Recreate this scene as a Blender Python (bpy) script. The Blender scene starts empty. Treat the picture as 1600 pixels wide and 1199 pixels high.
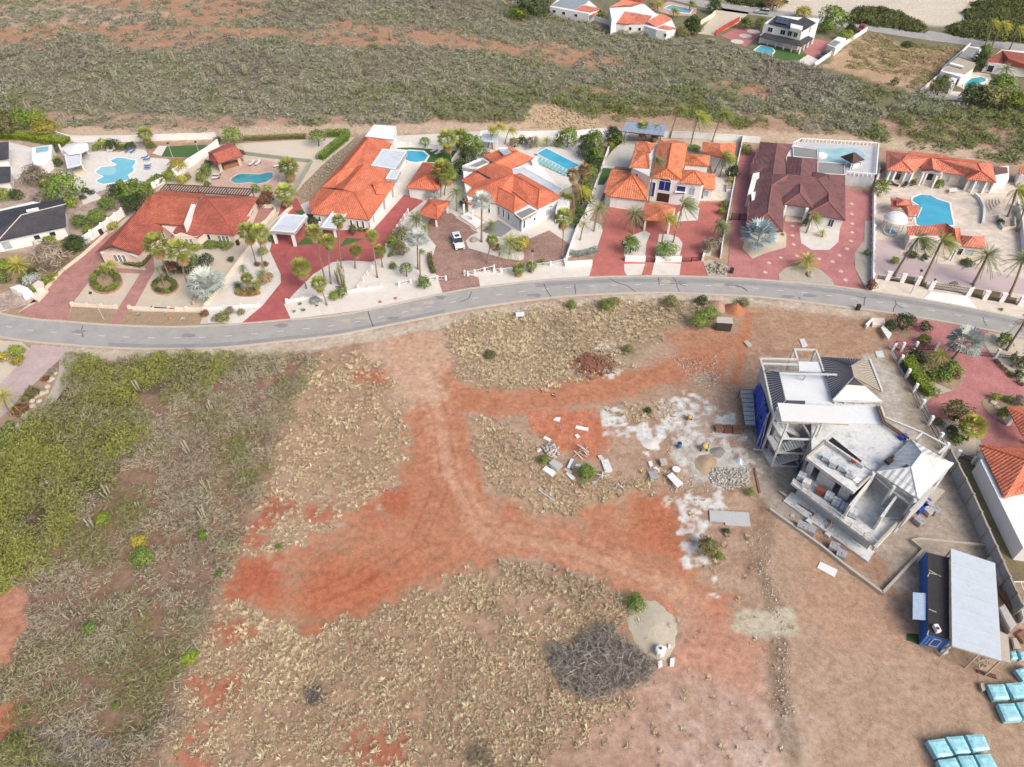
import bpy, bmesh, math, random
import numpy as np
from mathutils import Vector, Matrix
random.seed(7); rng = np.random.default_rng(7)
scene = bpy.context.scene
col = scene.collection
# ---------------------------------------------------------------- camera, sky, sun, exposure
CAM_H, PITCH, FOC = 85.0, math.radians(44.0), 1109.0
cam = bpy.data.cameras.new('camera'); camo = bpy.data.objects.new('camera', cam); col.objects.link(camo)
camo.location = (0, 0, CAM_H); camo.rotation_euler = (math.pi/2-PITCH, 0, 0)
cam.sensor_width = 36; cam.lens = 36*FOC/1600; cam.clip_start = 0.5; cam.clip_end = 9000
scene.camera = camo
SUN_EL, SUN_AZ = math.radians(42), math.radians(135)      # azimuth clockwise from +Y (view direction)
world = bpy.data.worlds.new('World'); scene.world = world; world.use_nodes = True
wn = world.node_tree.nodes; wl = world.node_tree.links
sky = wn.new('ShaderNodeTexSky'); sky.sky_type = 'NISHITA'; sky.sun_disc = False
sky.sun_elevation = SUN_EL; sky.sun_rotation = SUN_AZ; sky.dust_density = 6.0; sky.air_density = 1.0; sky.ozone_density = 1.0
wn['Background'].inputs[1].default_value = 0.15
wl.new(sky.outputs[0], wn['Background'].inputs[0])
sl = bpy.data.lights.new('sun', 'SUN'); sl.energy = 1.4; sl.angle = math.radians(32); sl.color = (1, .95, .88)
so = bpy.data.objects.new('sun', sl); col.objects.link(so)
sd = Vector((math.sin(SUN_AZ)*math.cos(SUN_EL), math.cos(SUN_AZ)*math.cos(SUN_EL), math.sin(SUN_EL)))
so.rotation_euler = sd.to_track_quat('Z', 'Y').to_euler(); so.location = (60, -20, 120)
vs = scene.view_settings; vs.view_transform = 'Standard'; vs.look = 'None'; vs.gamma = 1; vs.exposure = 0.55
vs.use_curve_mapping = False
# ---------------------------------------------------------------- photo geometry: a pixel of the survey picture to a point at height z
SN, CS = math.sin(PITCH), math.cos(PITCH)
def P(x, y, z=0.0):
    u = (x-800)/FOC; v = (599.5-y)/FOC
    d = (u, v*SN+CS, v*CS-SN); t = (CAM_H-z)/(-d[2])
    return (t*d[0], t*d[1], z)
def depth(x, y): 
    p = P(x, y); return p[1]*CS+CAM_H*SN
def mpp(x, y): return depth(x, y)/FOC          # metres per pixel across the view
def project(p):
    zc = p[1]*CS+(CAM_H-p[2])*SN; yc = p[1]*SN+(p[2]-CAM_H)*CS
    return 800+FOC*p[0]/zc, 599.5-FOC*yc/zc
class Fr:
    def __init__(s, x0, y0, sc): s.x0, s.y0, s.sc = x0, y0, sc
    def __call__(s, *a):
        r = [(s.x0+a[i]/s.sc, s.y0+a[i+1]/s.sc) for i in range(0, len(a), 2)]
        return r[0] if len(r) == 1 else r
    def r(s, d): return d/s.sc
FX = Fr(0,0,1); A=Fr(0,180,5.711); B=Fr(200,180,5.711); C=Fr(400,180,5.711); D=Fr(600,180,4.703); E=Fr(860,180,5.161)
FF=Fr(1100,200,5.33); G=Fr(1320,200,5.711); HH=Fr(0,340,5.711); I=Fr(200,330,5); J=Fr(440,300,5); K=Fr(880,280,5)
L=Fr(1140,300,5); M=Fr(1320,340,5.711); N=Fr(1140,530,4.442); O=Fr(1200,680,5); Q=Fr(1320,480,5.711); R=Fr(1300,820,3.163)
S=Fr(800,0,5.33); T=Fr(1080,0,5.711); U=Fr(1320,0,5.711); V=Fr(720,460,3.476); W=Fr(800,780,3.476); X=Fr(0,540,3.476); Y=Fr(0,854,3.476)
CA=Fr(1430,840,5.712); CB=Fr(1180,540,7.268); CC=Fr(1340,660,9.994); CD=Fr(1150,590,7.05); CE=Fr(1220,680,8.883); CG=Fr(1200,760,8.883)
D2=Fr(1440,560,3.525); D3=Fr(1400,960,5.015); D4=Fr(0,520,5.99); D5=Fr(640,330,5); D6=Fr(1000,620,7.995); D7=Fr(820,640,8.883)
BA=Fr(0,0,3.81); BB=Fr(400,0,3.81)
# ---------------------------------------------------------------- materials
GAIN = 1.5
def lin(c): 
    c = c/255.0
    return c/12.92 if c <= .04045 else ((c+.055)/1.055)**2.4
def alb(c): return tuple(min(.85, lin(k)/GAIN) for k in c)
MATS = {}
def nodes(name, rough=.8, spec=.3):
    m = bpy.data.materials.new(name); m.use_nodes = True
    nt = m.node_tree; b = nt.nodes['Principled BSDF']; b.inputs['Roughness'].default_value = rough
    b.inputs['Specular IOR Level'].default_value = spec
    return m, nt, b
def nd(nt, t, **kw):
    n = nt.nodes.new(t)
    for k, v in kw.items(): setattr(n, k, v)
    return n
def ramp(nt, stops):
    r = nt.nodes.new('ShaderNodeValToRGB'); e = r.color_ramp.elements
    while len(e) < len(stops): e.new(.5)
    for el, (p, c) in zip(e, stops): el.position = p; el.color = (*c, 1)
    return r
def shade(c, k): return tuple(min(.9, x*k) for x in c)
def bumpy(nt, b, src, strength, dist):
    bp = nt.nodes.new('ShaderNodeBump'); bp.inputs['Strength'].default_value = strength; bp.inputs['Distance'].default_value = dist
    nt.links.new(src, bp.inputs['Height']); nt.links.new(bp.outputs[0], b.inputs['Normal'])
def plain(name, rgb, var=.14, scale=.6, rough=.85, fine=6.0, spec=.25, bump=.0, metal=0, stain=0.0):
    """an even paint or mineral surface with weather: broad and fine noise, some dirt"""
    if name in MATS: return MATS[name]
    m, nt, b = nodes(name, rough, spec); c = alb(rgb); l = nt.links
    b.inputs['Metallic'].default_value = metal
    geo = nd(nt, 'ShaderNodeNewGeometry')
    n1 = nd(nt, 'ShaderNodeTexNoise'); n1.inputs['Scale'].default_value = scale; n1.inputs['Detail'].default_value = 6; n1.inputs['Roughness'].default_value = .65
    n2 = nd(nt, 'ShaderNodeTexNoise'); n2.inputs['Scale'].default_value = fine; n2.inputs['Detail'].default_value = 3
    l.new(geo.outputs['Position'], n1.inputs['Vector']); l.new(geo.outputs['Position'], n2.inputs['Vector'])
    a = nd(nt, 'ShaderNodeMath', operation='ADD'); l.new(n1.outputs[0], a.inputs[0]); l.new(n2.outputs[0], a.inputs[1])
    hv = nd(nt, 'ShaderNodeMath', operation='MULTIPLY'); hv.inputs[1].default_value = .5; l.new(a.outputs[0], hv.inputs[0])
    r = ramp(nt, [(.3, shade(c, 1-var*1.4-stain)), (.47, shade(c, 1-var*.2)), (.7, shade(c, 1+var))])
    l.new(hv.outputs[0], r.inputs[0]); l.new(r.outputs[0], b.inputs['Base Color'])
    if bump: bumpy(nt, b, n2.outputs[0], bump, .05)
    MATS[name] = m; return m
def tiles(name, rgb, tw=.34, th=.42, var=.22, roll=True):
    """roof covering: courses along V, rolls along U (UV in metres), colour differs tile by tile"""
    m, nt, b = nodes(name, .7, .3); c = alb(rgb); l = nt.links
    uv = nd(nt, 'ShaderNodeUVMap')
    br = nd(nt, 'ShaderNodeTexBrick'); br.offset = .5; br.inputs['Scale'].default_value = 1
    br.inputs['Brick Width'].default_value = tw*2; br.inputs['Row Height'].default_value = th; br.inputs['Mortar Size'].default_value = .035
    br.inputs['Color1'].default_value = (*shade(c, 1+var*.7), 1); br.inputs['Color2'].default_value = (*shade(c, 1-var), 1); br.inputs['Mortar'].default_value = (*shade(c, .55), 1)
    l.new(uv.outputs[0], br.inputs['Vector'])
    no = nd(nt, 'ShaderNodeTexNoise'); no.inputs['Scale'].default_value = .35; no.inputs['Detail'].default_value = 7; no.inputs['Roughness'].default_value = .7
    geo = nd(nt, 'ShaderNodeNewGeometry'); l.new(geo.outputs['Position'], no.inputs['Vector'])
    mp = nd(nt, 'ShaderNodeMapRange'); mp.inputs[1].default_value = .3; mp.inputs[2].default_value = .7; mp.inputs[3].default_value = .7; mp.inputs[4].default_value = 1.2
    l.new(no.outputs[0], mp.inputs[0])
    mx = nd(nt, 'ShaderNodeMix', data_type='RGBA', blend_type='MULTIPLY'); mx.inputs[0].default_value = 1
    l.new(br.outputs[0], mx.inputs[6]); l.new(mp.outputs[0], mx.inputs[7]); l.new(mx.outputs[2], b.inputs['Base Color'])
    wv = nd(nt, 'ShaderNodeTexWave', bands_direction='X' if roll else 'Y'); wv.inputs['Scale'].default_value = .314/(tw*1.6) if roll else .314/th
    l.new(uv.outputs[0], wv.inputs['Vector']); bumpy(nt, b, wv.outputs[0], .8, .09)
    return m
def paving(name, rgb, bw=.3, bh=.15, var=.2, mort=.75, broad=.25, rough=.85, rot=0):
    m, nt, b = nodes(name, rough, .25); c = alb(rgb); l = nt.links
    geo = nd(nt, 'ShaderNodeNewGeometry'); mp = nd(nt, 'ShaderNodeMapping'); mp.inputs['Rotation'].default_value = (0, 0, rot)
    l.new(geo.outputs['Position'], mp.inputs['Vector'])
    br = nd(nt, 'ShaderNodeTexBrick'); br.inputs['Scale'].default_value = 1; br.inputs['Brick Width'].default_value = bw; br.inputs['Row Height'].default_value = bh
    br.inputs['Mortar Size'].default_value = .012
    br.inputs['Color1'].default_value = (*shade(c, 1+var), 1); br.inputs['Color2'].default_value = (*shade(c, 1-var), 1); br.inputs['Mortar'].default_value = (*shade(c, mort), 1)
    l.new(mp.outputs[0], br.inputs['Vector'])
    no = nd(nt, 'ShaderNodeTexNoise'); no.inputs['Scale'].default_value = .4; no.inputs['Detail'].default_value = 8; no.inputs['Roughness'].default_value = .7
    l.new(geo.outputs['Position'], no.inputs['Vector'])
    mr = nd(nt, 'ShaderNodeMapRange'); mr.inputs[1].default_value = .3; mr.inputs[2].default_value = .7; mr.inputs[3].default_value = 1-broad; mr.inputs[4].default_value = 1+broad
    l.new(no.outputs[0], mr.inputs[0])
    mx = nd(nt, 'ShaderNodeMix', data_type='RGBA', blend_type='MULTIPLY'); mx.inputs[0].default_value = 1
    l.new(br.outputs[0], mx.inputs[6]); l.new(mr.outputs[0], mx.inputs[7]); l.new(mx.outputs[2], b.inputs['Base Color'])
    return m
def leafy(name, dark, light, rough=.7, objvar=.25):
    """foliage: colour from each leaf's own tint, shifted a little plant by plant"""
    m, nt, b = nodes(name, rough, .2); l = nt.links
    at = nd(nt, 'ShaderNodeAttribute'); at.attribute_name = 'tint'
    oi = nd(nt, 'ShaderNodeObjectInfo')
    r = ramp(nt, [(0, alb(dark)), (.55, tuple((a+b_)/2 for a, b_ in zip(alb(dark), alb(light)))), (1, alb(light))])
    l.new(at.outputs['Fac'], r.inputs[0])
    mr = nd(nt, 'ShaderNodeMapRange'); mr.inputs[3].default_value = 1-objvar; mr.inputs[4].default_value = 1+objvar; l.new(oi.outputs['Random'], mr.inputs[0])
    mx = nd(nt, 'ShaderNodeMix', data_type='RGBA', blend_type='MULTIPLY'); mx.inputs[0].default_value = 1
    l.new(r.outputs[0], mx.inputs[6]); l.new(mr.outputs[0], mx.inputs[7]); l.new(mx.outputs[2], b.inputs['Base Color'])
    return m
def attrcol(name, fine=9.0, amp=.42, rough=.95):
    """ground: earth colour from the sheet's own attribute, grain from noise"""
    m, nt, b = nodes(name, rough, .15); l = nt.links
    at = nd(nt, 'ShaderNodeAttribute'); at.attribute_name = 'Col'
    geo = nd(nt, 'ShaderNodeNewGeometry')
    n1 = nd(nt, 'ShaderNodeTexNoise'); n1.inputs['Scale'].default_value = fine; n1.inputs['Detail'].default_value = 5; n1.inputs['Roughness'].default_value = .85
    n2 = nd(nt, 'ShaderNodeTexNoise'); n2.inputs['Scale'].default_value = 1.3; n2.inputs['Detail'].default_value = 8; n2.inputs['Roughness'].default_value = .7
    for n in (n1, n2): l.new(geo.outputs['Position'], n.inputs['Vector'])
    a = nd(nt, 'ShaderNodeMath', operation='ADD'); l.new(n1.outputs[0], a.inputs[0]); l.new(n2.outputs[0], a.inputs[1])
    mr = nd(nt, 'ShaderNodeMapRange'); mr.inputs[1].default_value = .72; mr.inputs[2].default_value = 1.28; mr.inputs[3].default_value = 1-amp; mr.inputs[4].default_value = 1+amp
    l.new(a.outputs[0], mr.inputs[0])
    mx = nd(nt, 'ShaderNodeMix', data_type='RGBA', blend_type='MULTIPLY'); mx.inputs[0].default_value = 1
    l.new(at.outputs['Color'], mx.inputs[6]); l.new(mr.outputs[0], mx.inputs[7])
    vo = nd(nt, 'ShaderNodeTexVoronoi'); vo.inputs['Scale'].default_value = 2.2; l.new(geo.outputs['Position'], vo.inputs['Vector'])
    lt = nd(nt, 'ShaderNodeMath', operation='LESS_THAN'); lt.inputs[1].default_value = .13; l.new(vo.outputs['Distance'], lt.inputs[0])
    mk = nd(nt, 'ShaderNodeMath', operation='MULTIPLY'); mk.inputs[1].default_value = .4; l.new(lt.outputs[0], mk.inputs[0])
    peb = nd(nt, 'ShaderNodeMix', data_type='RGBA'); peb.inputs[7].default_value = (.42, .37, .32, 1); l.new(mk.outputs[0], peb.inputs[0]); l.new(mx.outputs[2], peb.inputs[6]); l.new(peb.outputs[2], b.inputs['Base Color'])
    bumpy(nt, b, a.outputs[0], .5, .12)
    return m
def watermat(name, rgb, deep):
    m, nt, b = nodes(name, .06, .5); l = nt.links; geo = nd(nt, 'ShaderNodeNewGeometry')
    n1 = nd(nt, 'ShaderNodeTexNoise'); n1.inputs['Scale'].default_value = .35; n1.inputs['Detail'].default_value = 4
    n2 = nd(nt, 'ShaderNodeTexNoise'); n2.inputs['Scale'].default_value = 3; n2.inputs['Detail'].default_value = 3
    for n in (n1, n2): l.new(geo.outputs['Position'], n.inputs['Vector'])
    r = ramp(nt, [(.32, alb(deep)), (.68, alb(rgb))]); l.new(n1.outputs[0], r.inputs[0]); l.new(r.outputs[0], b.inputs['Base Color'])
    bumpy(nt, b, n2.outputs[0], .15, .05); return m
# ---------------------------------------------------------------- mesh building
ORG = {}
def tagit(o, label=None, cat=None, group=None, kind=None):
    if label: o['label'] = label
    if cat: o['category'] = cat
    if group: o['group'] = group
    if kind: o['kind'] = kind
    return o
def thing(name, label, cat, loc, group=None):
    o = bpy.data.objects.new(name, None); col.objects.link(o); o.location = loc; o.empty_display_size = .3
    ORG[o.name] = Vector(loc); return tagit(o, label, cat, group)
def link(name, me, par=None, org=None):
    o = bpy.data.objects.new(name, me); col.objects.link(o)
    if par is not None: o.parent = par; ORG[o.name] = ORG[par.name]
    else: o.location = org or (0, 0, 0); ORG[o.name] = Vector(o.location)
    return o
def ob(name, V, Fc, mat, par=None, smooth=False, uv=None, **tg):
    V = [Vector(v) for v in V]
    if par is not None: org = ORG[par.name]
    else:
        n = len(V); org = Vector((sum(v.x for v in V)/n, sum(v.y for v in V)/n, min(v.z for v in V)))
    me = bpy.data.meshes.new(name); me.from_pydata([v-org for v in V], [], Fc)
    mats = mat if isinstance(mat, (list, tuple)) else [mat]
    for m in mats: me.materials.append(m)
    if smooth: me.polygons.foreach_set('use_smooth', [True]*len(me.polygons))
    if uv:
        lay = me.uv_layers.new(name='UVMap')
        for p in me.polygons:
            for li in p.loop_indices: lay.data[li].uv = uv[p.index][li-p.loop_start]
    me.update(); o = link(name, me, par, org); return tagit(o, **tg)
class MB:
    def __init__(s): s.v = []; s.f = []
    def add(s, V, Fc):
        n = len(s.v); s.v += [tuple(v) for v in V]; s.f += [tuple(i+n for i in f) for f in Fc]; return s
    def prism(s, poly, z0, z1):
        poly = [(p[0], p[1]) for p in poly]
        if sum(poly[i-1][0]*poly[i][1]-poly[i][0]*poly[i-1][1] for i in range(len(poly))) < 0: poly = poly[::-1]
        n = len(poly); z0 = z0 if hasattr(z0, '__len__') else [z0]*n; z1 = z1 if hasattr(z1, '__len__') else [z1]*n
        V = [(x, y, z0[i]) for i, (x, y) in enumerate(poly)]+[(x, y, z1[i]) for i, (x, y) in enumerate(poly)]
        Fc = [tuple(range(n-1, -1, -1)), tuple(range(n, 2*n))]+[(i, (i+1) % n, n+(i+1) % n, n+i) for i in range(n)]
        return s.add(V, Fc)
    def box(s, c, size, rz=0, z0=None):
        hx, hy = size[0]/2, size[1]/2; ca, sa = math.cos(rz), math.sin(rz)
        q = [(c[0]+x*ca-y*sa, c[1]+x*sa+y*ca) for x, y in ((-hx, -hy), (hx, -hy), (hx, hy), (-hx, hy))]
        b = c[2] if z0 is None else z0
        return s.prism(q, b, b+size[2])
    def beam(s, a, b, w, h=None):
        """rectangular bar from a to b"""
        a, b = Vector(a), Vector(b); h = h or w; d = (b-a)
        if d.length < 1e-6: return s
        d.normalize(); up = Vector((0, 0, 1)) if abs(d.z) < .95 else Vector((1, 0, 0))
        x = d.cross(up).normalized()*w/2; y = x.cross(d).normalized()*h/2
        V = [p+sx*x+sy*y for p in (a, b) for sx, sy in ((-1, -1), (1, -1), (1, 1), (-1, 1))]
        return s.add(V, [(0, 1, 2, 3), (7, 6, 5, 4), (0, 4, 5, 1), (1, 5, 6, 2), (2, 6, 7, 3), (3, 7, 4, 0)])
    def tube(s, path, rad, n=7, cap=True):
        path = [Vector(p) for p in path]; m = len(path); rad = rad if hasattr(rad, '__len__') else [rad]*m
        V = []
        for i, p in enumerate(path):
            d = (path[min(i+1, m-1)]-path[max(i-1, 0)]).normalized()
            up = Vector((0, 0, 1)) if abs(d.z) < .9 else Vector((1, 0, 0)); x = d.cross(up).normalized(); y = d.cross(x)
            V += [p+rad[i]*(math.cos(t*2*math.pi/n)*x+math.sin(t*2*math.pi/n)*y) for t in range(n)]
        Fc = [(i*n+j, i*n+(j+1) % n, (i+1)*n+(j+1) % n, (i+1)*n+j) for i in range(m-1) for j in range(n)]
        if cap: Fc += [tuple(range(n-1, -1, -1)), tuple(range((m-1)*n, m*n))]
        return s.add(V, Fc)
    def lathe(s, c, prof, n=12):
        V = [(c[0]+r*math.cos(2*math.pi*j/n), c[1]+r*math.sin(2*math.pi*j/n), c[2]+z) for r, z in prof for j in range(n)]; m = len(prof)
        Fc = [(i*n+j, i*n+(j+1) % n, (i+1)*n+(j+1) % n, (i+1)*n+j) for i in range(m-1) for j in range(n)]
        return s.add(V, Fc+[tuple(range(n-1, -1, -1)), tuple(range((m-1)*n, m*n))])
    def ob(s, name, mat, par=None, **k): return ob(name, s.v, s.f, mat, par, **k)
def w2(px, z=0): return [P(x, y, z) for x, y in px]
def cen(pts): return tuple(sum(p[i] for p in pts)/len(pts) for i in range(len(pts[0])))
def inset(poly, d):
    """move every edge of a simple polygon inwards by d (outwards if negative)"""
    p = [Vector((q[0], q[1])) for q in poly]; n = len(p)
    a = sum(p[i-1].x*p[i].y-p[i].x*p[i-1].y for i in range(n)); sg = 1 if a > 0 else -1; out = []
    for i in range(n):
        e0 = (p[i]-p[i-1]).normalized(); e1 = (p[(i+1) % n]-p[i]).normalized()
        n0 = Vector((-e0.y, e0.x))*sg; n1 = Vector((-e1.y, e1.x))*sg
        k = max(.35, 1+n0.dot(n1)); o = p[i]+(n0+n1)*d/k; out.append((o.x, o.y))
    return out
def slab(name, px, top, mat, thick=.3, par=None, z=None, **tg):
    """a flat piece of ground, deck or roof read off the picture at its own height"""
    m = MB(); m.prism(w2(px, top if z is None else z), top-thick, top); return m.ob(name, mat, par, **tg)
def roof(name, faces, mat, par, th=.16):
    """roof planes given as (px, py, z) corners; solid, with UVs in metres down the slope"""
    V = []; key = {}; Fc = []; uvs = []
    def vid(q):
        k = (round(q[0], 1), round(q[1], 1), round(q[2], 2))
        if k not in key: key[k] = len(V); V.append(Vector(P(*q)))
        return key[k]
    for f in faces:
        ids = [vid(q) for q in f]; nrm = Vector((0, 0, 0)); c = [V[i] for i in ids]
        for i in range(len(c)): nrm += c[i-1].cross(c[i])
        if nrm.z < 0: ids.reverse(); nrm = -nrm
        nrm.normalize(); h = Vector((-nrm.y, nrm.x, 0))
        h = h.normalized() if h.length > 1e-3 else Vector((1, 0, 0)); s = nrm.cross(h)
        Fc.append(tuple(ids)); uvs.append([(V[i].dot(h), V[i].dot(s)) for i in ids])
    n = len(V); ed = {}
    for f in Fc:
        for i in range(len(f)):
            ed.setdefault(frozenset((f[i-1], f[i])), []).append((f[i-1], f[i]))
    V2 = [v-Vector((0, 0, th)) for v in V]; F2 = [tuple(i+n for i in reversed(f)) for f in Fc]; uv2 = [list(reversed(u)) for u in uvs]
    side = [(b, a, a+n, b+n) for k, l in ed.items() if len(l) == 1 for a, b in l]
    o = ob(name, V+V2, Fc+F2+side, mat, par, uv=uvs+uv2+[[(0, 0)]*4 for _ in side])
    return o
def fastmesh(name, Vn, Fn, mat, tint=None, par=None, attr='tint', **tg):
    me = bpy.data.meshes.new(name); Vn = np.asarray(Vn, np.float32); Fn = np.asarray(Fn, np.int32); k = Fn.shape[1]
    me.vertices.add(len(Vn)); me.vertices.foreach_set('co', Vn.ravel()); me.loops.add(Fn.size); me.loops.foreach_set('vertex_index', Fn.ravel())
    me.polygons.add(len(Fn)); me.polygons.foreach_set('loop_start', np.arange(0, Fn.size, k, dtype=np.int32))
    if tint is not None:
        a = me.attributes.new(attr, 'FLOAT', 'FACE'); a.data.foreach_set('value', np.asarray(tint, np.float32))
    me.update(calc_edges=True); me.materials.append(mat); o = link(name, me, par); return tagit(o, **tg)
def blades(c, d, L, Wd, side=None):
    """narrow diamond leaves or twigs: centres c, unit directions d, lengths, widths"""
    n = len(c); L = np.broadcast_to(L, n)[:, None]; Wd = np.broadcast_to(Wd, n)[:, None]
    if side is None: side = rng.normal(size=(n, 3))
    s = np.cross(d, side); s /= np.linalg.norm(s, axis=1, keepdims=True)+1e-9
    V = np.empty((n, 4, 3)); V[:, 0] = c-d*L/2; V[:, 1] = c+s*Wd/2; V[:, 2] = c+d*L/2; V[:, 3] = c-s*Wd/2
    return V.reshape(-1, 3), np.arange(n*4).reshape(n, 4)
def unit(n):
    v = rng.normal(size=(n, 3)); return v/np.linalg.norm(v, axis=1, keepdims=True)
# ---------------------------------------------------------------- numpy noise and masks on the ground plane
_tab = np.random.default_rng(3).random((256, 256))
def vnoise(x, y, s):
    x = x/s+1000.3; y = y/s+1000.7; xi = np.floor(x).astype(int); yi = np.floor(y).astype(int); fx = x-xi; fy = y-yi
    fx = fx*fx*(3-2*fx); fy = fy*fy*(3-2*fy); g = lambda a, b: _tab[a & 255, b & 255]
    return (g(xi, yi)*(1-fx)+g(xi+1, yi)*fx)*(1-fy)+(g(xi, yi+1)*(1-fx)+g(xi+1, yi+1)*fx)*fy
def fbm(x, y, s, o=4):
    t = 0; a = .5; tot = 0
    for i in range(o): t = t+a*vnoise(x+17*i, y-31*i, s/2**i); tot += a; a *= .55
    return t/tot
def segdist(x, y, a, b):
    ax, ay = a[0], a[1]; bx, by = b[0]-ax, b[1]-ay; t = np.clip(((x-ax)*bx+(y-ay)*by)/(bx*bx+by*by+1e-9), 0, 1)
    return np.hypot(x-ax-t*bx, y-ay-t*by)
def inpoly(x, y, poly):
    r = np.zeros(np.shape(x), bool); n = len(poly)
    for i in range(n):
        x0, y0 = poly[i-1][:2]; x1, y1 = poly[i][:2]
        r ^= ((y0 > y) != (y1 > y)) & (x < (x1-x0)*(y-y0)/((y1-y0) or 1e-9)+x0)
    return r
def polymask(x, y, px, feather=1.0, nz=None, k=0.0):
    """soft-edged region given by its outline in the picture, ragged by noise"""
    poly = w2(px); d = np.full(np.shape(x), 1e9)
    for i in range(len(poly)): d = np.minimum(d, segdist(x, y, poly[i-1], poly[i]))
    d = np.where(inpoly(x, y, poly), d, -d)
    if nz is not None: d = d+(nz-.5)*2*k
    return np.clip(d/feather+.5, 0, 1)
def strokemask(x, y, px, width, feather=1.0, nz=None, k=0.0):
    pl = w2(px); d = np.full(np.shape(x), 1e9)
    for a, b in zip(pl, pl[1:]): d = np.minimum(d, segdist(x, y, a, b))
    d = width/2-d
    if nz is not None: d = d+(nz-.5)*2*k
    return np.clip(d/feather+.5, 0, 1)
# ================================================================ GROUND
def build_ground():
    ext = lambda a, n, g: a+np.cumsum(np.geomspace(*g, n))
    xs = np.arange(-95, 95.1, .36); xs = np.concatenate([-ext(95, 60, (1, 120))[::-1], xs, ext(95, 60, (1, 120))])
    ys = np.concatenate([np.arange(12, 118, .36), np.arange(118, 330, 1.4), ext(330, 30, (2, 500))]); ys = np.concatenate([[-600, -200, -60, -20, 0, 6], ys])
    Xg, Yg = np.meshgrid(xs, ys); sh = Xg.shape; x, y = Xg.ravel(), Yg.ravel()
    n1, n2, n3 = fbm(x, y, 9), fbm(x+50, y, 3.2, 5), fbm(x, y+90, 1.1, 3)
    colr = np.empty((x.size, 3))
    def base(c): colr[:] = c
    def lay(m, c, jit=18, nz=n3):
        m = m[:, None]; cc = np.array(c)[None]+((nz-.5)*2*jit)[:, None]; colr[:] = colr*(1-m)+cc*m
    near = (y > 5) & (y < 128) & (np.abs(x) < 96)
    base((186, 160, 138)); lay(np.clip((n1-.35)*3, 0, 1), (176, 150, 130)); lay(np.clip((n2-.5)*4, 0, .7), (170, 140, 118))
    nm = n2*.5+n3*.5
    PM = lambda px, f=1.5, k=1.2, nz=nm: polymask(x, y, px, f*.55, nz, k*1.5)
    SM = lambda px, w, f=1.5, k=1.2, nz=nm: strokemask(x, y, px, w, f*.7, nz, k*1.4)
    # left scrub soil
    lay(PM([(95,560),(500,548),(470,640),(420,760),(345,900),(300,1020),(250,1230),(-300,1230),(-300,560)], 4, 3), (148, 122, 104))
    lay(PM([(-40,930),(50,915),(45,990),(10,1050),(-60,1060)], 2, 2), (190, 140, 115))
    lay(PM([(-60,1110),(25,1100),(20,1160),(-60,1210)], 2, 1.5), (190, 125, 95))
    # dry grass soil, pinkish
    lay(PM([(490,556),(560,552),(650,700),(560,800),(470,850),(350,920),(250,1230),(940,1230),(1000,1080),(1020,960),(860,880),(700,860),(420,700)], 4, 3), (176, 148, 124))
    lay(PM([(700,500),(800,484),(1000,466),(1110,470),(1060,510),(985,575),(850,612),(740,606)], 2, 2), (170, 150, 126))
    lay(PM([(-160,760),(0,690),(60,650),(105,590),(120,566),(330,560),(320,600),(215,620),(175,760),(60,850),(30,900),(-160,960)], 2, 2)*.9, (104, 94, 76))  # leaf litter under the green bushes, darkened to paint shade into the gaps
    # red earth: tracks
    red, red2, pale = (188, 131, 102), (185, 114, 84), (206, 168, 142)
    tr = SM([(640,545),(665,580),(690,640),(690,720),(680,800),(650,860)], 9, 4, 2); lay(tr*np.clip(.2+1.5*n3, .3, 1), red)
    t2 = PM([(640,640),(720,630),(735,700),(760,765),(830,805),(900,800),(990,770),(1050,775),(1065,850),(1090,900),(1150,930),(1120,975),(1030,950),(960,915),(880,885),(800,868),(700,900),(620,945),(540,965),(470,985),(360,930),(380,885),(480,850),(560,800),(630,760)], 3, 2.0); lay(t2*np.clip(.25+1.4*n2, .4, 1)*np.clip(.3+1.5*n3, .5, 1), red)
    lay(SM([(720,625),(800,630),(900,615),(1000,595),(1080,570),(1120,560)], 6, 3, 2), red)
    lay(PM([(820,640),(930,640),(960,680),(930,720),(880,700),(840,680)], 2, 1.5), (194, 126, 98))
    lay(PM([(1000,770),(1060,775),(1075,820),(1060,870),(1000,840)], 8, 2.5)*.8, red2, 14)
    lay(PM([(480,890),(660,880),(640,920),(560,955),(480,975),(465,930)], 7, 3)*.8, red2, 16)
    lay(PM([(370,880),(440,870),(450,940),(380,935)], 5, 3)*.8, (180, 104, 78), 14)
    for q in ([(340,975),(400,980),(410,1000),(350,1000)], [(310,1060),(375,1055),(385,1090),(330,1100)], [(280,1150),(330,1140),(320,1200),(280,1200)],
              [(480,795),(520,800),(510,815),(480,812)], [(555,585),(620,570),(610,600),(570,605)], [(540,1150),(640,1140),(620,1200),(570,1200)], [(420,770),(460,790),(400,850),(380,850)],
              [(590,770),(640,760),(640,800),(580,810)], [(1180,760),(1130,690),(1160,700),(1200,760)]):
        lay(PM(q, 4, 3)*.75, (180, 106, 80), 16)
    # paler driven middle of the track
    lay(SM([(650,545),(680,640),(700,740),(760,830),(860,850),(1000,900),(1090,940)], 3.2, 3, 1.4)*.6, pale)
    for off in (-12, 12):
        lay(SM([(655+off,560),(690+off,660),(700+off,740),(730+off,800),(800,845+off),(900,858+off),(1010,905+off)], .45, .3, .15)*.35, (160, 98, 72))
        lay(SM([(690+off,760),(650+off,850),(560,905+off),(480,940+off)], .45, .3, .15)*.3, (152, 88, 64))
    lay(PM([(560,530),(720,512),(700,560),(690,620),(640,640),(600,580)], 4, 2)*.75, (205, 176, 152))
    # verge along the road
    lay(SM([(60,548),(200,556),(330,555),(480,540),(600,521),(720,498),(800,484),(900,473),(1020,466),(1120,469),(1250,480),(1360,494)], 3.2, 1.6, .8), (200, 186, 168))
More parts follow.
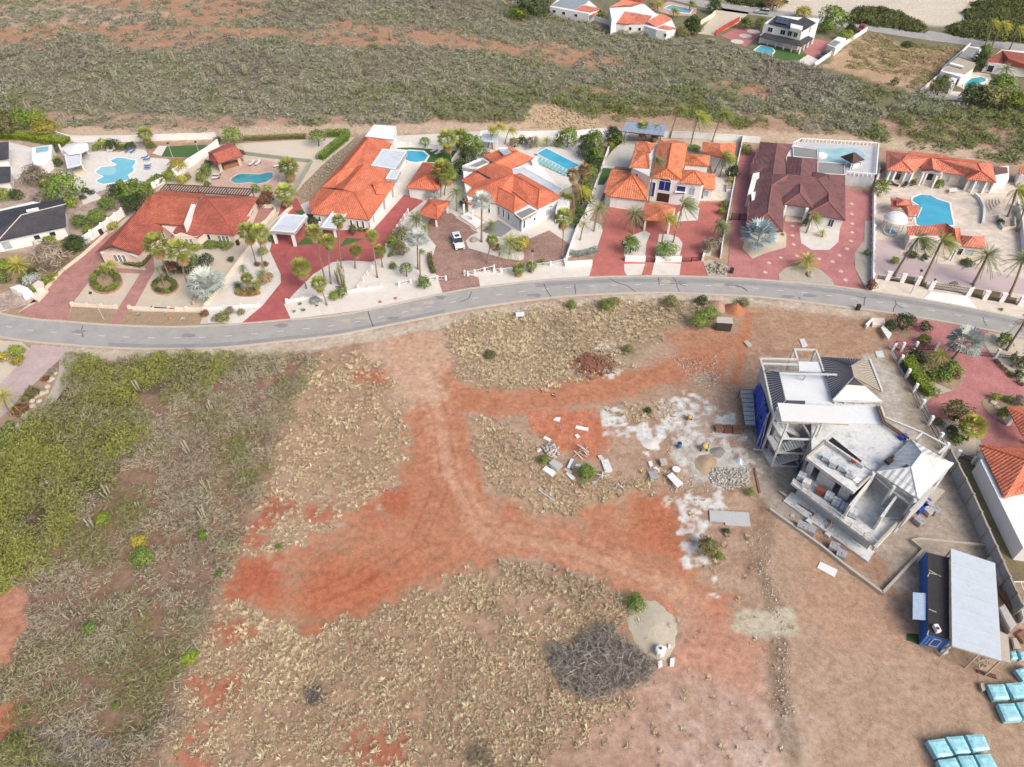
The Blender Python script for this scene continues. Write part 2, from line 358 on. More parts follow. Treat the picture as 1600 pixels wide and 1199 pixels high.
    # building plot on the right
    lay(PM([(1165,480),(1380,500),(1420,560),(1400,620),(1190,560),(1150,640),(1130,540)], 4, 2), (178, 146, 122))
    lay(PM([(1160,790),(1400,900),(1420,870),(1620,900),(1900,1230),(1240,1230),(1215,1050),(1190,900)], 3, 1.5), (184, 157, 134), 14)
    lay(PM([(1260,860),(1400,930),(1440,1010),(1300,1010),(1230,940)], 8, 2)*.6, (188, 152, 126), 10)
    lay(PM([(1000,1010),(1200,960),(1220,1060),(1240,1230),(880,1230),(960,1110)], 4, 2.5)*.85, (190, 158, 140))
    lay(PM([(1070,940),(1140,960),(1200,1000),(1180,1080),(1060,1040)], 5, 2)*.6, (200, 142, 118))
    lay(SM([(1185,880),(1215,960),(1215,1060),(1235,1180)], 2.2, 1, .9), (150, 128, 108), 26)
    lay(SM([(1170,700),(1195,760),(1190,850),(1180,890)], 3, 1.5, 1.2), (158, 132, 112), 26)
    lay(PM([(1190,560),(1390,560),(1420,640),(1480,700),(1560,870),(1380,925),(1190,790),(1160,690)], 2, 1)*.9, (176, 166, 154))
    lay(PM([(1270,800),(1390,880),(1385,920),(1280,860)], 2, 1)*.8, (166, 130, 106))
    lay(PM([(1378,540),(1440,640),(1490,720),(1460,720),(1390,620),(1365,560)], 2, 1), (178, 168, 150))
    # cement, lime and sand spills
    cem = (220, 221, 219)
    for q, f in (([(1035,625),(1100,622),(1140,650),(1165,690),(1180,740),(1130,760),(1090,745),(1060,720),(1030,680)], 2), ([(975,665),(1040,668),(1030,690),(985,690)], 1.2),
                 ([(1000,684),(1030,685),(1030,700),(1005,700)], 1), ([(945,640),(970,645),(960,690),(945,680)], 1.5), ([(1068,848),(1105,842),(1108,880),(1070,882)], 1), ([(1062,805),(1110,810),(1100,838),(1065,835)], 1),
                 ([(1035,775),(1120,770),(1140,800),(1060,802)], 1.5), ([(990,545),(940,540),(950,535)], 1), ([(945,578),(975,575),(965,588),(945,588)], 1), ([(1108,915),(1130,918),(1125,930)], 1), ([(1090,1150),(1240,1110),(1240,1230),(1080,1230)], 30)):
        lay(PM(q, f*.7, 2.6)*np.clip((n3-.3)*4.5, .15, 1)*(.35 if f > 9 else .92), cem, 20)
    lay(PM([(1055,700),(1110,690),(1165,720),(1150,755),(1080,755)], 3, 2)*.8, (196, 196, 188))
    lay(SM([(1360,560),(1390,600),(1400,660),(1440,700)], 3, 2, 1)*.7, (196, 192, 184))
    lay(PM([(1150,955),(1240,950),(1248,992),(1190,1000),(1140,985)], .8, .5), (196, 186, 166), 10)
    lay(PM([(1165,485),(1150,545),(1142,600),(1155,600),(1165,545),(1180,490)], 1.5, .6), (186, 128, 98), 14)
    lay(PM([(1040,520),(1130,500),(1160,530),(1130,600),(1060,560)], 4, 2)*.7, (186, 130, 102))
    lay(PM([(730,655),(800,670),(850,730),(1000,745),(1060,735),(1000,765),(880,800),(820,790),(760,750)], 2, 2)*.8, (186, 158, 132))
    # far side: sandy lane behind the gardens, scrub soil, salt flat
    lay(PM([(-500,168),(800,185),(1000,160),(1700,200),(2300,190),(2300,-210),(-800,-210)], 6, 3), (130, 126, 100))
    n4 = fbm(x, y, 26)
    for q in ([(-200,92),(60,80),(150,50),(420,30),(420,-20),(-300,-20)], [(130,45),(330,30),(420,60),(300,75),(180,70)], [(360,50),(560,40),(760,55),(900,80),(1000,110),(830,95),(700,75),(520,70)], [(960,120),(1060,150),(1080,165),(1000,150)], [(1120,118),(1220,145),(1200,155),(1110,130)],
              [(900,135),(960,140),(955,150),(905,150)], [(1290,105),(1440,115),(1450,135),(1380,130)]):
        lay(PM(q, 12, 10, n4)*.75, (192, 146, 120), 16)
    lay(PM([(-300,20),(60,5),(300,20),(200,40),(-300,48)], 8, 6, n4)*.6, (205, 190, 170))
    lay(SM([(-300,180),(100,206),(300,212),(420,205),(560,202),(700,200),(800,203),(860,204),(960,208),(1140,210),(1400,225),(1700,262)], 7, 2, 1.5), (204, 182, 158), 14)
    lay(PM([(815,200),(830,165),(870,160),(930,185),(960,205)], 3, 2), (206, 182, 150), 20)
    lay(PM([(1110,0),(1330,40),(1460,40),(1530,55),(1700,60),(2300,80),(2300,-200),(1000,-200)], 4, 5, n4), (216, 206, 190), 12)
    lay(PM([(1340,55),(1500,85),(1515,75),(1440,150),(1400,135),(1290,105)], 2, 2), (190, 164, 134), 20)
    z = np.where(near, (n2-.5)*.18+(n3-.5)*.07, 0)
    calm = polymask(x, y, [(-400,500),(160,527),(480,512),(740,462),(1020,445),(1200,452),(1450,486),(1800,560),(2300,0),(2300,-300),(-800,-300)], 8)
    calm = np.maximum(calm, polymask(x, y, [(1190,540),(1400,500),(1700,520),(1900,1000),(1580,1010),(1380,930),(1190,800)], 6)); calm = np.maximum(calm, polymask(x, y, [(-500,500),(120,540),(70,650),(0,760),(-500,900)], 4))
    z = z*(1-calm)-.02
    rgb = np.clip(colr/255, 0, 1); linc = np.where(rgb <= .04045, rgb/12.92, ((rgb+.055)/1.055)**2.4)/GAIN
    ny, nx = sh; idx = np.arange(nx*ny).reshape(ny, nx)
    Fq = np.stack([idx[:-1, :-1], idx[:-1, 1:], idx[1:, 1:], idx[1:, :-1]], -1).reshape(-1, 4)
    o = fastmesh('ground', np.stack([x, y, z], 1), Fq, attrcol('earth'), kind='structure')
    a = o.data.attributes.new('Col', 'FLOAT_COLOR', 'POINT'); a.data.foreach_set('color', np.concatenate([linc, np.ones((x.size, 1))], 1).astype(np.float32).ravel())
    o.data.polygons.foreach_set('use_smooth', [True]*len(o.data.polygons))
    # bare-earth share, asked by the scatter below
    bare = np.clip(tr+t2, 0, 1).reshape(sh); redness = (colr[:, 0]-colr[:, 2]).reshape(sh)
    look = lambda arr, px_, py_: arr[np.clip(np.searchsorted(ys, py_), 0, ny-1), np.clip(np.searchsorted(xs, px_), 0, nx-1)]
    return lambda qx, qy: (look(bare, qx, qy), look(redness, qx, qy), look(z.reshape(sh), qx, qy))
ground_at = build_ground()
# ================================================================ ROAD
def cat(pts, n=90):
    """smooth curve through the points"""
    p = [np.array(q[:2]) for q in pts]; p = [2*p[0]-p[1]]+p+[2*p[-1]-p[-2]]; out = []
    m = max(2, n//(len(p)-3))
    for i in range(1, len(p)-2):
        for t in np.linspace(0, 1, m, endpoint=False):
            a, b, c, d = p[i-1:i+3]; out.append(.5*((2*b)+(c-a)*t+(2*a-5*b+4*c-d)*t*t+(3*b-a-3*c+d)*t**3))
    out.append(p[-2]); return [tuple(q) for q in out]
UP = [(-420,370),(-200,440),(0,492),(105,504.6),(200,511),(280,512.5),(374,508),(456,501),(520,495),(574,486),(690,461),(760,449.5),(880,437),(1020,433),(1140,436),(1200,440),(1306,449.5),(1443,470),(1593,499),(1800,545),(2000,600)]
LO = [(-420,420),(-200,480),(0,525.6),(105,538),(200,544),(280,544.5),(350,542.5),(440,533),(520,524),(584,512),(680,493),(760,478),(880,463),(1020,457),(1140,461),(1200,465),(1300,477),(1434,495),(1597,526),(1800,572),(2000,630)]
up = cat(w2(UP), 120); lo = cat(w2(LO), 120)
asphalt = plain('faded_asphalt', (176, 174, 171), .2, .35, .9, 9, bump=.2)
kerbm = plain('kerb_concrete', (205, 196, 182), .12, 1.2)
def strip(name, a, b, z, th, mat, par=None, **k):
    m = MB(); n = min(len(a), len(b)); V = []
    for i in range(n): V += [(*a[i][:2], z), (*b[i][:2], z), (*b[i][:2], z-th), (*a[i][:2], z-th)]
    Fc = [(4*i+j, 4*i+4+j, 4*i+4+(j+1) % 4, 4*i+(j+1) % 4) for i in range(n-1) for j in range(4)]+[(0, 1, 2, 3), (4*n-1, 4*n-2, 4*n-3, 4*n-4)]
    me = m.add(V, Fc).ob(name, mat, par, **k); bm = bmesh.new(); bm.from_mesh(me.data); bmesh.ops.recalc_face_normals(bm, faces=bm.faces); bm.to_mesh(me.data); bm.free(); return me
def offset(pl, d):
    out = []
    for i in range(len(pl)):
        a = Vector(pl[max(i-1, 0)][:2]); b = Vector(pl[min(i+1, len(pl)-1)][:2]); t = (b-a).normalized(); out.append((pl[i][0]-t.y*d, pl[i][1]+t.x*d))
    return out
road = strip('road', up, lo, .03, .2, asphalt, kind='structure')
strip('kerb', offset(up, .45), up, .15, .3, kerbm, kind='structure')
strip('kerb', lo, offset(lo, -.45), .15, .3, kerbm, kind='structure')
# worn wheel bands and tar seams lie on the road as its own pieces
lm = plain('worn_road_paint', (228, 226, 222), .1, 3)
mid = [((a[0]+b[0])/2, (a[1]+b[1])/2) for a, b in zip(up, lo)]
acc = 0; nxt = 1.0
for a, b in zip(mid, mid[1:]):
    a, b = Vector(a), Vector(b); l = (b-a).length; d = (b-a).normalized(); t = d.orthogonal()
    while acc+l > nxt:
        q = a+d*(nxt-acc); m = MB(); m.box((q.x, q.y, .026), (1.25, .13, .009), math.atan2(d.y, d.x)); m.ob('lane_dash', lm, road); nxt += 4.7
    acc += l
dk = plain('patched_asphalt', (158, 157, 158), .2, .4); ml = [Vector(a).lerp(Vector(b), .8) for a, b in zip(up, lo)]; me_ = [Vector(a).lerp(Vector(b), .97) for a, b in zip(up, lo)]
strip('worn_lane', ml[22:62], me_[22:62], .034, .01, dk, road); strip('worn_lane', [Vector(a).lerp(Vector(b), .12) for a, b in zip(up, lo)][70:110], [Vector(a).lerp(Vector(b), .34) for a, b in zip(up, lo)][70:110], .034, .01, dk, road)
pr_ = np.random.default_rng(9)
for k in range(16):
    i = int(pr_.integers(16, 104)); f_ = pr_.uniform(.15, .85); c = Vector(up[i]).lerp(Vector(lo[i]), f_); a0 = pr_.uniform(0, 6); q = [(c.x+pr_.uniform(.5, 1.5)*1.3*math.cos(a), c.y+pr_.uniform(.3, .8)*math.sin(a)) for a in np.linspace(0, 6.28, 11)[:-1]]; MB().prism(q, .03, .036+.0002*k).ob('asphalt_stain', plain('oil_stain', (150, 148, 148), .15, 1.5) if k % 3 else plain('sand_drift', (194, 184, 168), .15, 1.5), road)
tar = plain('tar_seal', (92, 92, 96), .1, 3)
for pts in (HH(740,965,728,1000,735,1040,742,1070), J(675,935,690,985,718,1060), J(1485,780,1462,835,1400,860), K(90,820,97,900), K(355,775,420,810,500,835,570,885), K(745,770,750,830), K(860,770,885,810,890,845,908,882), K(820,815,890,817,960,838),
            K(1290,825,1410,850,1440,880), L(0,715,90,745,140,775), L(990,815,1050,830,1060,820,1052,855,1048,892), L(1295,850,1300,880,1280,915,1275,955), L(1300,880,1355,910), M(1232,890,1245,940,1268,970), M(1515,925,1560,955), D5(1048,570,1070,620,1105,670), J(1290,770,1300,800), L(540,820,550,840)):
    m = MB(); w = w2(pts)
    for a, b in zip(w, w[1:]): m.beam((a[0], a[1], .031), (b[0], b[1], .031), .16, .01)
    m.ob('tar_seam', tar, road)
# ================================================================ SCRUB AND DRY GRASS (nobody could count it)
def scatter(px, n, box=None):
    poly = w2(px); bx = [min(p[0] for p in poly), max(p[0] for p in poly), min(p[1] for p in poly), max(p[1] for p in poly)]
    x = rng.uniform(bx[0], bx[1], n); y = rng.uniform(bx[2], bx[3], n); k = inpoly(x, y, poly); return x[k], y[k]
def area(px):
    p = w2(px); return abs(sum(p[i-1][0]*p[i][1]-p[i][0]*p[i-1][1] for i in range(len(p))))/2
GRASS = [[(700,512),(740,490),(800,488),(880,476),(1000,468),(1090,468),(1120,478),(1060,500),(1020,530),(960,545),(985,572),(900,598),(850,612),(770,608),(720,595),(705,550)],
 [(490,560),(560,553),(612,590),(640,640),(655,700),(642,770),(560,812),(470,860),(400,885),(375,930),(330,960),(345,915),(375,840),(415,770),(440,690),(470,620)],
 [(455,965),(640,935),(760,880),(860,880),(930,900),(990,930),(1000,960),(960,975),(900,1000),(850,1010),(870,1080),(960,1105),(1030,1060),(940,1140),(880,1170),(850,1215),(250,1215),(285,1090),(325,980),(355,925),(400,945)],
 [(735,650),(780,655),(830,690),(850,730),(920,760),(1000,742),(1060,738),(1000,768),(940,785),(880,805),(820,798),(775,770),(745,720)],
 [(950,640),(1060,628),(1050,655),(980,660)]]
gx = []; gy = []
for q, dens in zip(GRASS, (.5, .58, .49, .54, .6)):
    bb = np.array(w2(q)); st = dens; xx, yy_ = np.meshgrid(np.arange(bb[:, 0].min(), bb[:, 0].max(), st), np.arange(bb[:, 1].min(), bb[:, 1].max(), st)); xx = (xx+rng.uniform(-.38, .38, xx.shape)*st).ravel(); yy_ = (yy_+rng.uniform(-.38, .38, yy_.shape)*st).ravel(); k = polymask(xx, yy_, q, 3, fbm(xx, yy_, 2.5), 1.6) > rng.random(xx.size); gx.append(xx[k]); gy.append(yy_[k])
x_, y_ = scatter([(690,880),(1060,740),(1250,900),(1240,1215),(850,1215),(1000,1000)], 500); gx.append(x_); gy.append(y_)
gx = np.concatenate(gx); gy = np.concatenate(gy); br, rd, gz = ground_at(gx, gy)
keep = (br < .15+.65*rng.random(gx.size)**2) & (rd < 76+rng.normal(0, 15, gx.size)) & (fbm(gx, gy, 2.0)+rng.normal(0, .07, gx.size) > .36); gx, gy, gz = gx[keep], gy[keep], gz[keep]
nb = 30; n = gx.size; sc = np.clip(rng.lognormal(-.12, .4, n), .35, 1.9)
big = np.repeat(np.arange(n), nb); az = rng.uniform(0, 2*np.pi, n*nb); el = rng.uniform(.35, 1.25, n*nb)
d = np.stack([np.cos(az)*np.cos(el), np.sin(az)*np.cos(el), np.sin(el)], 1); Lb = rng.uniform(.24, .52, n*nb)*sc[big]
c = np.stack([gx[big], gy[big], gz[big]], 1)+d*(Lb/2+.05)[:, None]; c[:, :2] += rng.normal(0, .06, (n*nb, 2))
Vv, Fv = blades(c, d, Lb, .055*sc[big]+.012, np.array([0, 0, 1.])+rng.normal(0, .35, (n*nb, 3))); zone = np.clip(fbm(gx, gy, 6)*1.1-.1+rng.normal(.05, .2, n), 0, 1)
fastmesh('dry_grass', Vv, Fv, leafy('dry_grass_straw', (198, 180, 150), (252, 236, 200), .9, 0), np.clip(zone[big]+rng.normal(0, .15, n*nb), 0, 1), kind='stuff', label='straw coloured dry grass tufts over the red building plot', cat='grass')
def bushes(name, bx, by, bz, br_, bh, tint, per, L0, W0, mat, label, category, flat=.35):
    """low domes of twigs and small leaves; one blade mass"""
    n = len(bx); cnt = np.maximum(8, (per*br_**2)).astype(int); big = np.repeat(np.arange(n), cnt); m = big.size
    u = unit(m); u[:, 2] = np.abs(u[:, 2]); rr = rng.uniform(.5, 1.0, m)**.4; lump = .75+.5*vnoise(u[:, 0]*2+bx[big]*3, u[:, 1]*2+by[big]*3, .8)
    c = np.stack([bx[big]+u[:, 0]*rr*br_[big]*lump, by[big]+u[:, 1]*rr*br_[big]*lump, bz[big]+u[:, 2]*rr*bh[big]*lump], 1)
    d = u+rng.normal(0, .75, (m, 3)); d[:, 2] = d[:, 2]*.6+.1; d[:, 0] += .5; d /= np.linalg.norm(d, axis=1, keepdims=True)
    Vv, Fv = blades(c, d, L0*rng.uniform(.6, 1.5, m), W0*rng.uniform(.6, 1.4, m), u+np.array([0, 0, .4])+rng.normal(0, .5, (m, 3)))
    t = np.clip(tint[big]+rng.normal(0, .1, m), 0, 1); return fastmesh(name, Vv, Fv, mat, t, kind='stuff', label=label, cat=category)
SCRUB = [(120,566),(330,560),(440,552),(500,562),(470,620),(440,690),(415,770),(375,840),(345,910),(325,970),(300,1030),(275,1110),(250,1230),(-160,1230),(-160,760),(0,690),(60,655),(100,590)]
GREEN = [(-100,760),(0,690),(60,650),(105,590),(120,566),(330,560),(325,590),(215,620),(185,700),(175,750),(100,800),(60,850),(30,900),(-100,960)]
x_, y_ = scatter(SCRUB, 2300); br, rd, gz = ground_at(x_, y_); nz = fbm(x_, y_, 5)
g_ = (polymask(x_, y_, GREEN, 9, nz, 4) > rng.uniform(.15, .85, x_.size)).astype(float)
pk = vnoise(x_, y_, 6)
keep = ((nz > .34) | ((g_ > .5) & (rng.random(nz.size) < .5))) & (polymask(x_, y_, [(-40,925),(55,915),(45,990),(10,1050),(-60,1060)], 1) < .5) & (polymask(x_, y_, [(-60,1105),(22,1100),(20,1160),(-60,1210)], 1) < .5); x_, y_, gz, g_, nz, pk = (a[keep] for a in (x_, y_, gz, g_, nz, pk))
def scrubmat(name, a, b, c_, d_):
    m, nt, bs = nodes(name, .85, .15); at = nd(nt, 'ShaderNodeAttribute'); at.attribute_name = 'tint'
    r = ramp(nt, [(0, alb(a)), (.33, alb(b)), (.66, alb(c_)), (1, alb(d_))]); nt.links.new(at.outputs['Fac'], r.inputs[0]); nt.links.new(r.outputs[0], bs.inputs['Base Color']); return m
tw = scrubmat('thorn_scrub', (162, 148, 128), (202, 192, 168), (146, 146, 100), (164, 170, 90))
tint = np.where(g_ > .5, np.clip(.5+.5*pk+.35*np.clip((90-y_)/60, -.6, .6)+rng.normal(0, .12, x_.size), .42, 1), np.clip(pk*.9-.05+rng.normal(0, .12, x_.size), 0, .72))
rad = np.where(g_ > .5, rng.uniform(1.1, 2.5, x_.size), rng.lognormal(.1, .4, x_.size)); hgt = np.where(g_ > .5, rng.uniform(1.2, 3.6, x_.size), rng.uniform(.4, 1.7, x_.size))
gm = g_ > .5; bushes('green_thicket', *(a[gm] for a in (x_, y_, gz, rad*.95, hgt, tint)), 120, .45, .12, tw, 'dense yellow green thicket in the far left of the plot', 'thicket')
bushes('thorn_scrub', *(a[~gm] for a in (x_, y_, gz, rad, hgt, tint)), 66, .7, .075, tw, 'grey and yellow green thorn scrub covering the plot at lower left', 'scrub')
# far scrub
x_, y_ = scatter(U(0,480,200,290,420,350,640,400,1080,430,840,650,660,830,450,680,0,600), 900); m_ = len(x_)
bushes('dry_weeds', x_, y_, np.zeros(m_), rng.uniform(.5, 1.8, m_), rng.uniform(.2, .7, m_), np.clip(vnoise(x_, y_, 9)+rng.normal(0, .15, m_), 0, 1), 30, .7, .16, scrubmat('dry_weed', (176, 150, 122), (206, 182, 144), (176, 168, 124), (140, 142, 96)), 'dry brown weeds on the far vacant plot', 'weeds')
FAR = [(-260,150),(-100,168),(60,196),(110,200),(300,206),(420,196),(560,196),(700,188),(815,190),(835,158),(930,182),(985,190),(1080,186),(1160,200),(1240,205),(1330,213),(1480,236),(1620,262),(1900,300),(1900,160),(1620,168),(1500,165),(1440,150),(1370,132),(1290,112),(1100,60),(1000,55),(880,30),(830,8),(780,-60),(-700,-60),(-600,60)]
x_, y_ = scatter(FAR, 24000); ny_ = fbm(x_, y_, 22); pk = vnoise(x_, y_, 14); br, rd, gz = ground_at(x_, y_)
keep = (rd < 54+rng.normal(0, 12, x_.size)) & (ny_ > .22); x_, y_, ny_, pk = (a[keep] for a in (x_, y_, ny_, pk))
yy = np.array([project((a, b, 0)) for a, b in zip(x_, y_)]); low = np.clip((yy[:, 1]-120)/70, 0, 1)*np.clip((yy[:, 0]-300)/500, .2, 1)
tint = np.clip(pk*.6-.05+low*.5+rng.normal(0, .12, x_.size), 0, 1); rad = rng.uniform(.9, 2.3, x_.size)+low*.5; hgt = rng.uniform(.5, 1.5, x_.size)+low*.7
tf = scrubmat('far_scrub', (148, 143, 130), (176, 176, 156), (138, 144, 104), (132, 142, 76))
bushes('scrubland', x_, y_, np.zeros(x_.size), rad, hgt, tint, 24, 1.0, .2, tf, 'grey green thorn bushes covering the hillside behind the villas', 'scrub')
# ================================================================ VILLAS
white = plain('white_render', (250, 250, 249), .05, .5, .8, 4, stain=.06); cream = plain('cream_render', (246, 232, 214), .07, .6, stain=.05); pink = plain('pink_render', (244, 222, 208), .07, .6, stain=.05)
greyflat = plain('grey_roof_coating', (216, 226, 236), .12, .4, .7, 3, stain=.1); greyfelt = plain('grey_felt_roof', (150, 152, 152), .14, .4, stain=.1)
glass = plain('dark_glass', (52, 58, 66), .3, .8, .12, 1, .6); bluegl = plain('blue_glass', (40, 62, 130), .35, 1.2, .12, 1, .6); palegl = plain('pale_glass', (176, 192, 204), .2, 1, .15, 1, .6)
darkmet = plain('dark_metal', (70, 62, 58), .2, 2, .5); wood = plain('weathered_wood', (150, 112, 88), .25, 2); brownw = plain('brown_stained_wood', (112, 84, 74), .2, 2)
stone = plain('pale_stone', (214, 202, 184), .22, .9, bump=.3); rock = plain('grey_rock', (178, 168, 152), .3, 1.2, bump=.6); steel = plain('light_steel', (196, 198, 198), .1, 2, .5)
t_red = tiles('red_shingle', (196, 112, 96), .3, .3, .2, False); t_or = tiles('orange_clay_tile', (234, 136, 104), .3, .42, .16); t_or2 = tiles('bright_orange_tile', (240, 148, 108), .32, .5, .2)
t_red2 = tiles('orange_red_shingle', (208, 120, 94), .3, .3, .22, False); t_mar = tiles('maroon_shingle', (146, 104, 104), .3, .3, .14, False); t_blk = tiles('black_shingle', (84, 84, 92), .3, .3, .16, False); t_pink = tiles('coral_tile', (234, 144, 120), .3, .45, .16); t_dk = tiles('dark_brown_shingle', (106, 86, 82), .3, .3, .16, False)
def RF(fr, *faces): return [[(*fr(f[i], f[i+1]), f[i+2]) for i in range(0, len(f), 3)] for f in faces]
def villa(name, label, cat, px, z, over=.5, mat=white, z0=-.1, group=None, par=None):
    """walls under the eaves outline; returns thing and its wall line"""
    w = w2(px, z); w = inset(w, over) if over else [p[:2] for p in w]
    if sum(w[i-1][0]*w[i][1]-w[i][0]*w[i-1][1] for i in range(len(w))) < 0: w = w[::-1]
    t = par or thing(name, label, cat, (*cen(w), 0), group)
    MB().prism(w, z0, z).ob('wall', mat, t); return t, w
def nearedge(w, p):
    best = None
    for i in range(len(w)):
        a, b = Vector(w[i]), Vector(w[(i+1) % len(w)]); d = b-a; k = max(0, min(1, (Vector(p[:2])-a).dot(d)/max(d.length_squared, 1e-6))); q = a+d*k
        e = (q-Vector(p[:2])).length
        if best is None or e < best[0]: best = (e, q, d.normalized())
    return best[1], best[2]
def win(t, w, px, wd, h, zc, frame=None, pane=None, name='window', arch=False, mull=1, edge=None):
    """window or door standing on the wall nearest to the point seen at px"""
    p = P(px[0], px[1], zc); q, d = nearedge(w, p); n = Vector((d.y, -d.x)); ang = math.atan2(d.y, d.x)
    fr = frame or white; m = MB(); b = .09
    def bar(u0, u1, z0, z1, o, th): 
        c = q+d*((u0+u1)/2)+n*o; m.box((c.x, c.y, z0), (u1-u0, th, z1-z0), ang)
    z0, z1 = zc-h/2, zc+h/2
    bar(-wd/2-b, -wd/2, z0, z1, .03, .14); bar(wd/2, wd/2+b, z0, z1, .03, .14); bar(-wd/2-b, wd/2+b, z1, z1+b, .03, .14); bar(-wd/2-b-.05, wd/2+b+.05, z0-b, z0, .05, .18)
    for k in range(1, mull): bar(-wd/2+wd*k/mull-.03, -wd/2+wd*k/mull+.03, z0, z1, .03, .1)
    if arch:
        V = []; 
        for k in range(9):
            a = math.pi*k/8
            for r, oo in ((wd/2, .1), (wd/2+b, .1), (wd/2+b, -.04), (wd/2, -.04)):
                c = q+d*(math.cos(a)*r)+n*oo; V.append((c.x, c.y, z1+math.sin(a)*r*.7))
        m.add(V, [(4*i+j, 4*i+4+j, 4*i+4+(j+1) % 4, 4*i+(j+1) % 4) for i in range(8) for j in range(4)])
    o = m.ob(name, fr, t); g = MB(); c = q+n*.012
    g.box((c.x, c.y, z0), (wd, .05, h), ang)
    if arch: 
        pts = [(math.cos(math.pi*k/8)*wd/2, z1+math.sin(math.pi*k/8)*wd/2*.7) for k in range(9)]
        V = [((q+d*u+n*s_).x, (q+d*u+n*s_).y, zz) for s_ in (.037, -.02) for u, zz in pts]; g.add(V, [tuple(range(9)), tuple(range(17, 8, -1))]+[(i, i+9, i+10, i+1) for i in range(8)])
    g.ob('pane', pane or glass, o); return o
def wins(t, w, fr, lst, **k):
    for x, y, wd, h, zc in lst: win(t, w, fr(x, y), wd, h, zc, **k)
def post(t, px, z1, r=.16, mat=None, z0=-.05, name='column', zp=0, par=None):
    p = P(px[0], px[1], zp); MB().box((p[0], p[1], z0), (2*r, 2*r, z1-z0)).ob(name, mat or white, t)
def ridge(t, pts, mat, r=.11):
    for a, b in zip(pts, pts[1:]): MB().tube([Vector(P(*a))+Vector((0, 0, .03)), Vector(P(*b))+Vector((0, 0, .03))], r, 6).ob('ridge_cap', mat, t)
def fascia(t, px, z, th, inner, mat=white, rim=.25, rec=.12):
    """flat roof with a raised rim"""
    w = w2(px, z); MB().prism(w, z-th, z-rec).ob('flat_roof', inner, t); wi = inset(w, rim); n = len(w); m = MB()
    for i in range(n): m.prism([w[i][:2], w[(i+1) % n][:2], wi[(i+1) % n], wi[i]], z-th-.004, z+.02)
    m.ob('roof_rim', mat, t)
capo = plain('orange_ridge', (216, 112, 74), .15, 1); capr = plain('red_ridge', (196, 104, 84), .15, 1); capm = plain('maroon_ridge', (172, 112, 104), .15, 1); capw = plain('pale_ridge', (214, 206, 200), .1, 1)

# ---- plot 1, far left
t, w = villa('villa', 'long white bungalow with black hipped roof at the left edge', 'house', A(-260,1170,587,995,578,800,300,760,-200,880), 3.0)
roof('roof', RF(A, (190,893,5.2, 577,797,5.2, 587,995,3, -10,1122,3), (190,893,5.2, -10,1122,3, -260,1180,3, -200,905,3), (190,893,5.2, 577,797,5.2, 560,740,3, 120,830,3, -200,905,3)), t_blk, t)
ridge(t, [(*A(-8,1112),3.05), (*A(190,893),5.2), (*A(577,797),5.2)], capw)
win(t, w, HH(60,260), 1.6, 1.8, 1.3, pane=palegl, name='door'); wins(t, w, A, [(470,1080,1.1,1.0,1.7), (330,1110,1.1,1.0,1.7)])
sh = thing('solar_heater', 'white solar water tank on the ridge of the black hipped roof', 'water heater', P(*A(288,850), 5.0)); a, b = Vector(P(*A(238,858), 5.45)), Vector(P(*A(345,836), 5.45))
MB().tube([a, b], .32, 10).ob('tank', white, sh); MB().box((*((a+b)/2)[:2], 4.9), (1.6, .5, .35), .2).ob('cradle', steel, sh)
t, w = villa('villa_wing', 'white house wing with two black roofs cut by the left edge', 'house', A(-300,430,75,385,72,240,-300,250), 3.0); roof('roof', RF(A, (-300,255,4.6, 0,245,4.6, 76,236,4.0, 76,388,3, -300,440,3)), t_blk, t)
t, w = villa('villa_wing', 'lower white wing with black roof beside the pale stone terrace', 'house', A(-300,640,92,590,92,460,-300,470), 3.0); roof('roof', RF(A, (-300,470,4.4, 92,458,4.2, 92,592,3, -300,650,3)), t_blk, t); win(t, w, A(128,565), .9, 1.6, 1.4, name='door')
t = thing('pool_house', 'white flat block with a small blue plunge pool on top', 'house', P(*A(370,400))); MB().prism(w2(A(282,290,465,264,458,385,385,452,285,458), 2.4), -.1, 2.4).ob('wall', white, t)
slab('plunge_pool', A(322,296,430,281,426,318,324,336), 2.45, watermat('plunge_water', (150, 205, 225), (110, 185, 215)), .1, t); MB().prism(inset(w2(A(318,290,436,275,431,324,320,342), 2.4), 0), 2.4, 2.415).ob('coping', stone, t)
t = thing('garden_pavilion', 'white pavilion with faceted roof beside the cloud shaped pool', 'pavilion', P(*A(680,370)))
roof('roof', RF(A, *[(680,262,5.2, *a, *b) for a, b in zip(*(lambda q: (q, q[1:]+q[:1]))([(545,298,3.4), (610,352,3.4), (728,336,3.4), (790,302,3.4), (785,256,3.4), (725,236,3.4), (600,262,3.4)]))]), white, t)
fascia(t, A(572,345,726,335,728,438,600,472), 3.0, .3, greyflat)
for q in ((600,600), (765,520), (790,350), (570,360), (735,420)): post(t, A(*q), 3.0)
MB().prism(w2(A(640,480,745,450,760,500,660,530), .9), 0, .95).ob('counter', stone, t)
# ---- plot 2
t, w = villa('villa', 'pink villa with red shingle roofs and a pale pergola behind', 'house', B(215,725,140,962,310,1015,395,1085,620,1098,688,1056,950,1072,1085,905,1155,745,650,720), 3.0, .5, pink)
villa('', '', '', [HH(862,316), HH(1232,334), B(312,1020), A(1325,768)], 2.9, .45, pink, par=t)
w2_ = inset(w2([HH(862,316), HH(1232,334), B(312,1020), A(1325,768)], 2.9), .45)
roof('roof', [[(*HH(1000,246),5.0), (*B(208,714),5.0), (*B(315,1020),2.9), (*HH(1236,332),2.9)], [(*HH(1000,246),5.0), (*B(208,714),5.0), (*A(1318,758),2.9), (*HH(850,312),2.9)]], t_red, t)
roof('roof', RF(B, (215,712,5.9, 625,745,5.9, 505,986,3.6, 130,956,3.6), (215,712,5.9, 625,745,5.9, 690,705,4.6, 285,668,4.6)), t_red2, t)
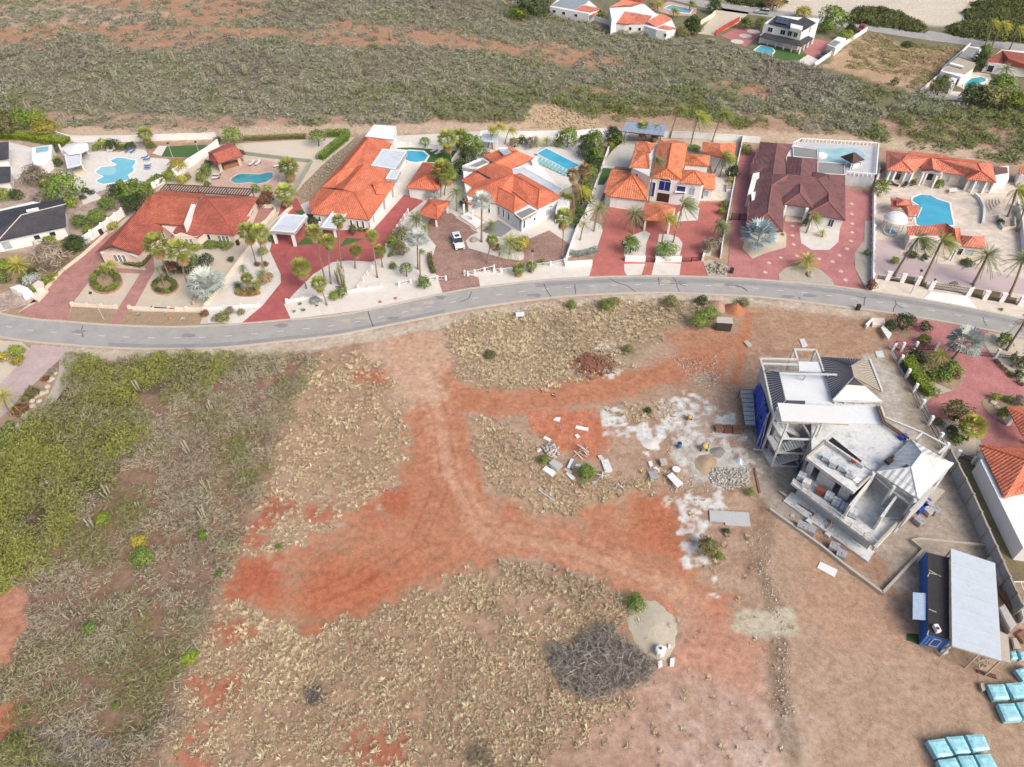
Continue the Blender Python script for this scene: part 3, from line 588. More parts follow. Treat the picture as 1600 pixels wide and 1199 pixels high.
roof('roof', RF(B, (640,748,5.6, 715,748,6.1, 845,906,4.9, 950,1071,3.0, 682,1050,3.1, 620,1096,2.9, 472,1035,3.4, 515,985,3.6), (715,748,6.1, 1162,735,4.1, 1050,905,3.3, 845,906,4.9), (845,906,4.9, 1086,905,3.2, 950,1071,3.0), (715,748,6.1, 1162,735,4.1, 1110,725,3.6, 690,715,4.6, 640,748,5.6)), t_red, t)
roof('roof', RF(B, (472,1035,3.4, 378,1083,2.8, 430,1000,3.3, 510,985,3.6)), t_red, t)
MB().prism([p[:2] for p in w2(B(598,742,636,746,560,915,504,990), 4.9)], 3.0, 5.4).ob('parapet', white, t)
ridge(t, [(*HH(1000,246),5.05), (*B(208,714),5.05)], capr); ridge(t, [(*B(715,748),6.1), (*B(845,906),4.9), (*B(950,1071),3.0)], capr)
MB().prism([p[:2] for p in w2([HH(895,305), HH(1000,262), HH(1230,345), HH(1225,352), HH(1000,275), HH(900,315)], 2.9)], 2.6, 2.95).ob('gable_trim', white, t)
for q in ((500,1115), (540,1122), (575,1128), (820,1105), (855,1110), (890,1110)): win(t, w, B(*q), .55, 1.7, 1.5, frame=white, mull=2)
for q in ((1050,345), (1085,350), (1120,355)): win(t, w2_, HH(*q), .55, 1.7, 1.5, frame=white, mull=2)
for q in ((1085,890), (1105,870), (735,1072)): win(t, w, B(*q), .6, 1.2, 1.8)
win(t, w, B(360,1010), 1.6, 2.2, 1.2, name='door', arch=True)
t = thing('pergola', 'brown slatted pergola along the back of the red roofed villa', 'pergola', P(*B(700,665))); m = MB(); a, b = Vector(P(*B(345,612), 2.9)), Vector(P(*B(1118,656), 2.9)); c_, d_ = Vector(P(*B(290,668), 2.9)), Vector(P(*B(1075,716), 2.9))
for k in range(34):
    u = k/33; MB().beam(a.lerp(b, u), c_.lerp(d_, u), .3, .12).ob('slat', brownw, t)
m.beam(a-Vector((0, 0, .16)), b-Vector((0, 0, .16)), .15, .2); m.beam(c_-Vector((0, 0, .16)), d_-Vector((0, 0, .16)), .15, .2); m.ob('beam', brownw, t)
for u in (.02, .35, .68, .98): q = a.lerp(b, u); MB().box((q.x, q.y, 0), (.16, .16, 2.7)).ob('post', brownw, t)
t = thing('pool_bar', 'open pool bar with red shingle gable roof and stone piers', 'pavilion', P(*B(880,450)))
roof('roof', RF(B, (755,346,4.4, 962,276,4.4, 1026,364,2.7, 808,432,2.7), (755,346,4.4, 962,276,4.4, 900,245,3.2, 715,330,3.2), (755,346,4.4, 808,432,2.7, 722,400,2.7, 715,330,3.2)), t_red, t)
for q in ((835,500), (1005,450), (760,455), (1045,410), (900,350)): p = P(*B(*q)); MB().box((p[0], p[1], -.05), (.7, .7, 2.75), .4).ob('pier', stone, t)
MB().prism(w2(B(850,470,985,430,995,452,862,492), 0), 0, 1.05).ob('counter', wood, t); roof('side_roof', RF(B, (985,300,2.9, 1035,318,2.9, 1050,352,2.7, 1015,345,2.8)), t_dk, t)
# ---- plot 3
t, w = villa('villa', 'long white villa with joined orange hipped roofs and flat terraces', 'house', C(985,200,1235,225,1200,300,1345,322,1240,482,1292,492,1242,612,1010,938,490,880,478,772), 3.1, .4)
roof('roof', RF(C, (1005,200,5.4, 1225,236,3.4, 1188,300,3.4, 1128,300,4.2, 1022,452,4.2, 955,446,4.6, 815,556,4.1, 772,488,5.4), (1005,200,5.4, 772,488,5.4, 716,486,3.1, 962,198,3.1), (772,488,5.4, 590,645,4.0, 560,672,3.1, 716,486,3.1), (590,645,4.0, 476,772,3.1, 560,672,3.1), (772,488,5.4, 815,556,4.1, 690,650,4.2, 590,645,4.0)), t_or, t)
roof('roof', RF(C, (962,445,5.7, 1198,486,3.4, 1165,562,3.3, 1240,612,3.2, 1165,714,3.2, 880,690,5.2, 780,664,5.7), (962,445,5.7, 780,664,5.7, 690,650,4.2, 815,556,4.1, 900,452,4.9)), t_or, t)
roof('roof', RF(C, (1032,596,5.0, 1100,600,5.1, 1165,714,3.26, 1072,702,4.2), (1100,600,5.1, 1240,612,3.26, 1165,714,3.26)), t_or, t)
roof('roof', RF(C, (715,670,5.3, 880,690,5.3, 1011,939,3, 488,881,3), (880,690,5.3, 1166,716,3.15, 1011,939,3), (715,670,5.3, 488,881,3, 474,774,3.0, 590,648,3.9)), t_or, t)
ridge(t, [(*C(1005,200),5.42), (*C(772,488),5.42), (*C(590,645),4.0)], capo); ridge(t, [(*C(488,881),3.02), (*C(715,670),5.32), (*C(880,690),5.32), (*C(1011,939),3.02)], capo); ridge(t, [(*C(962,445),5.72), (*C(780,664),5.72)], capo)
fascia(t, C(1130,300,1346,320,1240,480,1026,450), 4.35, 1.3, greyflat, rim=.2); fascia(t, C(1205,485,1292,490,1250,572,1155,566), 4.0, .9, greyflat, rim=.25)
t2, wb = villa('', '', '', C(1055,88,1250,102,1224,216,978,192), 4.6, 0, par=t); fascia(t, C(1052,86,1252,100,1226,218,975,190), 4.75, .25, white, rim=.25, rec=.06); win(t, wb, C(1238,185), .9, 2.2, 2.9); 
for x, y in ((860,955), (915,962), (966,966), (1030,985), (1045,930), (595,905), (570,900)): win(t, w, C(x, y), .4, 1.7, 1.5, arch=False)
for x, y, ww in ((1155,805,1.3), (1240,700,1.3)): win(t, w, C(x, y), ww, 2.4, 1.35, pane=plain('taupe_shutter', (170, 160, 150), .1, 2), name='door', mull=2)
t = thing('porch', 'white flat entrance porch at the front of the long orange villa', 'porch', P(*C(690,1000))); fascia(t, C(690,850,818,868,705,1012,574,1000), 3.4, .55, greyflat, rim=.28)
for q in ((590,1055), (712,1090), (800,960), (680,960)): post(t, C(*q), 2.85, .25)
t = thing('carport', 'white flat roofed carport on four square legs over red drive', 'carport', P(*C(300,1050))); fascia(t, C(248,880,458,896,342,1048,124,1030), 3.5, .75, greyflat, rim=.3)
for q in ((185,1145), (352,1170), (455,985), (290,975)): post(t, C(*q), 2.76, .3)
t, w = villa('garage', 'detached white garage with orange hipped roof behind the red drive', 'garage', D(285,347,510,370,395,553,163,532), 2.9)
roof('roof', RF(D, (163,533,2.9, 396,554,2.9, 312,438,4.9), (285,345,2.9, 163,533,2.9, 312,438,4.9, 378,362,4.9), (396,554,2.9, 512,370,2.9, 378,362,4.9, 312,438,4.9), (285,345,2.9, 378,362,4.9, 512,370,2.9)), t_or, t); ridge(t, [(*D(163,533),2.92), (*D(312,438),4.92), (*D(396,554),2.92)], capo)
win(t, w, D(270,580), 3.6, 2.1, 1.1, pane=white, name='garage_door')
t = thing('gate_pavilion', 'open carport with orange pyramid roof on white posts', 'carport', P(*D(370,740)))
roof('roof', RF(D, (332,612,2.7, 250,728,2.7, 356,648,4.2), (250,728,2.7, 392,769,2.7, 385,668,4.2, 356,648,4.2), (392,769,2.7, 490,632,2.7, 385,668,4.2), (332,612,2.7, 356,648,4.2, 385,668,4.2, 490,632,2.7)), t_or, t); ridge(t, [(*D(250,728),2.72), (*D(356,648),4.22), (*D(385,668),4.22), (*D(392,769),2.72)], capo)
for q in ((388,822), (468,722), (275,790), (350,690)): post(t, D(*q), 2.7, .2)
# ---- plot 4
t, w = villa('villa', 'white villa with stepped orange tile roofs and dark slit windows', 'house', D(576,376,720,316,830,264,985,264,1105,316,1308,545,1300,622,1012,768,955,722,832,655,612,625,582,482), 3.3, .15)
roof('roof', RF(D, (722,300,4.2, 836,258,5.4, 985,262,4.4, 902,300,5.2, 812,348,4.4), (836,258,5.4, 905,222,4.8, 985,262,4.4)), t_or, t)
roof('roof', RF(D, (810,350,6.0, 985,265,6.0, 1106,316,3.9, 940,392,3.9), (810,350,6.0, 985,265,6.0, 900,262,4.4, 760,330,4.3)), t_or, t)
roof('roof', RF(D, (672,402,4.2, 805,347,5.9, 952,440,5.9, 800,470,4.4), (805,347,5.9, 952,440,5.9, 945,405,4.4, 940,392,4.2)), t_or, t)
roof('roof', RF(D, (568,480,3.4, 692,428,4.8, 802,492,4.5, 656,542,3.3), (568,480,3.4, 692,428,4.8, 660,415,4.2)), t_or, t)
roof('roof', RF(D, (952,438,6.2, 1142,545,5.4, 1128,702,3.2, 945,560,4.0), (952,438,6.2, 1142,545,5.4, 1280,580,3.6, 1000,425,3.9), (1142,545,5.4, 1302,618,3.2, 1128,702,3.2), (1142,545,5.4, 1280,580,3.6, 1302,618,3.2), (952,438,6.2, 945,560,4.0, 835,655,3.3, 772,645,3.4, 782,505,5.2), (952,438,6.2, 782,505,5.2, 610,572,3.6, 700,480,4.2)), t_or, t)
roof('roof', RF(D, (782,505,5.2, 772,645,3.4, 622,600,3.3, 610,572,3.6)), t_or, t); roof('porch_roof', RF(D, (735,570,3.6, 740,595,3.2, 640,660,2.7, 585,628,2.7)), t_or, t)
roof('roof', RF(D, (840,530,5.0, 962,597,4.9, 952,718,3.35, 832,655,3.35), (962,597,4.9, 1062,656,3.4, 952,718,3.35), (840,530,5.0, 962,597,4.9, 1062,656,3.4, 930,560,3.9)), t_or, t)
ridge(t, [(*D(568,480),3.42), (*D(692,428),4.82)], capo); ridge(t, [(*D(782,505),5.22), (*D(952,438),6.22), (*D(1142,545),5.42), (*D(1128,702),3.22)], capo); ridge(t, [(*D(840,530),5.02), (*D(962,597),4.92), (*D(952,718),3.36)], capo); ridge(t, [(*D(810,350),6.02), (*D(985,265),6.02)], capo)
fascia(t, D(955,722,1065,674,1128,704,1012,768), 3.6, .6, greyfelt, rim=.22); fascia(t, D(942,392,1012,376,1308,540,1278,580,945,430), 3.7, .7, greyflat, rim=.15); fascia(t, D(574,372,716,314,782,346,682,388), 4.6, 1.6, greyfelt, rim=.25, rec=.5)
t2, wr = villa('', '', '', D(1302,552,1372,590,1362,645,1262,700), 3.2, 0, par=t); MB().prism(w2(D(1080,335,1120,300,1128,318,1092,350), 4.2), 0, 4.2).ob('chimney_wall', white, t)
for x, y in ((755,720), (805,724), (868,728), (900,752), (990,806), (1046,810), (1092,786)): win(t, w, D(x, y), .45, 1.9, 1.75, frame=white)
for x, y in ((600,440), (628,455)): win(t, w, D(x, y), .5, 1.4, 2.3)
win(t, w, D(1250,732), 1.5, 1.4, 1.7, pane=palegl, mull=3); win(t, w, D(1150,840), 1.0, 2.2, 1.2, pane=white, name='door'); win(t, w, D(1188,808), .5, .7, 1.7); win(t, w, D(1250,685), .9, .3, 2.8)
for k, q in enumerate(((590,735), (655,780), (630,700))): post(t, D(*q), 2.7, .22)
MB().prism(w2(D(525,755,612,700,770,790,680,845), .2), 0, .22).ob('entrance_step', stone, t); MB().prism(w2(D(560,745,615,715,735,785,675,825), .4), 0, .42).ob('entrance_step', white, t)
sh = thing('solar_heater', 'white solar panel and tank on the back orange roof', 'water heater', P(*D(885,275), 5.4)); MB().prism(w2(D(838,248,908,240,938,272,878,286), 5.9), 5.5, 5.75).ob('panel', palegl, sh); MB().tube([P(*D(840,247), 5.95), P(*D(908,239), 5.95)], .25, 8).ob('tank', white, sh)
# ---- plot 5
t, w = villa('villa', 'tall white villa with orange tile roofs and blue arched entrance window', 'house', E(690,214,1105,228,1064,430,1275,472,1236,566,1062,545,1030,540,800,505,640,426), 6.0, .45)
roof('roof', RF(E, (692,210,6.3, 775,212,7.2, 848,232,6.6, 810,300,6.6, 690,282,6.3), (690,282,6.4, 770,290,7.3, 800,330,7.1, 800,437,6.0, 633,426,6.0)), t_or2, t)
roof('roof', RF(E, (868,213,7.0, 978,226,8.2, 942,432,8.2, 802,500,6.1), (978,226,8.2, 1106,226,6.4, 1062,530,6.1, 942,432,8.2), (942,432,8.2, 1062,530,6.1, 802,502,6.1), (868,213,7.0, 978,226,8.2, 1106,226,6.4, 1000,200,6.0)), t_or2, t)
roof('roof', RF(E, (1058,440,6.4, 1162,455,7.3, 1046,546,6.05), (1162,455,7.3, 1236,562,6.05, 1046,546,6.05), (1162,455,7.3, 1276,472,6.05, 1236,562,6.05), (1058,440,6.4, 1162,455,7.3, 1276,472,6.05, 1150,440,6.1)), t_or2, t)
ridge(t, [(*E(978,226),8.22), (*E(942,432),8.22), (*E(1062,530),6.12)], capo); ridge(t, [(*E(1046,546),6.07), (*E(1162,455),7.32), (*E(1236,562),6.07)], capo); ridge(t, [(*E(942,432),8.22), (*E(802,502),6.12)], capo)
villa('', '', '', E(1100,312,1290,324,1276,412,1080,398), 3.6, .2, par=t); roof('roof', RF(E, (1094,308,4.8, 1180,342,5.6, 1078,399,3.6), (1180,342,5.6, 1277,413,3.6, 1078,399,3.6), (1180,342,5.6, 1292,322,3.6, 1277,413,3.6), (1094,308,4.8, 1180,342,5.6, 1292,322,3.6)), t_or2, t)
_, ws = villa('', '', '', E(1240,470,1332,476,1322,600,1236,590), 3.0, .3, par=t); roof('roof', RF(E, (1232,500,4.2, 1276,470,4.0, 1335,476,3.0, 1324,602,3.0, 1232,590,3.2)), t_or2, t); win(t, ws, E(1255,630), 1.0, 1.3, 1.6, pane=palegl, mull=2)
_, wg = villa('', '', '', E(490,436,640,444,770,520,780,690,480,655,430,622), 3.0, .4, par=t)
roof('roof', RF(E, (480,656,3.0, 782,691,3.0, 658,484,5.4), (658,484,5.4, 772,520,3.6, 782,691,3.0), (658,484,5.4, 640,448,4.0, 492,434,3.3, 428,622,3.0, 480,656,3.0), (658,484,5.4, 772,520,3.6, 640,448,4.0)), t_or2, t); ridge(t, [(*E(480,656),3.02), (*E(658,484),5.42), (*E(782,691),3.02)], capo)
win(t, wg, E(622,715), 4.9, 2.2, 1.2, pane=white, name='garage_door')
win(t, w, E(915,590), 2.6, 2.3, 4.3, frame=white, pane=bluegl, arch=True, mull=2); win(t, w, E(900,690), 2.6, 1.9, 1.4, frame=darkmet, pane=plain('carved_door', (84, 56, 50), .3, 3), name='door', mull=4); win(t, w, E(1052,606), 1.9, 2.0, 3.9, pane=bluegl, mull=1); win(t, w, E(1140,610), 1.2, 1.7, 3.9, pane=palegl, mull=2, arch=True); win(t, w, E(735,470), .5, .7, 4.8); win(t, w, E(808,630), 1.2, 3.6, 3.0, pane=bluegl, mull=2); win(t, w, E(1140,690), 1.2, 1.5, 1.6, pane=palegl, mull=2)
MB().prism(w2(E(1005,610,1095,615,1095,625,1005,622), 3.6), 3.45, 3.6).ob('balcony_rail', white, t)
t = thing('entrance_porch', 'orange roofed entrance porch with white posts before the tall villa', 'porch', P(*E(860,880)))
roof('roof', RF(E, (772,708,3.9, 905,765,4.6, 960,860,2.8, 748,848,2.8), (772,708,3.9, 905,765,4.6, 1006,745,3.0, 880,712,3.4), (905,765,4.6, 1006,745,3.0, 960,860,2.8)), t_or2, t)
for q in ((755,928), (945,955), (805,850), (985,840)): post(t, E(*q), 2.75, .2)
MB().prism(w2(E(770,860,940,870,935,905,768,895), 1.8), 0, .02).ob('shade_floor', darkmet, t)
t, w = villa('guest_house', 'small orange roofed guest house in the back corner by white wall', 'house', E(1230,218,1496,228,1484,374,1226,300), 3.0, .4); roof('roof', RF(E, (1228,214,3.6, 1372,228,4.6, 1372,285,4.6, 1222,300,3.0), (1372,228,4.6, 1498,226,3.1, 1484,376,3.0, 1372,285,4.6), (1372,285,4.6, 1484,376,3.0, 1222,300,3.0)), t_or2, t); win(t, w, E(1390,400), 1.2, 1.6, 1.4, pane=palegl)
t = thing('solar_carport', 'tilted solar panel carport on brown posts at the back wall', 'solar panels', P(*E(750,180))); pm = plain('solar_cells', (150, 168, 188), .2, 1.5, .15, 4, .6)
q0, q1, q2, q3 = Vector(P(*E(610,52), 4.6)), Vector(P(*E(938,78), 4.6)), Vector(P(*E(918,168), 3.6)), Vector(P(*E(578,130), 3.6))
for r_ in range(2):
    for c_ in range(8):
        f = lambda u, v: q0.lerp(q1, u).lerp(q3.lerp(q2, u), v); g_ = [f((c_+a)/8, (r_+b)/2) for a, b in ((.03, .03), (.97, .03), (.97, .97), (.03, .97))]
        ob('solar_panel', g_+[p-Vector((0, 0, .06)) for p in g_], [(0, 1, 2, 3), (7, 6, 5, 4), (0, 4, 5, 1), (1, 5, 6, 2), (2, 6, 7, 3), (3, 7, 4, 0)], pm, t)
for u in (.08, .5, .92): p = q3.lerp(q2, u); MB().beam((p.x, p.y, 0), (p.x, p.y, 3.55), .18).ob('post', brownw, t)
MB().beam(q3-Vector((0, 0, .15)), q2-Vector((0, 0, .15)), .12, .2).ob('beam', brownw, t)
# ---- plot 6
t, w = villa('villa', 'sprawling white villa under maroon shingle hips with grey flat inserts', 'house', FF(472,120,742,136,945,180,950,288,1172,296,1176,768,868,712,905,662,668,638,656,864,352,830,395,300), 3.0, .35)
roof('roof', RF(FF, (470,114,3.0, 606,128,4.7, 578,382,4.7, 563,482,5.0, 532,712,4.8, 350,832,3.0, 392,302,3.0), (606,128,4.7, 742,135,3.1, 685,242,3.1, 682,388,3.6, 578,382,4.7), (563,482,5.0, 665,612,3.3, 660,866,3.0, 532,712,4.8), (532,712,4.8, 660,866,3.0, 350,832,3.0)), t_mar, t)
roof('roof', RF(FF, (578,382,4.7, 700,392,5.6, 563,482,5.0), (700,392,5.6, 942,425,5.6, 1040,546,5.0, 905,650,3.3, 665,612,3.3, 563,482,5.0), (578,382,4.7, 700,392,5.6, 942,425,5.6, 905,405,4.4, 682,385,4.2)), t_mar, t)
roof('roof', RF(FF, (942,425,5.6, 1045,388,4.2, 1176,392,3.1, 1178,771,3.0, 1040,616,4.9, 1040,546,5.0), (1040,546,5.0, 1040,616,4.9, 864,713,3.05, 905,650,3.3), (1040,616,4.9, 1178,771,3.0, 864,713,3.05)), t_mar, t)
roof('roof', RF(FF, (805,460,5.5, 800,546,5.3, 665,638,3.4, 648,582,3.7), (805,460,5.5, 912,580,3.7, 907,667,3.4, 800,546,5.3), (665,638,3.4, 800,546,5.3, 907,667,3.4)), t_mar, t)
roof('roof', RF(FF, (692,236,3.8, 815,250,5.2, 805,402,5.0, 690,386,3.6), (815,250,5.2, 946,256,3.4, 940,372,3.4, 905,412,3.6, 805,402,5.0)), t_mar, t); roof('roof', RF(FF, (912,364,4.0, 1046,386,4.9, 1046,434,4.6, 905,416,3.8)), t_mar, t)
roof('roof', RF(FF, (388,300,3.1, 533,310,4.4, 450,372,3.3, 385,378,3.1)), t_mar, t)
ridge(t, [(*FF(350,832),3.02), (*FF(532,712),4.82), (*FF(660,866),3.02)], capm); ridge(t, [(*FF(532,712),4.82), (*FF(563,482),5.02), (*FF(700,392),5.62), (*FF(942,425),5.62), (*FF(1040,546),5.02), (*FF(1040,616),4.92), (*FF(1178,771),3.02)], capm); ridge(t, [(*FF(665,638),3.42), (*FF(800,546),5.32), (*FF(907,667),3.42)], capm); ridge(t, [(*FF(1040,616),4.92), (*FF(864,713),3.07)], capm); ridge(t, [(*FF(805,460),5.52), (*FF(800,546),5.32)], capm)
fascia(t, FF(738,150,946,176,946,256,742,236), 3.5, .45, greyfelt, rim=.12); fascia(t, FF(946,280,1172,294,1172,390,946,376), 3.5, .45, greyfelt, rim=.12)
MB().prism(w2(FF(408,382,474,368,466,416,438,432,408,545,366,545), 3.4), 0, 3.45).ob('bay_parapet', white, t); MB().prism(w2(FF(392,540,442,530,428,600,398,604), 3.3), 0, 3.35).ob('bay_parapet', white, t); fascia(t, FF(414,404,440,398,436,440,412,448), 3.5, .1, greyfelt, rim=.1)
win(t, w, FF(1055,806), 1.0, 1.7, 1.5, pane=glass, mull=2)
MB().prism(w2(FF(675,640,690,640,690,660,675,660), 3.3), 0, 3.3).ob('entrance_pier', white, t); MB().prism(w2(FF(850,655,878,660,872,682,848,678), 3.3), 0, 3.3).ob('entrance_pier', white, t)
win(t, w, FF(760,705), 1.6, 2.4, 1.3, pane=white, frame=white, name='door', mull=2, arch=True)
MB().prism(w2(FF(680,730,838,745,842,790,672,778), .1), 0, .14).ob('entrance_step', stone, t)
t = thing('pool_terrace', 'raised white pool terrace with balustrade behind the maroon villa', 'terrace', P(*FF(1300,450))); tz = 2.7
MB().prism(w2(FF(805,114,1446,152,1424,412,1178,388,1178,292,952,276,948,172,740,148), tz), -.1, tz).ob('deck', paving('terrace_tile', (206, 210, 216), .5, .5, .06, .9, .1), t)
slab('pool_water', FF(952,168,1060,176,1150,164,1250,170,1320,200,1342,232,1330,262,1250,262,1180,292,1050,286,1000,270,955,240), tz+.03, watermat('pale_pool_water', (190, 222, 224), (150, 206, 212)), .02, t); slab('spa', FF(955,205,990,200,1030,222,1025,250,985,262,955,246), tz+.09, white, .05, t)
m = MB(); rp = w2(FF(740,150,805,114,1446,152,1424,412,1178,390), tz)
for a, b in zip(rp, rp[1:]):
    a, b = Vector(a), Vector(b); m.beam(a+Vector((0, 0, .85)), b+Vector((0, 0, .85)), .3, .16); k = max(2, int((b-a).length/.9))
    for i in range(k+1): q = a.lerp(b, i/k); m.box((q.x, q.y, tz), (.22, .22, .8))
m.ob('balustrade', white, t)
t = thing('gazebo', 'small brown pyramid roofed bar on the raised pool terrace', 'gazebo', P(*FF(1250,300), tz)); roof('roof', RF(FF, *[(1246,205,tz+4.2, *a, *b) for a, b in (((1138,238,tz+2.2), (1236,292,tz+2.2)), ((1236,292,tz+2.2), (1338,264,tz+2.2)), ((1338,264,tz+2.2), (1262,205,tz+2.2)), ((1262,205,tz+2.2), (1138,238,tz+2.2)))]), t_dk, t)
for q in ((1215,350), (1300,325), (1180,310), (1255,290)): post(t, FF(*q), tz+2.2, .1, z0=tz, zp=tz)
MB().prism(w2(FF(1222,318,1290,300,1300,320,1232,345), tz), tz+.01, tz+1.05).ob('bar_counter', white, t)
# ---- plot 7
t, w = villa('pool_villa', 'long white pool house with coral tile roof and arched loggias', 'house', G(372,210,920,248,1310,310,1350,485,1085,458,1075,425,872,398,690,376,610,394,375,374), 3.4, .9, cream)
roof('roof', RF(G, (370,204,3.7, 556,240,5.5, 512,292,5.5, 374,374,3.4), (374,374,3.4, 512,292,5.5, 610,394,3.4), (556,240,5.5, 512,292,5.5, 610,394,3.4, 642,368,3.5, 680,340,4.0, 775,262,5.5), (370,204,3.7, 556,240,5.5, 775,262,5.5, 1185,315,5.4, 1312,308,3.7, 920,262,3.6, 575,226,3.6)), t_pink, t)
roof('roof', RF(G, (775,258,5.8, 680,342,4.0, 690,374,3.7, 788,364,5.2), (775,258,5.8, 872,392,3.6, 788,364,5.2), (775,262,5.5, 820,275,5.4, 872,396,3.4)), t_pink, t); roof('roof', RF(G, (820,275,5.4, 1185,315,5.4, 1220,386,5.4, 1085,458,3.4, 1076,424,3.4, 872,396,3.4), (1185,315,5.4, 1312,308,3.7, 1352,487,3.3, 1220,386,5.4), (1220,386,5.4, 1352,487,3.3, 1085,460,3.35)), t_pink, t)
roof('roof', RF(G, (572,208,4.2, 920,245,4.2, 920,268,4.4, 575,232,4.4)), t_pink, t)
MB().prism(w2(G(688,380,790,368,872,398,868,412,780,384,690,396), 3.3), 2.7, 3.4).ob('gable_front', white, t)
ridge(t, [(*G(374,374),3.42), (*G(512,292),5.52), (*G(610,394),3.42)], capo); ridge(t, [(*G(1085,460),3.37), (*G(1220,386),5.42), (*G(1352,487),3.32)], capo); ridge(t, [(*G(512,292),5.52), (*G(556,240),5.52), (*G(775,262),5.52), (*G(1185,315),5.42), (*G(1220,386),5.42)], capo)
for x, y in ((370,480), (415,490), (505,500), (560,515), (655,515), (690,505), (775,535), (820,512), (1060,560), (1120,580), (1215,585), (1285,585)): post(t, G(x, y), 3.1, .2)
for x, y, ww in ((400,430,1.1), (470,435,1.4), (555,440,1.1), (755,445,1.6), (920,465,.7), (1030,475,.7), (1130,510,1.1), (1190,520,1.1), (1250,520,1.1)): win(t, w, G(x, y), ww, 1.7, 1.5, pane=glass if ww > 1.3 else palegl, arch=ww > 1)
t, w = villa('store_room', 'small white store with maroon roof beside the coral pool house', 'house', G(1330,350,1470,335,1470,450,1345,480), 2.6, .1); roof('roof', RF(G, (1332,345,2.9, 1450,352,2.9, 1455,398,2.8, 1340,415,2.8)), t_mar, t); win(t, w, G(1390,470), .9, 1.1, 1.4)
t, w = villa('neighbour_roof', 'corner of an orange roof at the right edge beyond the white store', 'house', G(1560,345,1760,360,1760,470,1560,420), 3, .2); roof('roof', RF(G, (1556,340,3.4, 1760,355,3.6, 1760,460,3, 1560,412,3)), t_pink, t)
t = thing('cabana', 'stepped coral roofed cabana standing at the pool edge', 'cabana', P(*G(540,740))); roof('roof', RF(G, (410,620,2.6, 590,640,2.6, 605,690,2.6, 412,722,2.6), (575,690,2.6, 664,690,2.6, 656,770,2.6, 560,760,2.6), (500,700,2.6, 560,705,3.4, 630,790,2.6, 570,790,2.6)), t_pink, t); roof('upper_roof', RF(G, (462,618,3.5, 530,650,4.2, 460,690,3.3), (530,650,4.2, 590,690,3.3, 460,690,3.3), (462,618,3.5, 560,640,3.4, 590,690,3.3, 530,650,4.2)), t_pink, t)
for q in ((430,760), (600,830), (645,800), (430,700), (560,700)): post(t, G(*q), 2.5, .13)
t = thing('dome_gazebo', 'round white domed gazebo on columns above the small spa', 'gazebo', P(*G(460,860))); c_ = P(*G(456,812), 2.8); rr = 95*mpp(*G(456,812))/5.711
MB().lathe((c_[0], c_[1], 2.6), [(rr, 0), (rr*1.02, .15), (rr*.97, .35), (rr*.86, .85), (rr*.64, 1.3), (rr*.36, 1.6), (.12, 1.72), (.1, 1.95)], 24).ob('dome', white, t)
for k in range(8): a = k*math.pi/4+.2; MB().lathe((c_[0]+rr*.86*math.cos(a), c_[1]+rr*.86*math.sin(a), 0), [(.2, 0), (.2, .15), (.13, .2), (.12, 2.4), (.2, 2.6)], 8).ob('column', white, t)
t = thing('spa_pool', 'small round blue spa below the white dome', 'spa', P(*G(406,930))); c_ = P(*G(406,930), .4); MB().lathe((c_[0], c_[1], -.05), [(1.45, 0), (1.45, .5), (1.15, .5), (1.1, .42)], 20).ob('rim', stone, t); MB().lathe((c_[0], c_[1], .38), [(1.1, 0), (1.1, .07)], 20).ob('water', watermat('spa_water', (120, 180, 205), (90, 150, 190)), t)
t, w = villa('gatehouse', 'cream gatehouse with orange hipped roofs in front of the pool', 'house', G(556,880,780,870,1025,890,1050,960,1252,968,1258,1076,1046,1058,985,1050,560,1000), 2.9, .4, cream)
roof('roof', RF(G, (778,866,3.4, 900,850,4.4, 980,900,5.0, 1000,1010,3.0, 850,960,3.0), (980,900,5.0, 1025,888,3.4, 1056,1052,2.9, 1000,1010,3.0), (556,880,3.0, 778,866,3.4, 850,960,3.0, 560,960,2.9)), t_pink, t); roof('roof', RF(G, (1042,958,3.4, 1150,968,4.3, 1254,1078,2.9, 1050,1056,2.9), (1150,968,4.3, 1245,964,3.2, 1254,1078,2.9)), t_pink, t)
for x, y, ww in ((600,1070,1.0), (715,1100,.8), (1030,1110,.9), (1130,1140,1.4), (620,1060,1.0)): win(t, w, G(x, y), ww, 1.5, 1.4, pane=palegl if ww > .95 else glass)
for q in ((775,1160), (800,1165), (925,1180), (950,1185)): post(t, G(*q), 2.6, .17)
# ---- plot 8, lower right
t, w = villa('villa', 'white villa with orange tile roof cut by the right edge', 'house', [D2(322,482), D2(458,768), D2(900,520), D2(900,500)], 3.3, .3)
roof('roof', [[(*D2(319,478),3.4), (*D2(458,770),3.3), (*D2(500,755),3.3), (*D2(640,600),4.6), (*D2(580,560),5.4)], [(*D2(319,478),3.4), (*D2(580,560),5.4), (*D2(760,540),5.4), (*D2(760,490),3.5)], [(*D2(500,755),3.3), (*D2(640,600),4.6), (*D2(580,560),5.4), (*D2(760,540),5.4), (*D2(800,700),3.3)]], t_or, t); ridge(t, [(*D2(319,478),3.42), (*D2(580,560),5.42)], capo)
_, wl = villa('', '', '', [D2(322,560), D2(345,545), D2(470,765), D2(800,660), D2(900,1100), D2(560,1045)], 2.9, 0, par=t, z0=-.1)
win(t, wl, D2(543,862), .7, 1.0, 1.9); win(t, wl, D2(350,630), .5, .5, 2.0)
t = thing('carport', 'orange roofed carport on white post in the lower right garden', 'carport', P(*D2(520,400))); roof('roof', [[(*D2(464,262),3.0), (*D2(700,268),3.0), (*D2(700,330),4.4), (*D2(610,330),4.2)], [(*D2(464,262),3.0), (*D2(610,330),4.2), (*D2(700,440),3.0), (*D2(562,436),3.0)], [(*D2(610,330),4.2), (*D2(700,330),4.4), (*D2(700,440),3.0)]], t_or, t); post(t, D2(470,365), 2.9, .3)
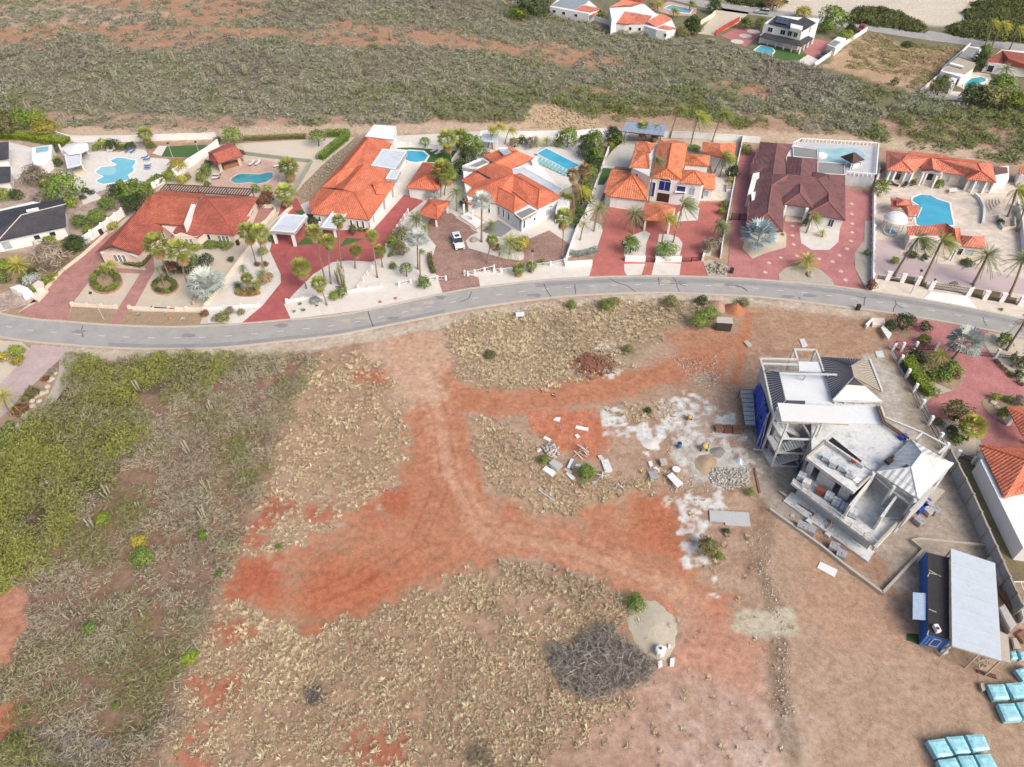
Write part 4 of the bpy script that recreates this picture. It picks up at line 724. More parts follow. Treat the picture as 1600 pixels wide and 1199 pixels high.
p = P(*D2(590,480)); MB().box((p[0], p[1], -.05), (.5, .5, 2.9)).ob('column', white, t)
# ================================================================ HOUSES BEYOND THE SCRUB
t, w = villa('far_house', 'far white house with grey sloping roof at the top', 'house', S(310,58,640,118,735,80,640,0,400,-30), 3.0, .2); roof('roof', RF(S, (325,48,3.0, 420,-10,4.2, 650,0,4.2, 510,82,3.0)), plain('far_grey_roof', (150, 162, 172), .1, .5), t); roof('roof', RF(S, (512,84,3.0, 600,45,3.7, 738,70,3.4, 650,108,3.0)), t_pink, t); roof('roof', RF(S, (648,128,2.7, 690,105,3.0, 720,112,2.8, 690,138,2.6)), t_pink, t)
for x, y in ((365,88), (450,100), (345,80), (540,125)): win(t, w, S(x, y), 1.3, .9, 1.7)
t, w = villa('far_house', 'far white house with coral gabled roofs and courtyard pool behind', 'house', S(820,185,940,98,1100,30,1200,110,1330,155,1372,240,1288,264,1200,250,1100,215,940,205), 3.0, .2)
roof('roof', RF(S, (810,62,5.0, 930,-5,6.4, 1090,0,6.4, 1085,25,5.2, 1000,52,5.0, 930,45,5.0)), t_pink, t); MB().prism(w2(S(812,68,1000,58,1085,30,1080,100,940,95,830,170), 5.0), 0, 5.0).ob('upper_wall', white, t)
roof('roof', RF(S, (818,185,3.0, 935,98,5.0, 1165,132,5.0, 1110,208,3.0, 940,205,3.0)), t_pink, t); roof('roof', RF(S, (1125,180,4.2, 1245,112,4.8, 1335,155,3.4, 1200,228,3.0)), t_pink, t); roof('roof', RF(S, (1200,236,3.0, 1260,210,3.6, 1375,235,3.2, 1300,255,3.0)), t_pink, t)
for x, y in ((1065,230), (1270,300), (990,215)): win(t, w, S(x, y), .8, 1.0, 1.7)
t, w = villa('far_villa', 'far two storey white villa with black roofs and porch columns', 'house', T(652,208,760,140,1145,168,990,276), 6.2, 0)
roof('roof', RF(T, (685,212,6.3, 760,140,6.9, 945,180,6.9, 1000,280,6.3)), t_blk, t); roof('roof', RF(T, (905,210,6.8, 1010,150,7.4, 1115,205,6.9, 1010,268,6.6)), t_blk, t); MB().prism(w2(T(890,210,1000,235,985,270,885,245), 7.2), 6.2, 7.2).ob('parapet', white, t)
roof('porch_roof', RF(T, (608,330,2.9, 655,292,3.6, 970,362,3.6, 1045,318,3.6, 1092,345,2.9, 985,415,2.8)), t_blk, t)
for k in range(6): u = k/5; post(t, T(605+u*355, 385+u*100), 2.8, .2)
for q in ((1035,425), (1075,395), (1000,450)): post(t, T(*q), 2.8, .2)
for x, y, ww in ((720,256,1.6), (830,280,1.6), (885,298,1.3), (925,318,1.2), (1080,270,1.0)): win(t, w, T(x, y), ww, 1.4, 4.6, mull=2)
m = MB(); q0, q1, q2, q3 = (Vector(P(*T(*c), 6.95)) for c in ((770,150), (880,170), (860,220), (745,198)))
for i in range(3):
    for j in range(2):
        f = lambda u, v: q0.lerp(q1, u).lerp(q3.lerp(q2, u), v); m.add([f((i+a)/3, (j+b)/2) for a, b in ((.04, .04), (.96, .04), (.96, .96), (.04, .96))], [(3, 2, 1, 0)])
m.ob('solar_panels', plain('dark_cells', (60, 70, 96), .15, 2, .2), t)
t = thing('site_cabin', 'white container cabin with dark roof panel beside far boundary wall', 'cabin', P(*T(1290,420))); MB().prism(w2(T(1215,400,1310,328,1385,345,1290,430), 2.6), -.05, 2.6).ob('body', white, t); MB().prism(w2(T(1222,395,1280,360,1335,378,1282,418), 2.62), 2.6, 2.68).ob('roof_panel', greyfelt, t)
t, w = villa('far_house', 'far low white house with pale grey roof and long side wall', 'house', U(850,635,1110,415,1230,420,1160,600,1040,690), 2.9, .1); roof('roof', RF(U, (870,632,2.9, 1010,510,3.6, 1160,560,3.4, 1160,600,3.2, 1040,688,2.8)), plain('pale_roll_roof', (186, 176, 160), .14, .5), t); roof('roof', RF(U, (1015,505,3.7, 1105,420,3.7, 1205,440,3.5, 1150,545,3.4)), greyfelt, t)
MB().prism(w2(U(930,572,945,558,1062,592,1055,604), 3.6), 3.3, 3.7).ob('roof_upstand', white, t); MB().prism(w2(U(930,710,960,690,1005,705,975,770,940,770), 2.4), 0, 2.4).ob('annex', white, t); win(t, w, U(965,750), .9, 1.8, 1.2, name='door')
t, w = villa('far_house', 'far bungalow with brick red hipped roof at the upper right edge', 'house', U(1245,555,1395,440,1800,470,1800,620,1400,580), 3.0, .3); roof('roof', RF(U, (1245,552,3, 1405,450,4.8, 1460,525,4.8, 1420,575,3), (1405,450,4.8, 1460,525,4.8, 1800,560,4.8, 1800,500,4.4), (1460,525,4.8, 1420,575,3, 1800,640,3, 1800,560,4.8)), t_red, t); win(t, w, U(1300,605), 1.6, 1.9, 1.3)
# ================================================================ YARDS, DRIVES, POOLS
gravw = plain('white_gravel', (232, 226, 218), .13, .7, .95, 7, bump=.4); gravc = plain('cream_gravel', (214, 202, 184), .13, .6, .95, 7, bump=.4); soil = plain('planting_soil', (172, 150, 124), .25, .8, .95, 5, bump=.5); greyg = plain('grey_gravel', (192, 184, 170), .2, .9, .95, 7, bump=.5)
brick_pk = paving('pink_brick_paving', (190, 142, 134), .25, .12, .14); brick_br = paving('brown_brick_paving', (172, 140, 128), .25, .25, .22); redcon = paving('red_stamped_concrete', (184, 104, 102), .6, .6, .06, .85, .18); redbr = paving('red_brick_drive', (198, 122, 114), .3, .15, .12, .8, .16); pinkbr = paving('rose_brick_drive', (196, 134, 132), .3, .15, .16, .8, .18)
deckc = paving('cream_terrace', (228, 218, 204), .8, .8, .05, .9, .12); deckw = paving('white_terrace', (232, 228, 222), .6, .6, .04, .92, .08); terra = paving('terracotta_deck', (206, 176, 162), .3, .3, .1, .85, .14); pinkcon = plain('pink_concrete', (206, 188, 188), .1, .4); lawn = plain('artificial_lawn', (82, 116, 66), .2, 1.0, .95, 8); lilac = paving('lilac_drive', (200, 180, 178), .4, .2, .08, .9, .12)
cstone = paving('mottled_stone_terrace', (224, 212, 198), 1.1, .7, .1, .88, .2); oldgr = plain('worn_grass', (128, 118, 92), .3, .5, .95, 5)
def yard(name, px, top, mat, th=.3): return slab(name, px, top, mat, th, kind='structure')
yard('courtyard', [(-90,190),(60,208),(110,214),(232,226),(215,300),(136,375),(62,470),(0,488),(-90,476)], .03, paving('mottled_courtyard', (186, 168, 156), .4, .4, .22, .85, .25))
yard('courtyard', A(-200,560,80,240,280,290,286,450,205,520,150,575,90,560,-200,660), .06, deckw)
yard('pool_terrace', A(560,560,620,480,790,330,930,322,1060,332,1180,300,1290,308,1345,380,1500,392,1530,430,1480,490,1400,560,1300,640,960,655,850,690,910,740,740,800,690,650), .07, deckw)
yard('planting_bed', HH(-60,300,340,330,560,180,740,200,760,250,560,480,420,630,350,730,120,640,-60,700), .06, soil)
yard('garden_gravel', [HH(160,850), HH(420,640), HH(960,150), A(1480,590), B(820,262), C(760,200), C(880,200), C(340,700), C(320,830), I(955,292), I(602,768), (331,505), (280,509), (105,501)], .03, gravc)
yard('driveway', HH(160,852,352,742,420,642,560,492,960,152,1040,110,1000,240,900,400,800,565,640,775,600,930,300,885), .06, brick_pk)
yard('footpath', [HH(975,955), HH(1080,968), HH(1200,800), HH(1375,480), I(200,350), I(100,300), HH(1300,470), HH(1000,445), HH(1000,490), HH(1250,500), HH(1060,800)], .06, brick_pk)
yard('front_bed', HH(640,795,1045,818,980,955,602,932), .07, soil); yard('front_bed', I(-15,782,590,794,560,892,-65,900), .07, soil)
yard('pool_terrace', B(730,600,800,505,1000,425,1200,395,1350,430,1350,690,1290,725,1110,655,720,625), .06, terra)
yard('gravel_court', [B(1010,262), C(430,222), C(725,222), C(525,412), B(1050,348)], .07, plain('raked_sand', (222, 210, 192), .07, .5))
yard('side_patio', B(1140,830,1290,800,1340,850,1180,1000,1060,990,1150,860), .06, brick_pk)
yard('stone_bank', C(600,438,860,225,930,228,480,765,345,700), .06, soil)
# plots 3 and 4: one white gravel sheet, drives laid on it
yard('garden_gravel', [(325,505), I(602,770), I(955,294), C(330,832), C(480,760), C(980,200), (625,212), (760,205), (985,204), (935,320), (888,398), (884,434), (760,447), (690,458.5), (574,483.5), (456,498.5), (374,505.5)], .034, gravw)
yard('driveway', [I(870,890), I(1050,740), I(1195,560), I(1192,490), I(1108,310), J(0,80), J(120,50), J(220,240), J(440,300), J(720,290), J(960,20), J(1110,70), J(990,165), J(880,325), J(820,405), J(760,520), J(700,545), J(530,535), J(400,547), J(250,640), J(100,790), J(20,880), J(77,1005)], .075, redcon)
for q in (J(110,418,180,355,300,385,318,402), J(455,430,500,360,645,365), C(330,850,420,850,440,890,400,900), D(62,242,200,238,548,264,505,350,320,345,250,262)): yard('lawn', q, .11, lawn)
yard('driveway', [D5(*q) for q in ((140,95), (200,15), (330,15), (500,150), (640,210), (900,225), (940,215), (1090,150), (1252,258), (1192,385), (1100,402), (720,445), (430,485), (540,520), (552,602), (262,648), (212,500), (150,440), (207,272), (140,190))], .07, brick_br)
yard('island_bed', [D5(*q) for q in ((438,232), (480,190), (560,158), (640,200), (800,232), (895,335), (890,375), (860,386), (740,370), (600,330), (460,288))], .12, gravw); yard('paved_court', D(720,850,840,768,940,838,860,895,790,880), .1, plain('slate_court', (150, 150, 156), .1, .6))
yard('pool_terrace', D(1085,350,1150,260,1190,232,1260,235,1480,300,1478,330,1420,400,1380,520,1310,548), .5, deckw)
yard('garden_bed', [E(440,200), E(575,120), E(590,210), E(500,280), E(330,560), E(170,870), E(150,760), E(300,330)], .07, soil)
yard('driveway', K(190,757,268,550,310,380,330,225,700,190,1230,180,1245,330,1190,470,1095,592,1122,757), .05, redbr)
for q in (K(478,602,470,480,560,432,640,402,680,425,650,500,640,602), K(720,600,750,430,830,432,900,455,932,500,912,596), K(476,662,640,662,612,745,500,752,478,725), K(712,652,920,662,908,750,690,750), E(225,910,300,840,400,880,422,930,400,1000,372,1080,130,1150), K(880,332,1050,322,1065,225,980,190,890,270)): yard('gravel_bed', q, .09, gravw)
yard('front_apron', K(-10,690,230,660,205,755,0,785), .07, gravw); yard('front_apron', K(1095,640,1150,630,1290,680,1280,762,1130,755), .07, greyg)
yard('side_patio', E(1288,376,1494,378,1446,690,1208,690,1222,600,1330,600), .09, deckc); yard('side_patio', E(512,208,690,212,634,424,440,402), .07, plain('grey_patio', (206, 202, 194), .1, .5)); yard('lawn', E(380,562,412,425,640,440,490,470,430,560), .1, lawn)
yard('garden_gravel', [E(880,190), E(1530,205), E(1500,330), E(1290,330), E(1100,300)], .04, gravc)
drive6 = yard('driveway', [K(1282,762), K(1300,540), K(1330,180), FF(292,225), FF(455,150), FF(1180,500), FF(1402,558), FF(1395,780), FF(1330,900), FF(1330,980), FF(1255,1090), L(975,560), L(1005,690), L(1072,768), L(822,745), L(390,692), L(0,677)], .055, pinkbr)
for q, mm in ((L(388,690,384,640,440,592,560,562,700,602,800,682,826,744), greyg), (L(545,290,560,400,640,452,780,452,850,390,865,260,620,190), gravw), (L(100,440,180,522,262,482,440,432,445,330,420,300,140,290), gravc), (L(1056,225,1052,380,976,482,982,602,1072,768,1112,745,1106,225), greyg), (FF(300,220,350,160,440,160,380,220), soil)): yard('gravel_bed', q, .1, mm)
inl = plain('cream_inlay', (226, 206, 188), .08, 1)
for x, y in ((955,95), (955,175), (958,250), (958,318), (948,385), (918,447), (858,497), (805,547), (870,622), (905,690), (492,268), (492,343), (500,412), (525,500), (400,516), (308,557), (278,630), (700,525)):
    p = P(*L(x, y)); ob('paver_inlay', [(p[0]-.5, p[1], .066), (p[0], p[1]-.6, .066), (p[0]+.5, p[1], .066), (p[0], p[1]+.6, .066), (p[0]-.5, p[1], .05), (p[0], p[1]-.6, .05), (p[0]+.5, p[1], .05), (p[0], p[1]+.6, .05)], [(0, 1, 2, 3), (0, 4, 5, 1), (1, 5, 6, 2), (2, 6, 7, 3), (3, 7, 4, 0)], inl, drive6)
yard('stone_terrace', [M(230,655), L(1112,760), L(1120,100), G(300,420), G(360,380), G(1600,500), (1680,300), (1680,508), (1593,491), (1443,464)], .05, cstone)
yard('driveway', M(275,195,492,215,502,332,720,400,1200,445,1640,560,1640,690,1140,625,790,570,270,500), .085, pinkcon); yard('pavement', M(235,655,275,545,740,650,700,735), .08, deckc); yard('pavement', M(1100,720,1600,860,1600,905,1190,825), .08, deckc)
yard('gate_ramp', M(770,660,1090,700,1190,822,690,735), .12, white)
for q in (M(395,545,480,555,478,575,392,565), M(535,520,630,535,615,600,520,580), M(660,570,735,575,725,620,650,610), M(1140,630,1245,650,1215,725,1110,700), M(1280,650,1395,670,1370,745,1260,720), M(1420,700,1540,720,1520,770,1410,755)): yard('planting_strip', q, .11, plain('dark_mulch', (120, 104, 84), .25, 1))
# plot 8
yard('garden_soil', Q(390,335,600,90,1720,300,1720,1320,880,1260,420,430), .03, greyg)
yard('driveway', Q(400,330,600,95,1290,215,1232,310,1320,450,1600,700,1720,770,1720,1300,1240,1250,1130,1000,1000,1000,860,1000,770,985,720,862,780,800,960,745,1045,690,1078,620,1050,555,1000,470,880,430,640,425,480,470), .06, pinkbr)
yard('planting_bed', Q(540,385,900,405,1010,465,1058,560,1068,640,1030,700,960,735,700,620,530,470), .12, soil); yard('planting_bed', Q(1225,830,1300,790,1620,800,1620,1000,1430,1045,1300,965,1228,885), .12, soil); yard('gravel_bed', Q(1250,230,1620,300,1620,685,1330,462,1242,322), .11, gravc)
yard('gravel_bed', D2(75,370,180,330,300,400,300,530,190,540,120,470), .1, gravc); yard('grass_strip', D2(175,500,330,590,560,1050,640,1230,500,1230,290,745), .03, oldgr)
yard('front_bed', Q(520,185,640,255,470,300), .1, soil)
# lower left corner
yard('driveway', D4(290,112,650,152,480,322,190,602,0,850,-300,1000,-300,760,0,482,190,290,285,165), .05, lilac); yard('garden_bed', D4(-300,60,200,85,282,150,190,286,0,478,-300,740), .05, gravc); yard('side_path', D4(560,240,719,170,640,490,380,800,240,960,290,820,470,560,545,400), .05, plain('grey_path', (192, 186, 174), .12, .6)); yard('rock_bed', D4(480,320,545,330,545,400,470,560,300,800,190,980,60,1180,-100,1200,-100,900,200,610), .06, soil)
# ---- pools
def pool(label, px, top, rgb, deep, cop=.35, copm=None, edge=None):
    t = thing('swimming_pool', label, 'pool', (*cen(w2(px, top))[:2], 0)); w = [p[:2] for p in w2(px, top)]; o = inset(w, -cop); n = len(w); m = MB()
    for i in range(n): m.prism([o[i], o[(i+1) % n], w[(i+1) % n], w[i]], top-.12, top+.07)
    m.ob('coping', copm or white, t); MB().prism(w, top-.1, top+.01).ob('water', watermat('water_'+label[:12], rgb, deep), t); return t
t = pool('free form turquoise pool on the white cloud shaped terrace', A(990,402,1040,381,1110,386,1150,396,1205,402,1208,430,1180,460,1196,500,1140,536,1160,576,1000,606,920,616,872,602,866,580,925,548,872,526,856,502,900,466,1020,455,1040,440,1000,420), .09, (140, 212, 228), (116, 198, 222))
slab('shallow_shelf', A(872,522,858,502,902,468,1018,458,1036,480,1030,520,960,540), .112, watermat('shelf_water', (170, 222, 228), (150, 212, 224)), .02, t)
pool('kidney shaped green blue pool on the terracotta deck', B(916,586,930,560,990,526,1100,526,1160,531,1250,511,1290,516,1294,556,1230,600,1150,615,1090,600,1030,606,960,611), .08, (96, 178, 186), (62, 150, 164), .4, plain('pink_coping', (222, 192, 178), .1, 1))
pool('octagonal bright blue pool on green lawn behind the long villa', D(130,268,185,262,285,268,322,300,298,338,235,348,185,340,140,320), .14, (84, 192, 222), (70, 180, 214), .5)
pool('long rectangular blue pool with cyan loungers on white terrace', D(1122,282,1192,246,1436,370,1357,406), .55, (92, 196, 228), (70, 180, 218), .2)
pool('curved bright blue pool between cabana and cream gatehouse', G(600,652,615,620,680,596,760,601,830,640,930,671,946,760,970,868,820,880,720,900,640,862,630,790,660,742,660,690), .08, (84, 190, 220), (70, 176, 212), .4)
# ---- walls and fences
def gwall(label, px, h, th=.22, mat=white, z0=-.05, name='garden_wall', posts=None, cap=None, zread=0):
    w = w2(px, zread); t = thing(name, label, 'wall', (*w[0][:2], 0)); m = MB()
    a, b = offset(w, th/2), offset(w, -th/2)
    for i in range(len(w)-1): m.prism([a[i], a[i+1], b[i+1], b[i]], z0, h)
    m.ob('wall', mat, t)
    if cap:
        m = MB(); a, b = offset(w, th/2+.06), offset(w, -th/2-.06)
        for i in range(len(w)-1): m.prism([a[i], a[i+1], b[i+1], b[i]], h, h+.1)
        m.ob('coping', cap, t)
    if posts:
        for p, q in zip(w, w[1:]):
            k = max(1, round((Vector(q[:2])-Vector(p[:2])).length/posts))
            for i in range(k+1):
                if i == k and q is not w[-1]: continue
                c = Vector(p[:2]).lerp(Vector(q[:2]), i/k); MB().box((c.x, c.y, z0), (th+.22, th+.22, h+.22-z0)).ob('pillar', mat, t)
    return t
def fence(label, px, h, gap=2.5, mat=white, pr=.14, pmat=None, bars=.5, name='fence', category='fence', ends=True, ph=None):
    w = [Vector(p[:2]) for p in w2(px)]; t = thing(name, label, category, (*w[0], 0)); rail = MB()
    for p, q in zip(w, w[1:]):
        l = (q-p).length; k = max(1, round(l/gap)); d = (q-p).normalized()
        for i in range(k+1):
            if i == k and q is not w[-1]: continue
            c = p.lerp(q, i/k); MB().box((c.x, c.y, -.05), (2*pr, 2*pr, (ph or h+.12)+.05), math.atan2(d.y, d.x)).ob('post', pmat or mat, t)
        for z in (.25, h*.95): rail.beam((p.x, p.y, z), (q.x, q.y, z), .06, .08)
        nb_ = int(l/bars)
        for i in range(nb_): c = p.lerp(q, (i+.5)/nb_); rail.beam((c.x, c.y, .25), (c.x, c.y, h*.95), .05)
    rail.ob('railing', mat, t); return t
gwall('white back wall behind the cloud terrace and green court', [A(520,200), A(640,240), A(790,242), B(0,238), B(330,225), B(790,212)], 1.6, cap=white)
gwall('tall white wall between the cloud terrace and the pool bar', B(415,560,560,460,735,350,815,285), 2.2, .25); gwall('panelled white wall beside the pink brick drive', [A(742,1170), A(930,1040), A(1110,905)], 2.0, .25, posts=2.6); gwall('low white wall behind the dark tree by the pink villa', A(1360,660,1480,598), 1.6)
gwall('low cream kerb wall along the pink brick drive', HH(352,735,425,632,560,482,740,345,960,150), .55, .4, cream)
gwall('low pink wall with pillars left of the front footpath', HH(648,785,1040,812), .55, .3, cream, posts=3); gwall('long low pink wall with round pillars in front of the silver bush', [HH(1158,815), HH(1580,832), I(190,770), I(595,774)], .55, .3, cream, posts=3.8); gwall('slanting pink boundary wall between two front gardens', [I(602,762), I(760,560), I(955,292), C(325,830)], .9, .3, cream)
gwall('low white wall left of the red drive mouth', I(602,776,750,760,1020,742), .5, .25, posts=2.8); gwall('low white wall right of the red drive mouth', J(42,862,165,842,330,825,480,800,600,770,690,765,785,748), .55, .25, posts=3.4)
fence('white balustrade between red drive and white gravel garden', J(602,760,640,700,740,560), 1.0, 2.2, white, .14); fence('white balustrade along the red side drive', J(820,440,860,370,905,290,990,165), 1.0, 2.4, white, .14)
fence('white front fence left of the brown brick entrance', J(918,735,1012,715,1218,690,1285,692), 1.0, 3, white, .18); fence('open white sliding gate at the brown brick entrance', D5(430,505,455,510,510,500,660,462), 1.2, 2.2, white, .14, name='sliding_gate', category='gate'); fence('white front fence with pillars beside two small fan palms', D5(662,480,715,482,910,447,1100,430,1210,405), 1.0, 3.6, white, .2)
gwall('white wall between the brick forecourt and the red drive plot', [D5(1218,408), D5(1300,170), D5(1385,10), E(478,260)], 1.3, .25); gwall('short white planter wall with dark meter hatch', D5(1212,432,1425,418), 1.1, .5); gwall('white back wall along the sandy lane behind the blue pool', [D(690,190), D(725,150), D(1050,158), D(1440,150), E(60,178), E(430,148), E(575,165)], 1.5); gwall('low white wall round the lawn of the long villa', D(60,235,120,222,330,235,545,262,560,265), .9, .25, posts=3)
gwall('slanting white wall down from the back corner of the lawn', D(560,262,500,352), 1.0); gwall('white wall behind the tall orange villa and guest house', [E(880,178), E(1100,185), E(1545,215)], 1.6, cap=white); gwall('white side wall beside the rose brick side drive', [E(1545,215), E(1500,430)], 1.8); gwall('long white wall between the red drive and rose brick drive', [E(1480,540), E(1420,860), K(1232,560), K(1226,622)], 1.3)
gwall('white box wall left of the front footpath gate', K(480,640,640,645), 1.2, .7); gwall('white box wall right of the front footpath gate', K(715,648,920,645), 1.2, .7); fence('dark iron footpath gate between two white box walls', K(642,650,714,655), 1.1, 2, darkmet, .06, bars=.25, name='iron_gate', category='gate'); fence('wide dark iron gate across the right red drive', K(925,650,1000,648,1080,640), 1.1, 2, darkmet, .06, bars=.25, name='iron_gate', category='gate'); gwall('white gate pier with meter box beside grey rocks', K(1085,645,1100,590,1150,600), 1.1, .4); fence('black gate across the rose brick side drive', K(1308,322,1432,328), 1.8, 2, darkmet, .08, bars=.12, name='side_gate', category='gate')
gwall('white wall behind the maroon villa', FF(300,112,462,125), 1.6); gwall('long white wall with rounded pillars left of the mottled terrace', [L(1112,768), L(1110,600), L(1118,300), FF(1408,558), FF(1440,425), FF(1450,330)], 1.2, .3, posts=3.4)
for k, (x, y) in enumerate(((375,560), (505,580), (638,605), (760,645), (1095,700), (1240,735), (1390,755), (1555,785))):
    p = P(*M(x, y)); t = thing('gate_pillar' if k in (3, 4) else 'fence_pillar', ('first', 'second', 'third', 'lantern topped gate', 'right gate', 'sixth', 'seventh', 'last')[k]+' white pillar of the mottled terrace front fence from left', 'pillar', (p[0], p[1], 0)); MB().box((p[0], p[1], -.05), (.85, .5, 2.0), -.2).ob('shaft', white, t); MB().box((p[0], p[1], 1.95), (.98, .62, .14), -.2).ob('cap', white, t)
    if k in (3, 4): MB().lathe((p[0], p[1], 2.09), [(.08, 0), (.08, .2), (.18, .25), (.2, .5), (.05, .65)], 8).ob('lantern', darkmet, t)
fence('brown iron fence panels between the white pillars left of gate', M(285,550,375,562,505,582,638,607,750,640), .9, 3, darkmet, .03, bars=.2); fence('brown iron fence panels between the white pillars right of gate', M(1110,705,1240,737,1390,757,1545,785), .9, 3, darkmet, .03, bars=.2)
t = thing('ornate_gate', 'ornate dark iron double gate with scrolled crest', 'gate', P(*M(930,665))); a, b = Vector(P(*M(785,640))), Vector(P(*M(1080,685))); m = MB()
for k in range(25): q = a.lerp(b, k/24); hh = 1.5+.9*math.exp(-((k-12)/4.5)**2); m.beam((q.x, q.y, .1), (q.x, q.y, hh), .06)
for z in (.2, .9, 1.45): m.beam(a+Vector((0, 0, z)), b+Vector((0, 0, z)), .06)
m.ob('gate_leaf', darkmet, t); m = MB(); c = a.lerp(b, .5)
for k in range(3): m.tube([c+Vector(((.9-.25*k)*math.cos(u), 0, 1.5+(1.0-.28*k)*math.sin(u))) for u in np.linspace(0, math.pi, 13)], .05, 5)
m.ob('crest', darkmet, t)
gwall('curved white planter wall right of the bright blue pool', [G(1150,605), G(1200,650), G(1232,720), G(1232,790), G(1222,862)], .8, .45); gwall('white stepped wall at the right edge of the mottled terrace', [G(1520,700), G(1560,880), M(1600,420)], 1.6, .3)
t = thing('fan_steps', 'fan shaped white garden steps beside the curved planter wall', 'steps', P(*G(1340,690)))
for k in range(5): s_ = 1-k*.17; MB().prism([p[:2] for p in w2([G(1430-(1430-x)*s_, 640+(y-640)*s_) for x, y in ((1262,640), (1262,690), (1290,745), (1440,700), (1450,640))], .1+.15*k)], 0, .15+.15*k).ob('step', stone, t)
gwall('rounded planter wall with palm at the right of mottled terrace', [G(1370,790), G(1372,860), G(1400,915), G(1510,905), G(1505,820)], .8, .3, cream)
fence('white pillared iron fence between building site and rose brick garden', Q(425,385,497,392,615,385,800,390), 1.2, 6, darkmet, .22, white, .35, ph=2.0); fence('white pillared iron fence along the side of the clipped hedge', Q(425,385,485,505,545,630,610,760,672,905,745,1050,830,1200,880,1290), 1.2, 4.6, darkmet, .22, white, .35, ph=2.0); fence('dark sliding gate across the rose brick entrance', Q(900,390,1150,440,1330,450), 1.0, 5, darkmet, .1, white, .3, name='sliding_gate', category='gate', ph=1.6); fence('dark fence from the panel wall to orange roofed villa', D2(190,545,280,580,335,582), 1.1, 5, darkmet, .25, white, .3, ph=1.6)
fence('white post and dark rail at the right garden entrance', Q(1340,452,1500,470,1620,480), .9, 5, darkmet, .2, white, .4, ph=2.0)
gwall('grey green retaining wall below the raked sand court', [B(1050,356), B(1500,412), C(500,425), C(345,690)], .9, .4, plain('green_grey_wall', (168, 172, 156), .15, .8)); gwall('low brown wall round the pink side patio', B(1150,832,1290,830,1320,860,1240,960,1170,1010), .9, .25, cream)
# concrete panel wall beside the building
cw = plain('concrete_panel', (184, 190, 194), .14, .6, stain=.1); cpost = plain('concrete_post', (172, 166, 154), .15, .8); t = thing('panel_wall', 'tall grey precast concrete panel wall beside the building under construction', 'wall', P(*D2(165,560)))
tops = [Vector(P(*D2(x, y), 2.5)) for x, y in ((163,503), (203,580), (245,662), (287,748), (330,845), (372,940), (415,1035), (450,1115), (488,1200), (530,1290), (560,1360))]
for a, b in zip(tops, tops[1:]): MB().prism([p for p in offset([a, b], .07)]+[p for p in offset([a, b], -.07)][::-1], -.05, 2.42).ob('panel', cw, t)
for a in tops: MB().box((a.x, a.y, -.05), (.3, .3, 2.7), .4).ob('post', cpost, t)
m = MB()
for a, b in zip(tops, tops[1:]): m.prism([p for p in offset([a, b], .14)]+[p for p in offset([a, b], -.14)][::-1], 2.42, 2.52)
m.ob('coping', cpost, t)
cb = plain('raw_concrete', (196, 188, 174), .14, .7, stain=.08)
gwall('low raw concrete plot wall with black waterproofing at its end', [O(10,590), O(225,745), O(400,870), O(600,1030), R(245,345)], .55, .35, cb); gwall('low raw concrete wall zigzagging beside the blue container', R(245,345,445,132,388,84,430,78,770,112), .55, .35, cb)
# ---- far plots
yard('courtyard', T(270,320,420,232,650,290,480,418), .05, pinkbr); yard('lawn', T(535,442,620,392,745,415,1036,490,945,552,720,512), .05, lawn); yard('patio', T(945,552,1040,488,1150,540,1090,606), .06, deckw); yard('courtyard', T(1000,470,1100,350,1240,370,1200,460,1130,540), .05, pinkbr); yard('forecourt', T(60,300,260,70,520,112,420,205,200,318), .04, plain('sandy_forecourt', (214, 202, 184), .1, .3))
c_ = plain('pale_disc', (226, 216, 206), .08, 1)
for x, y in ((555,284), (485,324), (410,374)): p = P(*T(x, y)); MB().lathe((p[0], p[1], .04), [(2.2, 0), (2.2, .03)], 18).ob('paving_circle', c_, kind='structure')
pool('small far blue pool before the porch columns', T(565,450,622,408,720,430,740,458,715,495), .1, (96, 196, 222), (80, 180, 212), .4); pool('far turquoise pool beside the pale grey roofed house', U(1060,780,1070,745,1130,700,1210,688,1258,705,1255,730,1190,748), .1, (90, 190, 200), (70, 175, 190), .4); pool('far courtyard pool behind the coral roofed house', S(1270,70,1330,42,1500,80,1480,112,1400,105), .1, (130, 190, 196), (110, 176, 186), .4)
yard('terrace', U(1020,680,1130,640,1290,660,1310,700,1280,760,1060,800,1000,760), .04, deckc); yard('terrace', S(1180,90,1300,10,1540,70,1530,130,1350,130), .04, terra); yard('yard_slab', U(690,850,760,810,1040,820,1050,900,830,880), .05, deckw)
gwall('far long white boundary wall beside the container cabin', [T(1090,604), T(1330,430), T(1560,282)], 1.4, .35); gwall('far white wall beside the dry vacant plot', U(665,836,840,688,860,640,1110,415), 1.2, .3); gwall('far red painted wall along the sandy forecourt', T(215,318,300,262,425,192), 1.6, .25, plain('red_paint', (206, 84, 74), .1, 1)); gwall('far cream wall by the sandy forecourt', [T(80,225), T(180,165), T(258,80)], 1.6, .25, cream); gwall('far white garden wall below the coral roofed house', [S(560,130), S(700,175), S(830,215)], 1.5, .25)
fr_u = cat(w2([(1040,-14),(1100,1),(1180,13),(1260,22),(1335,35),(1440,47),(1500,56),(1600,69),(1800,92),(2000,112)]), 60); fr_l = cat(w2([(1040,-2),(1110,14),(1180,24),(1260,34),(1340,46),(1430,60),(1490,68),(1600,81),(1800,106),(2000,130)]), 60)
strip('road', fr_u, fr_l, .04, .2, asphalt, kind='structure')
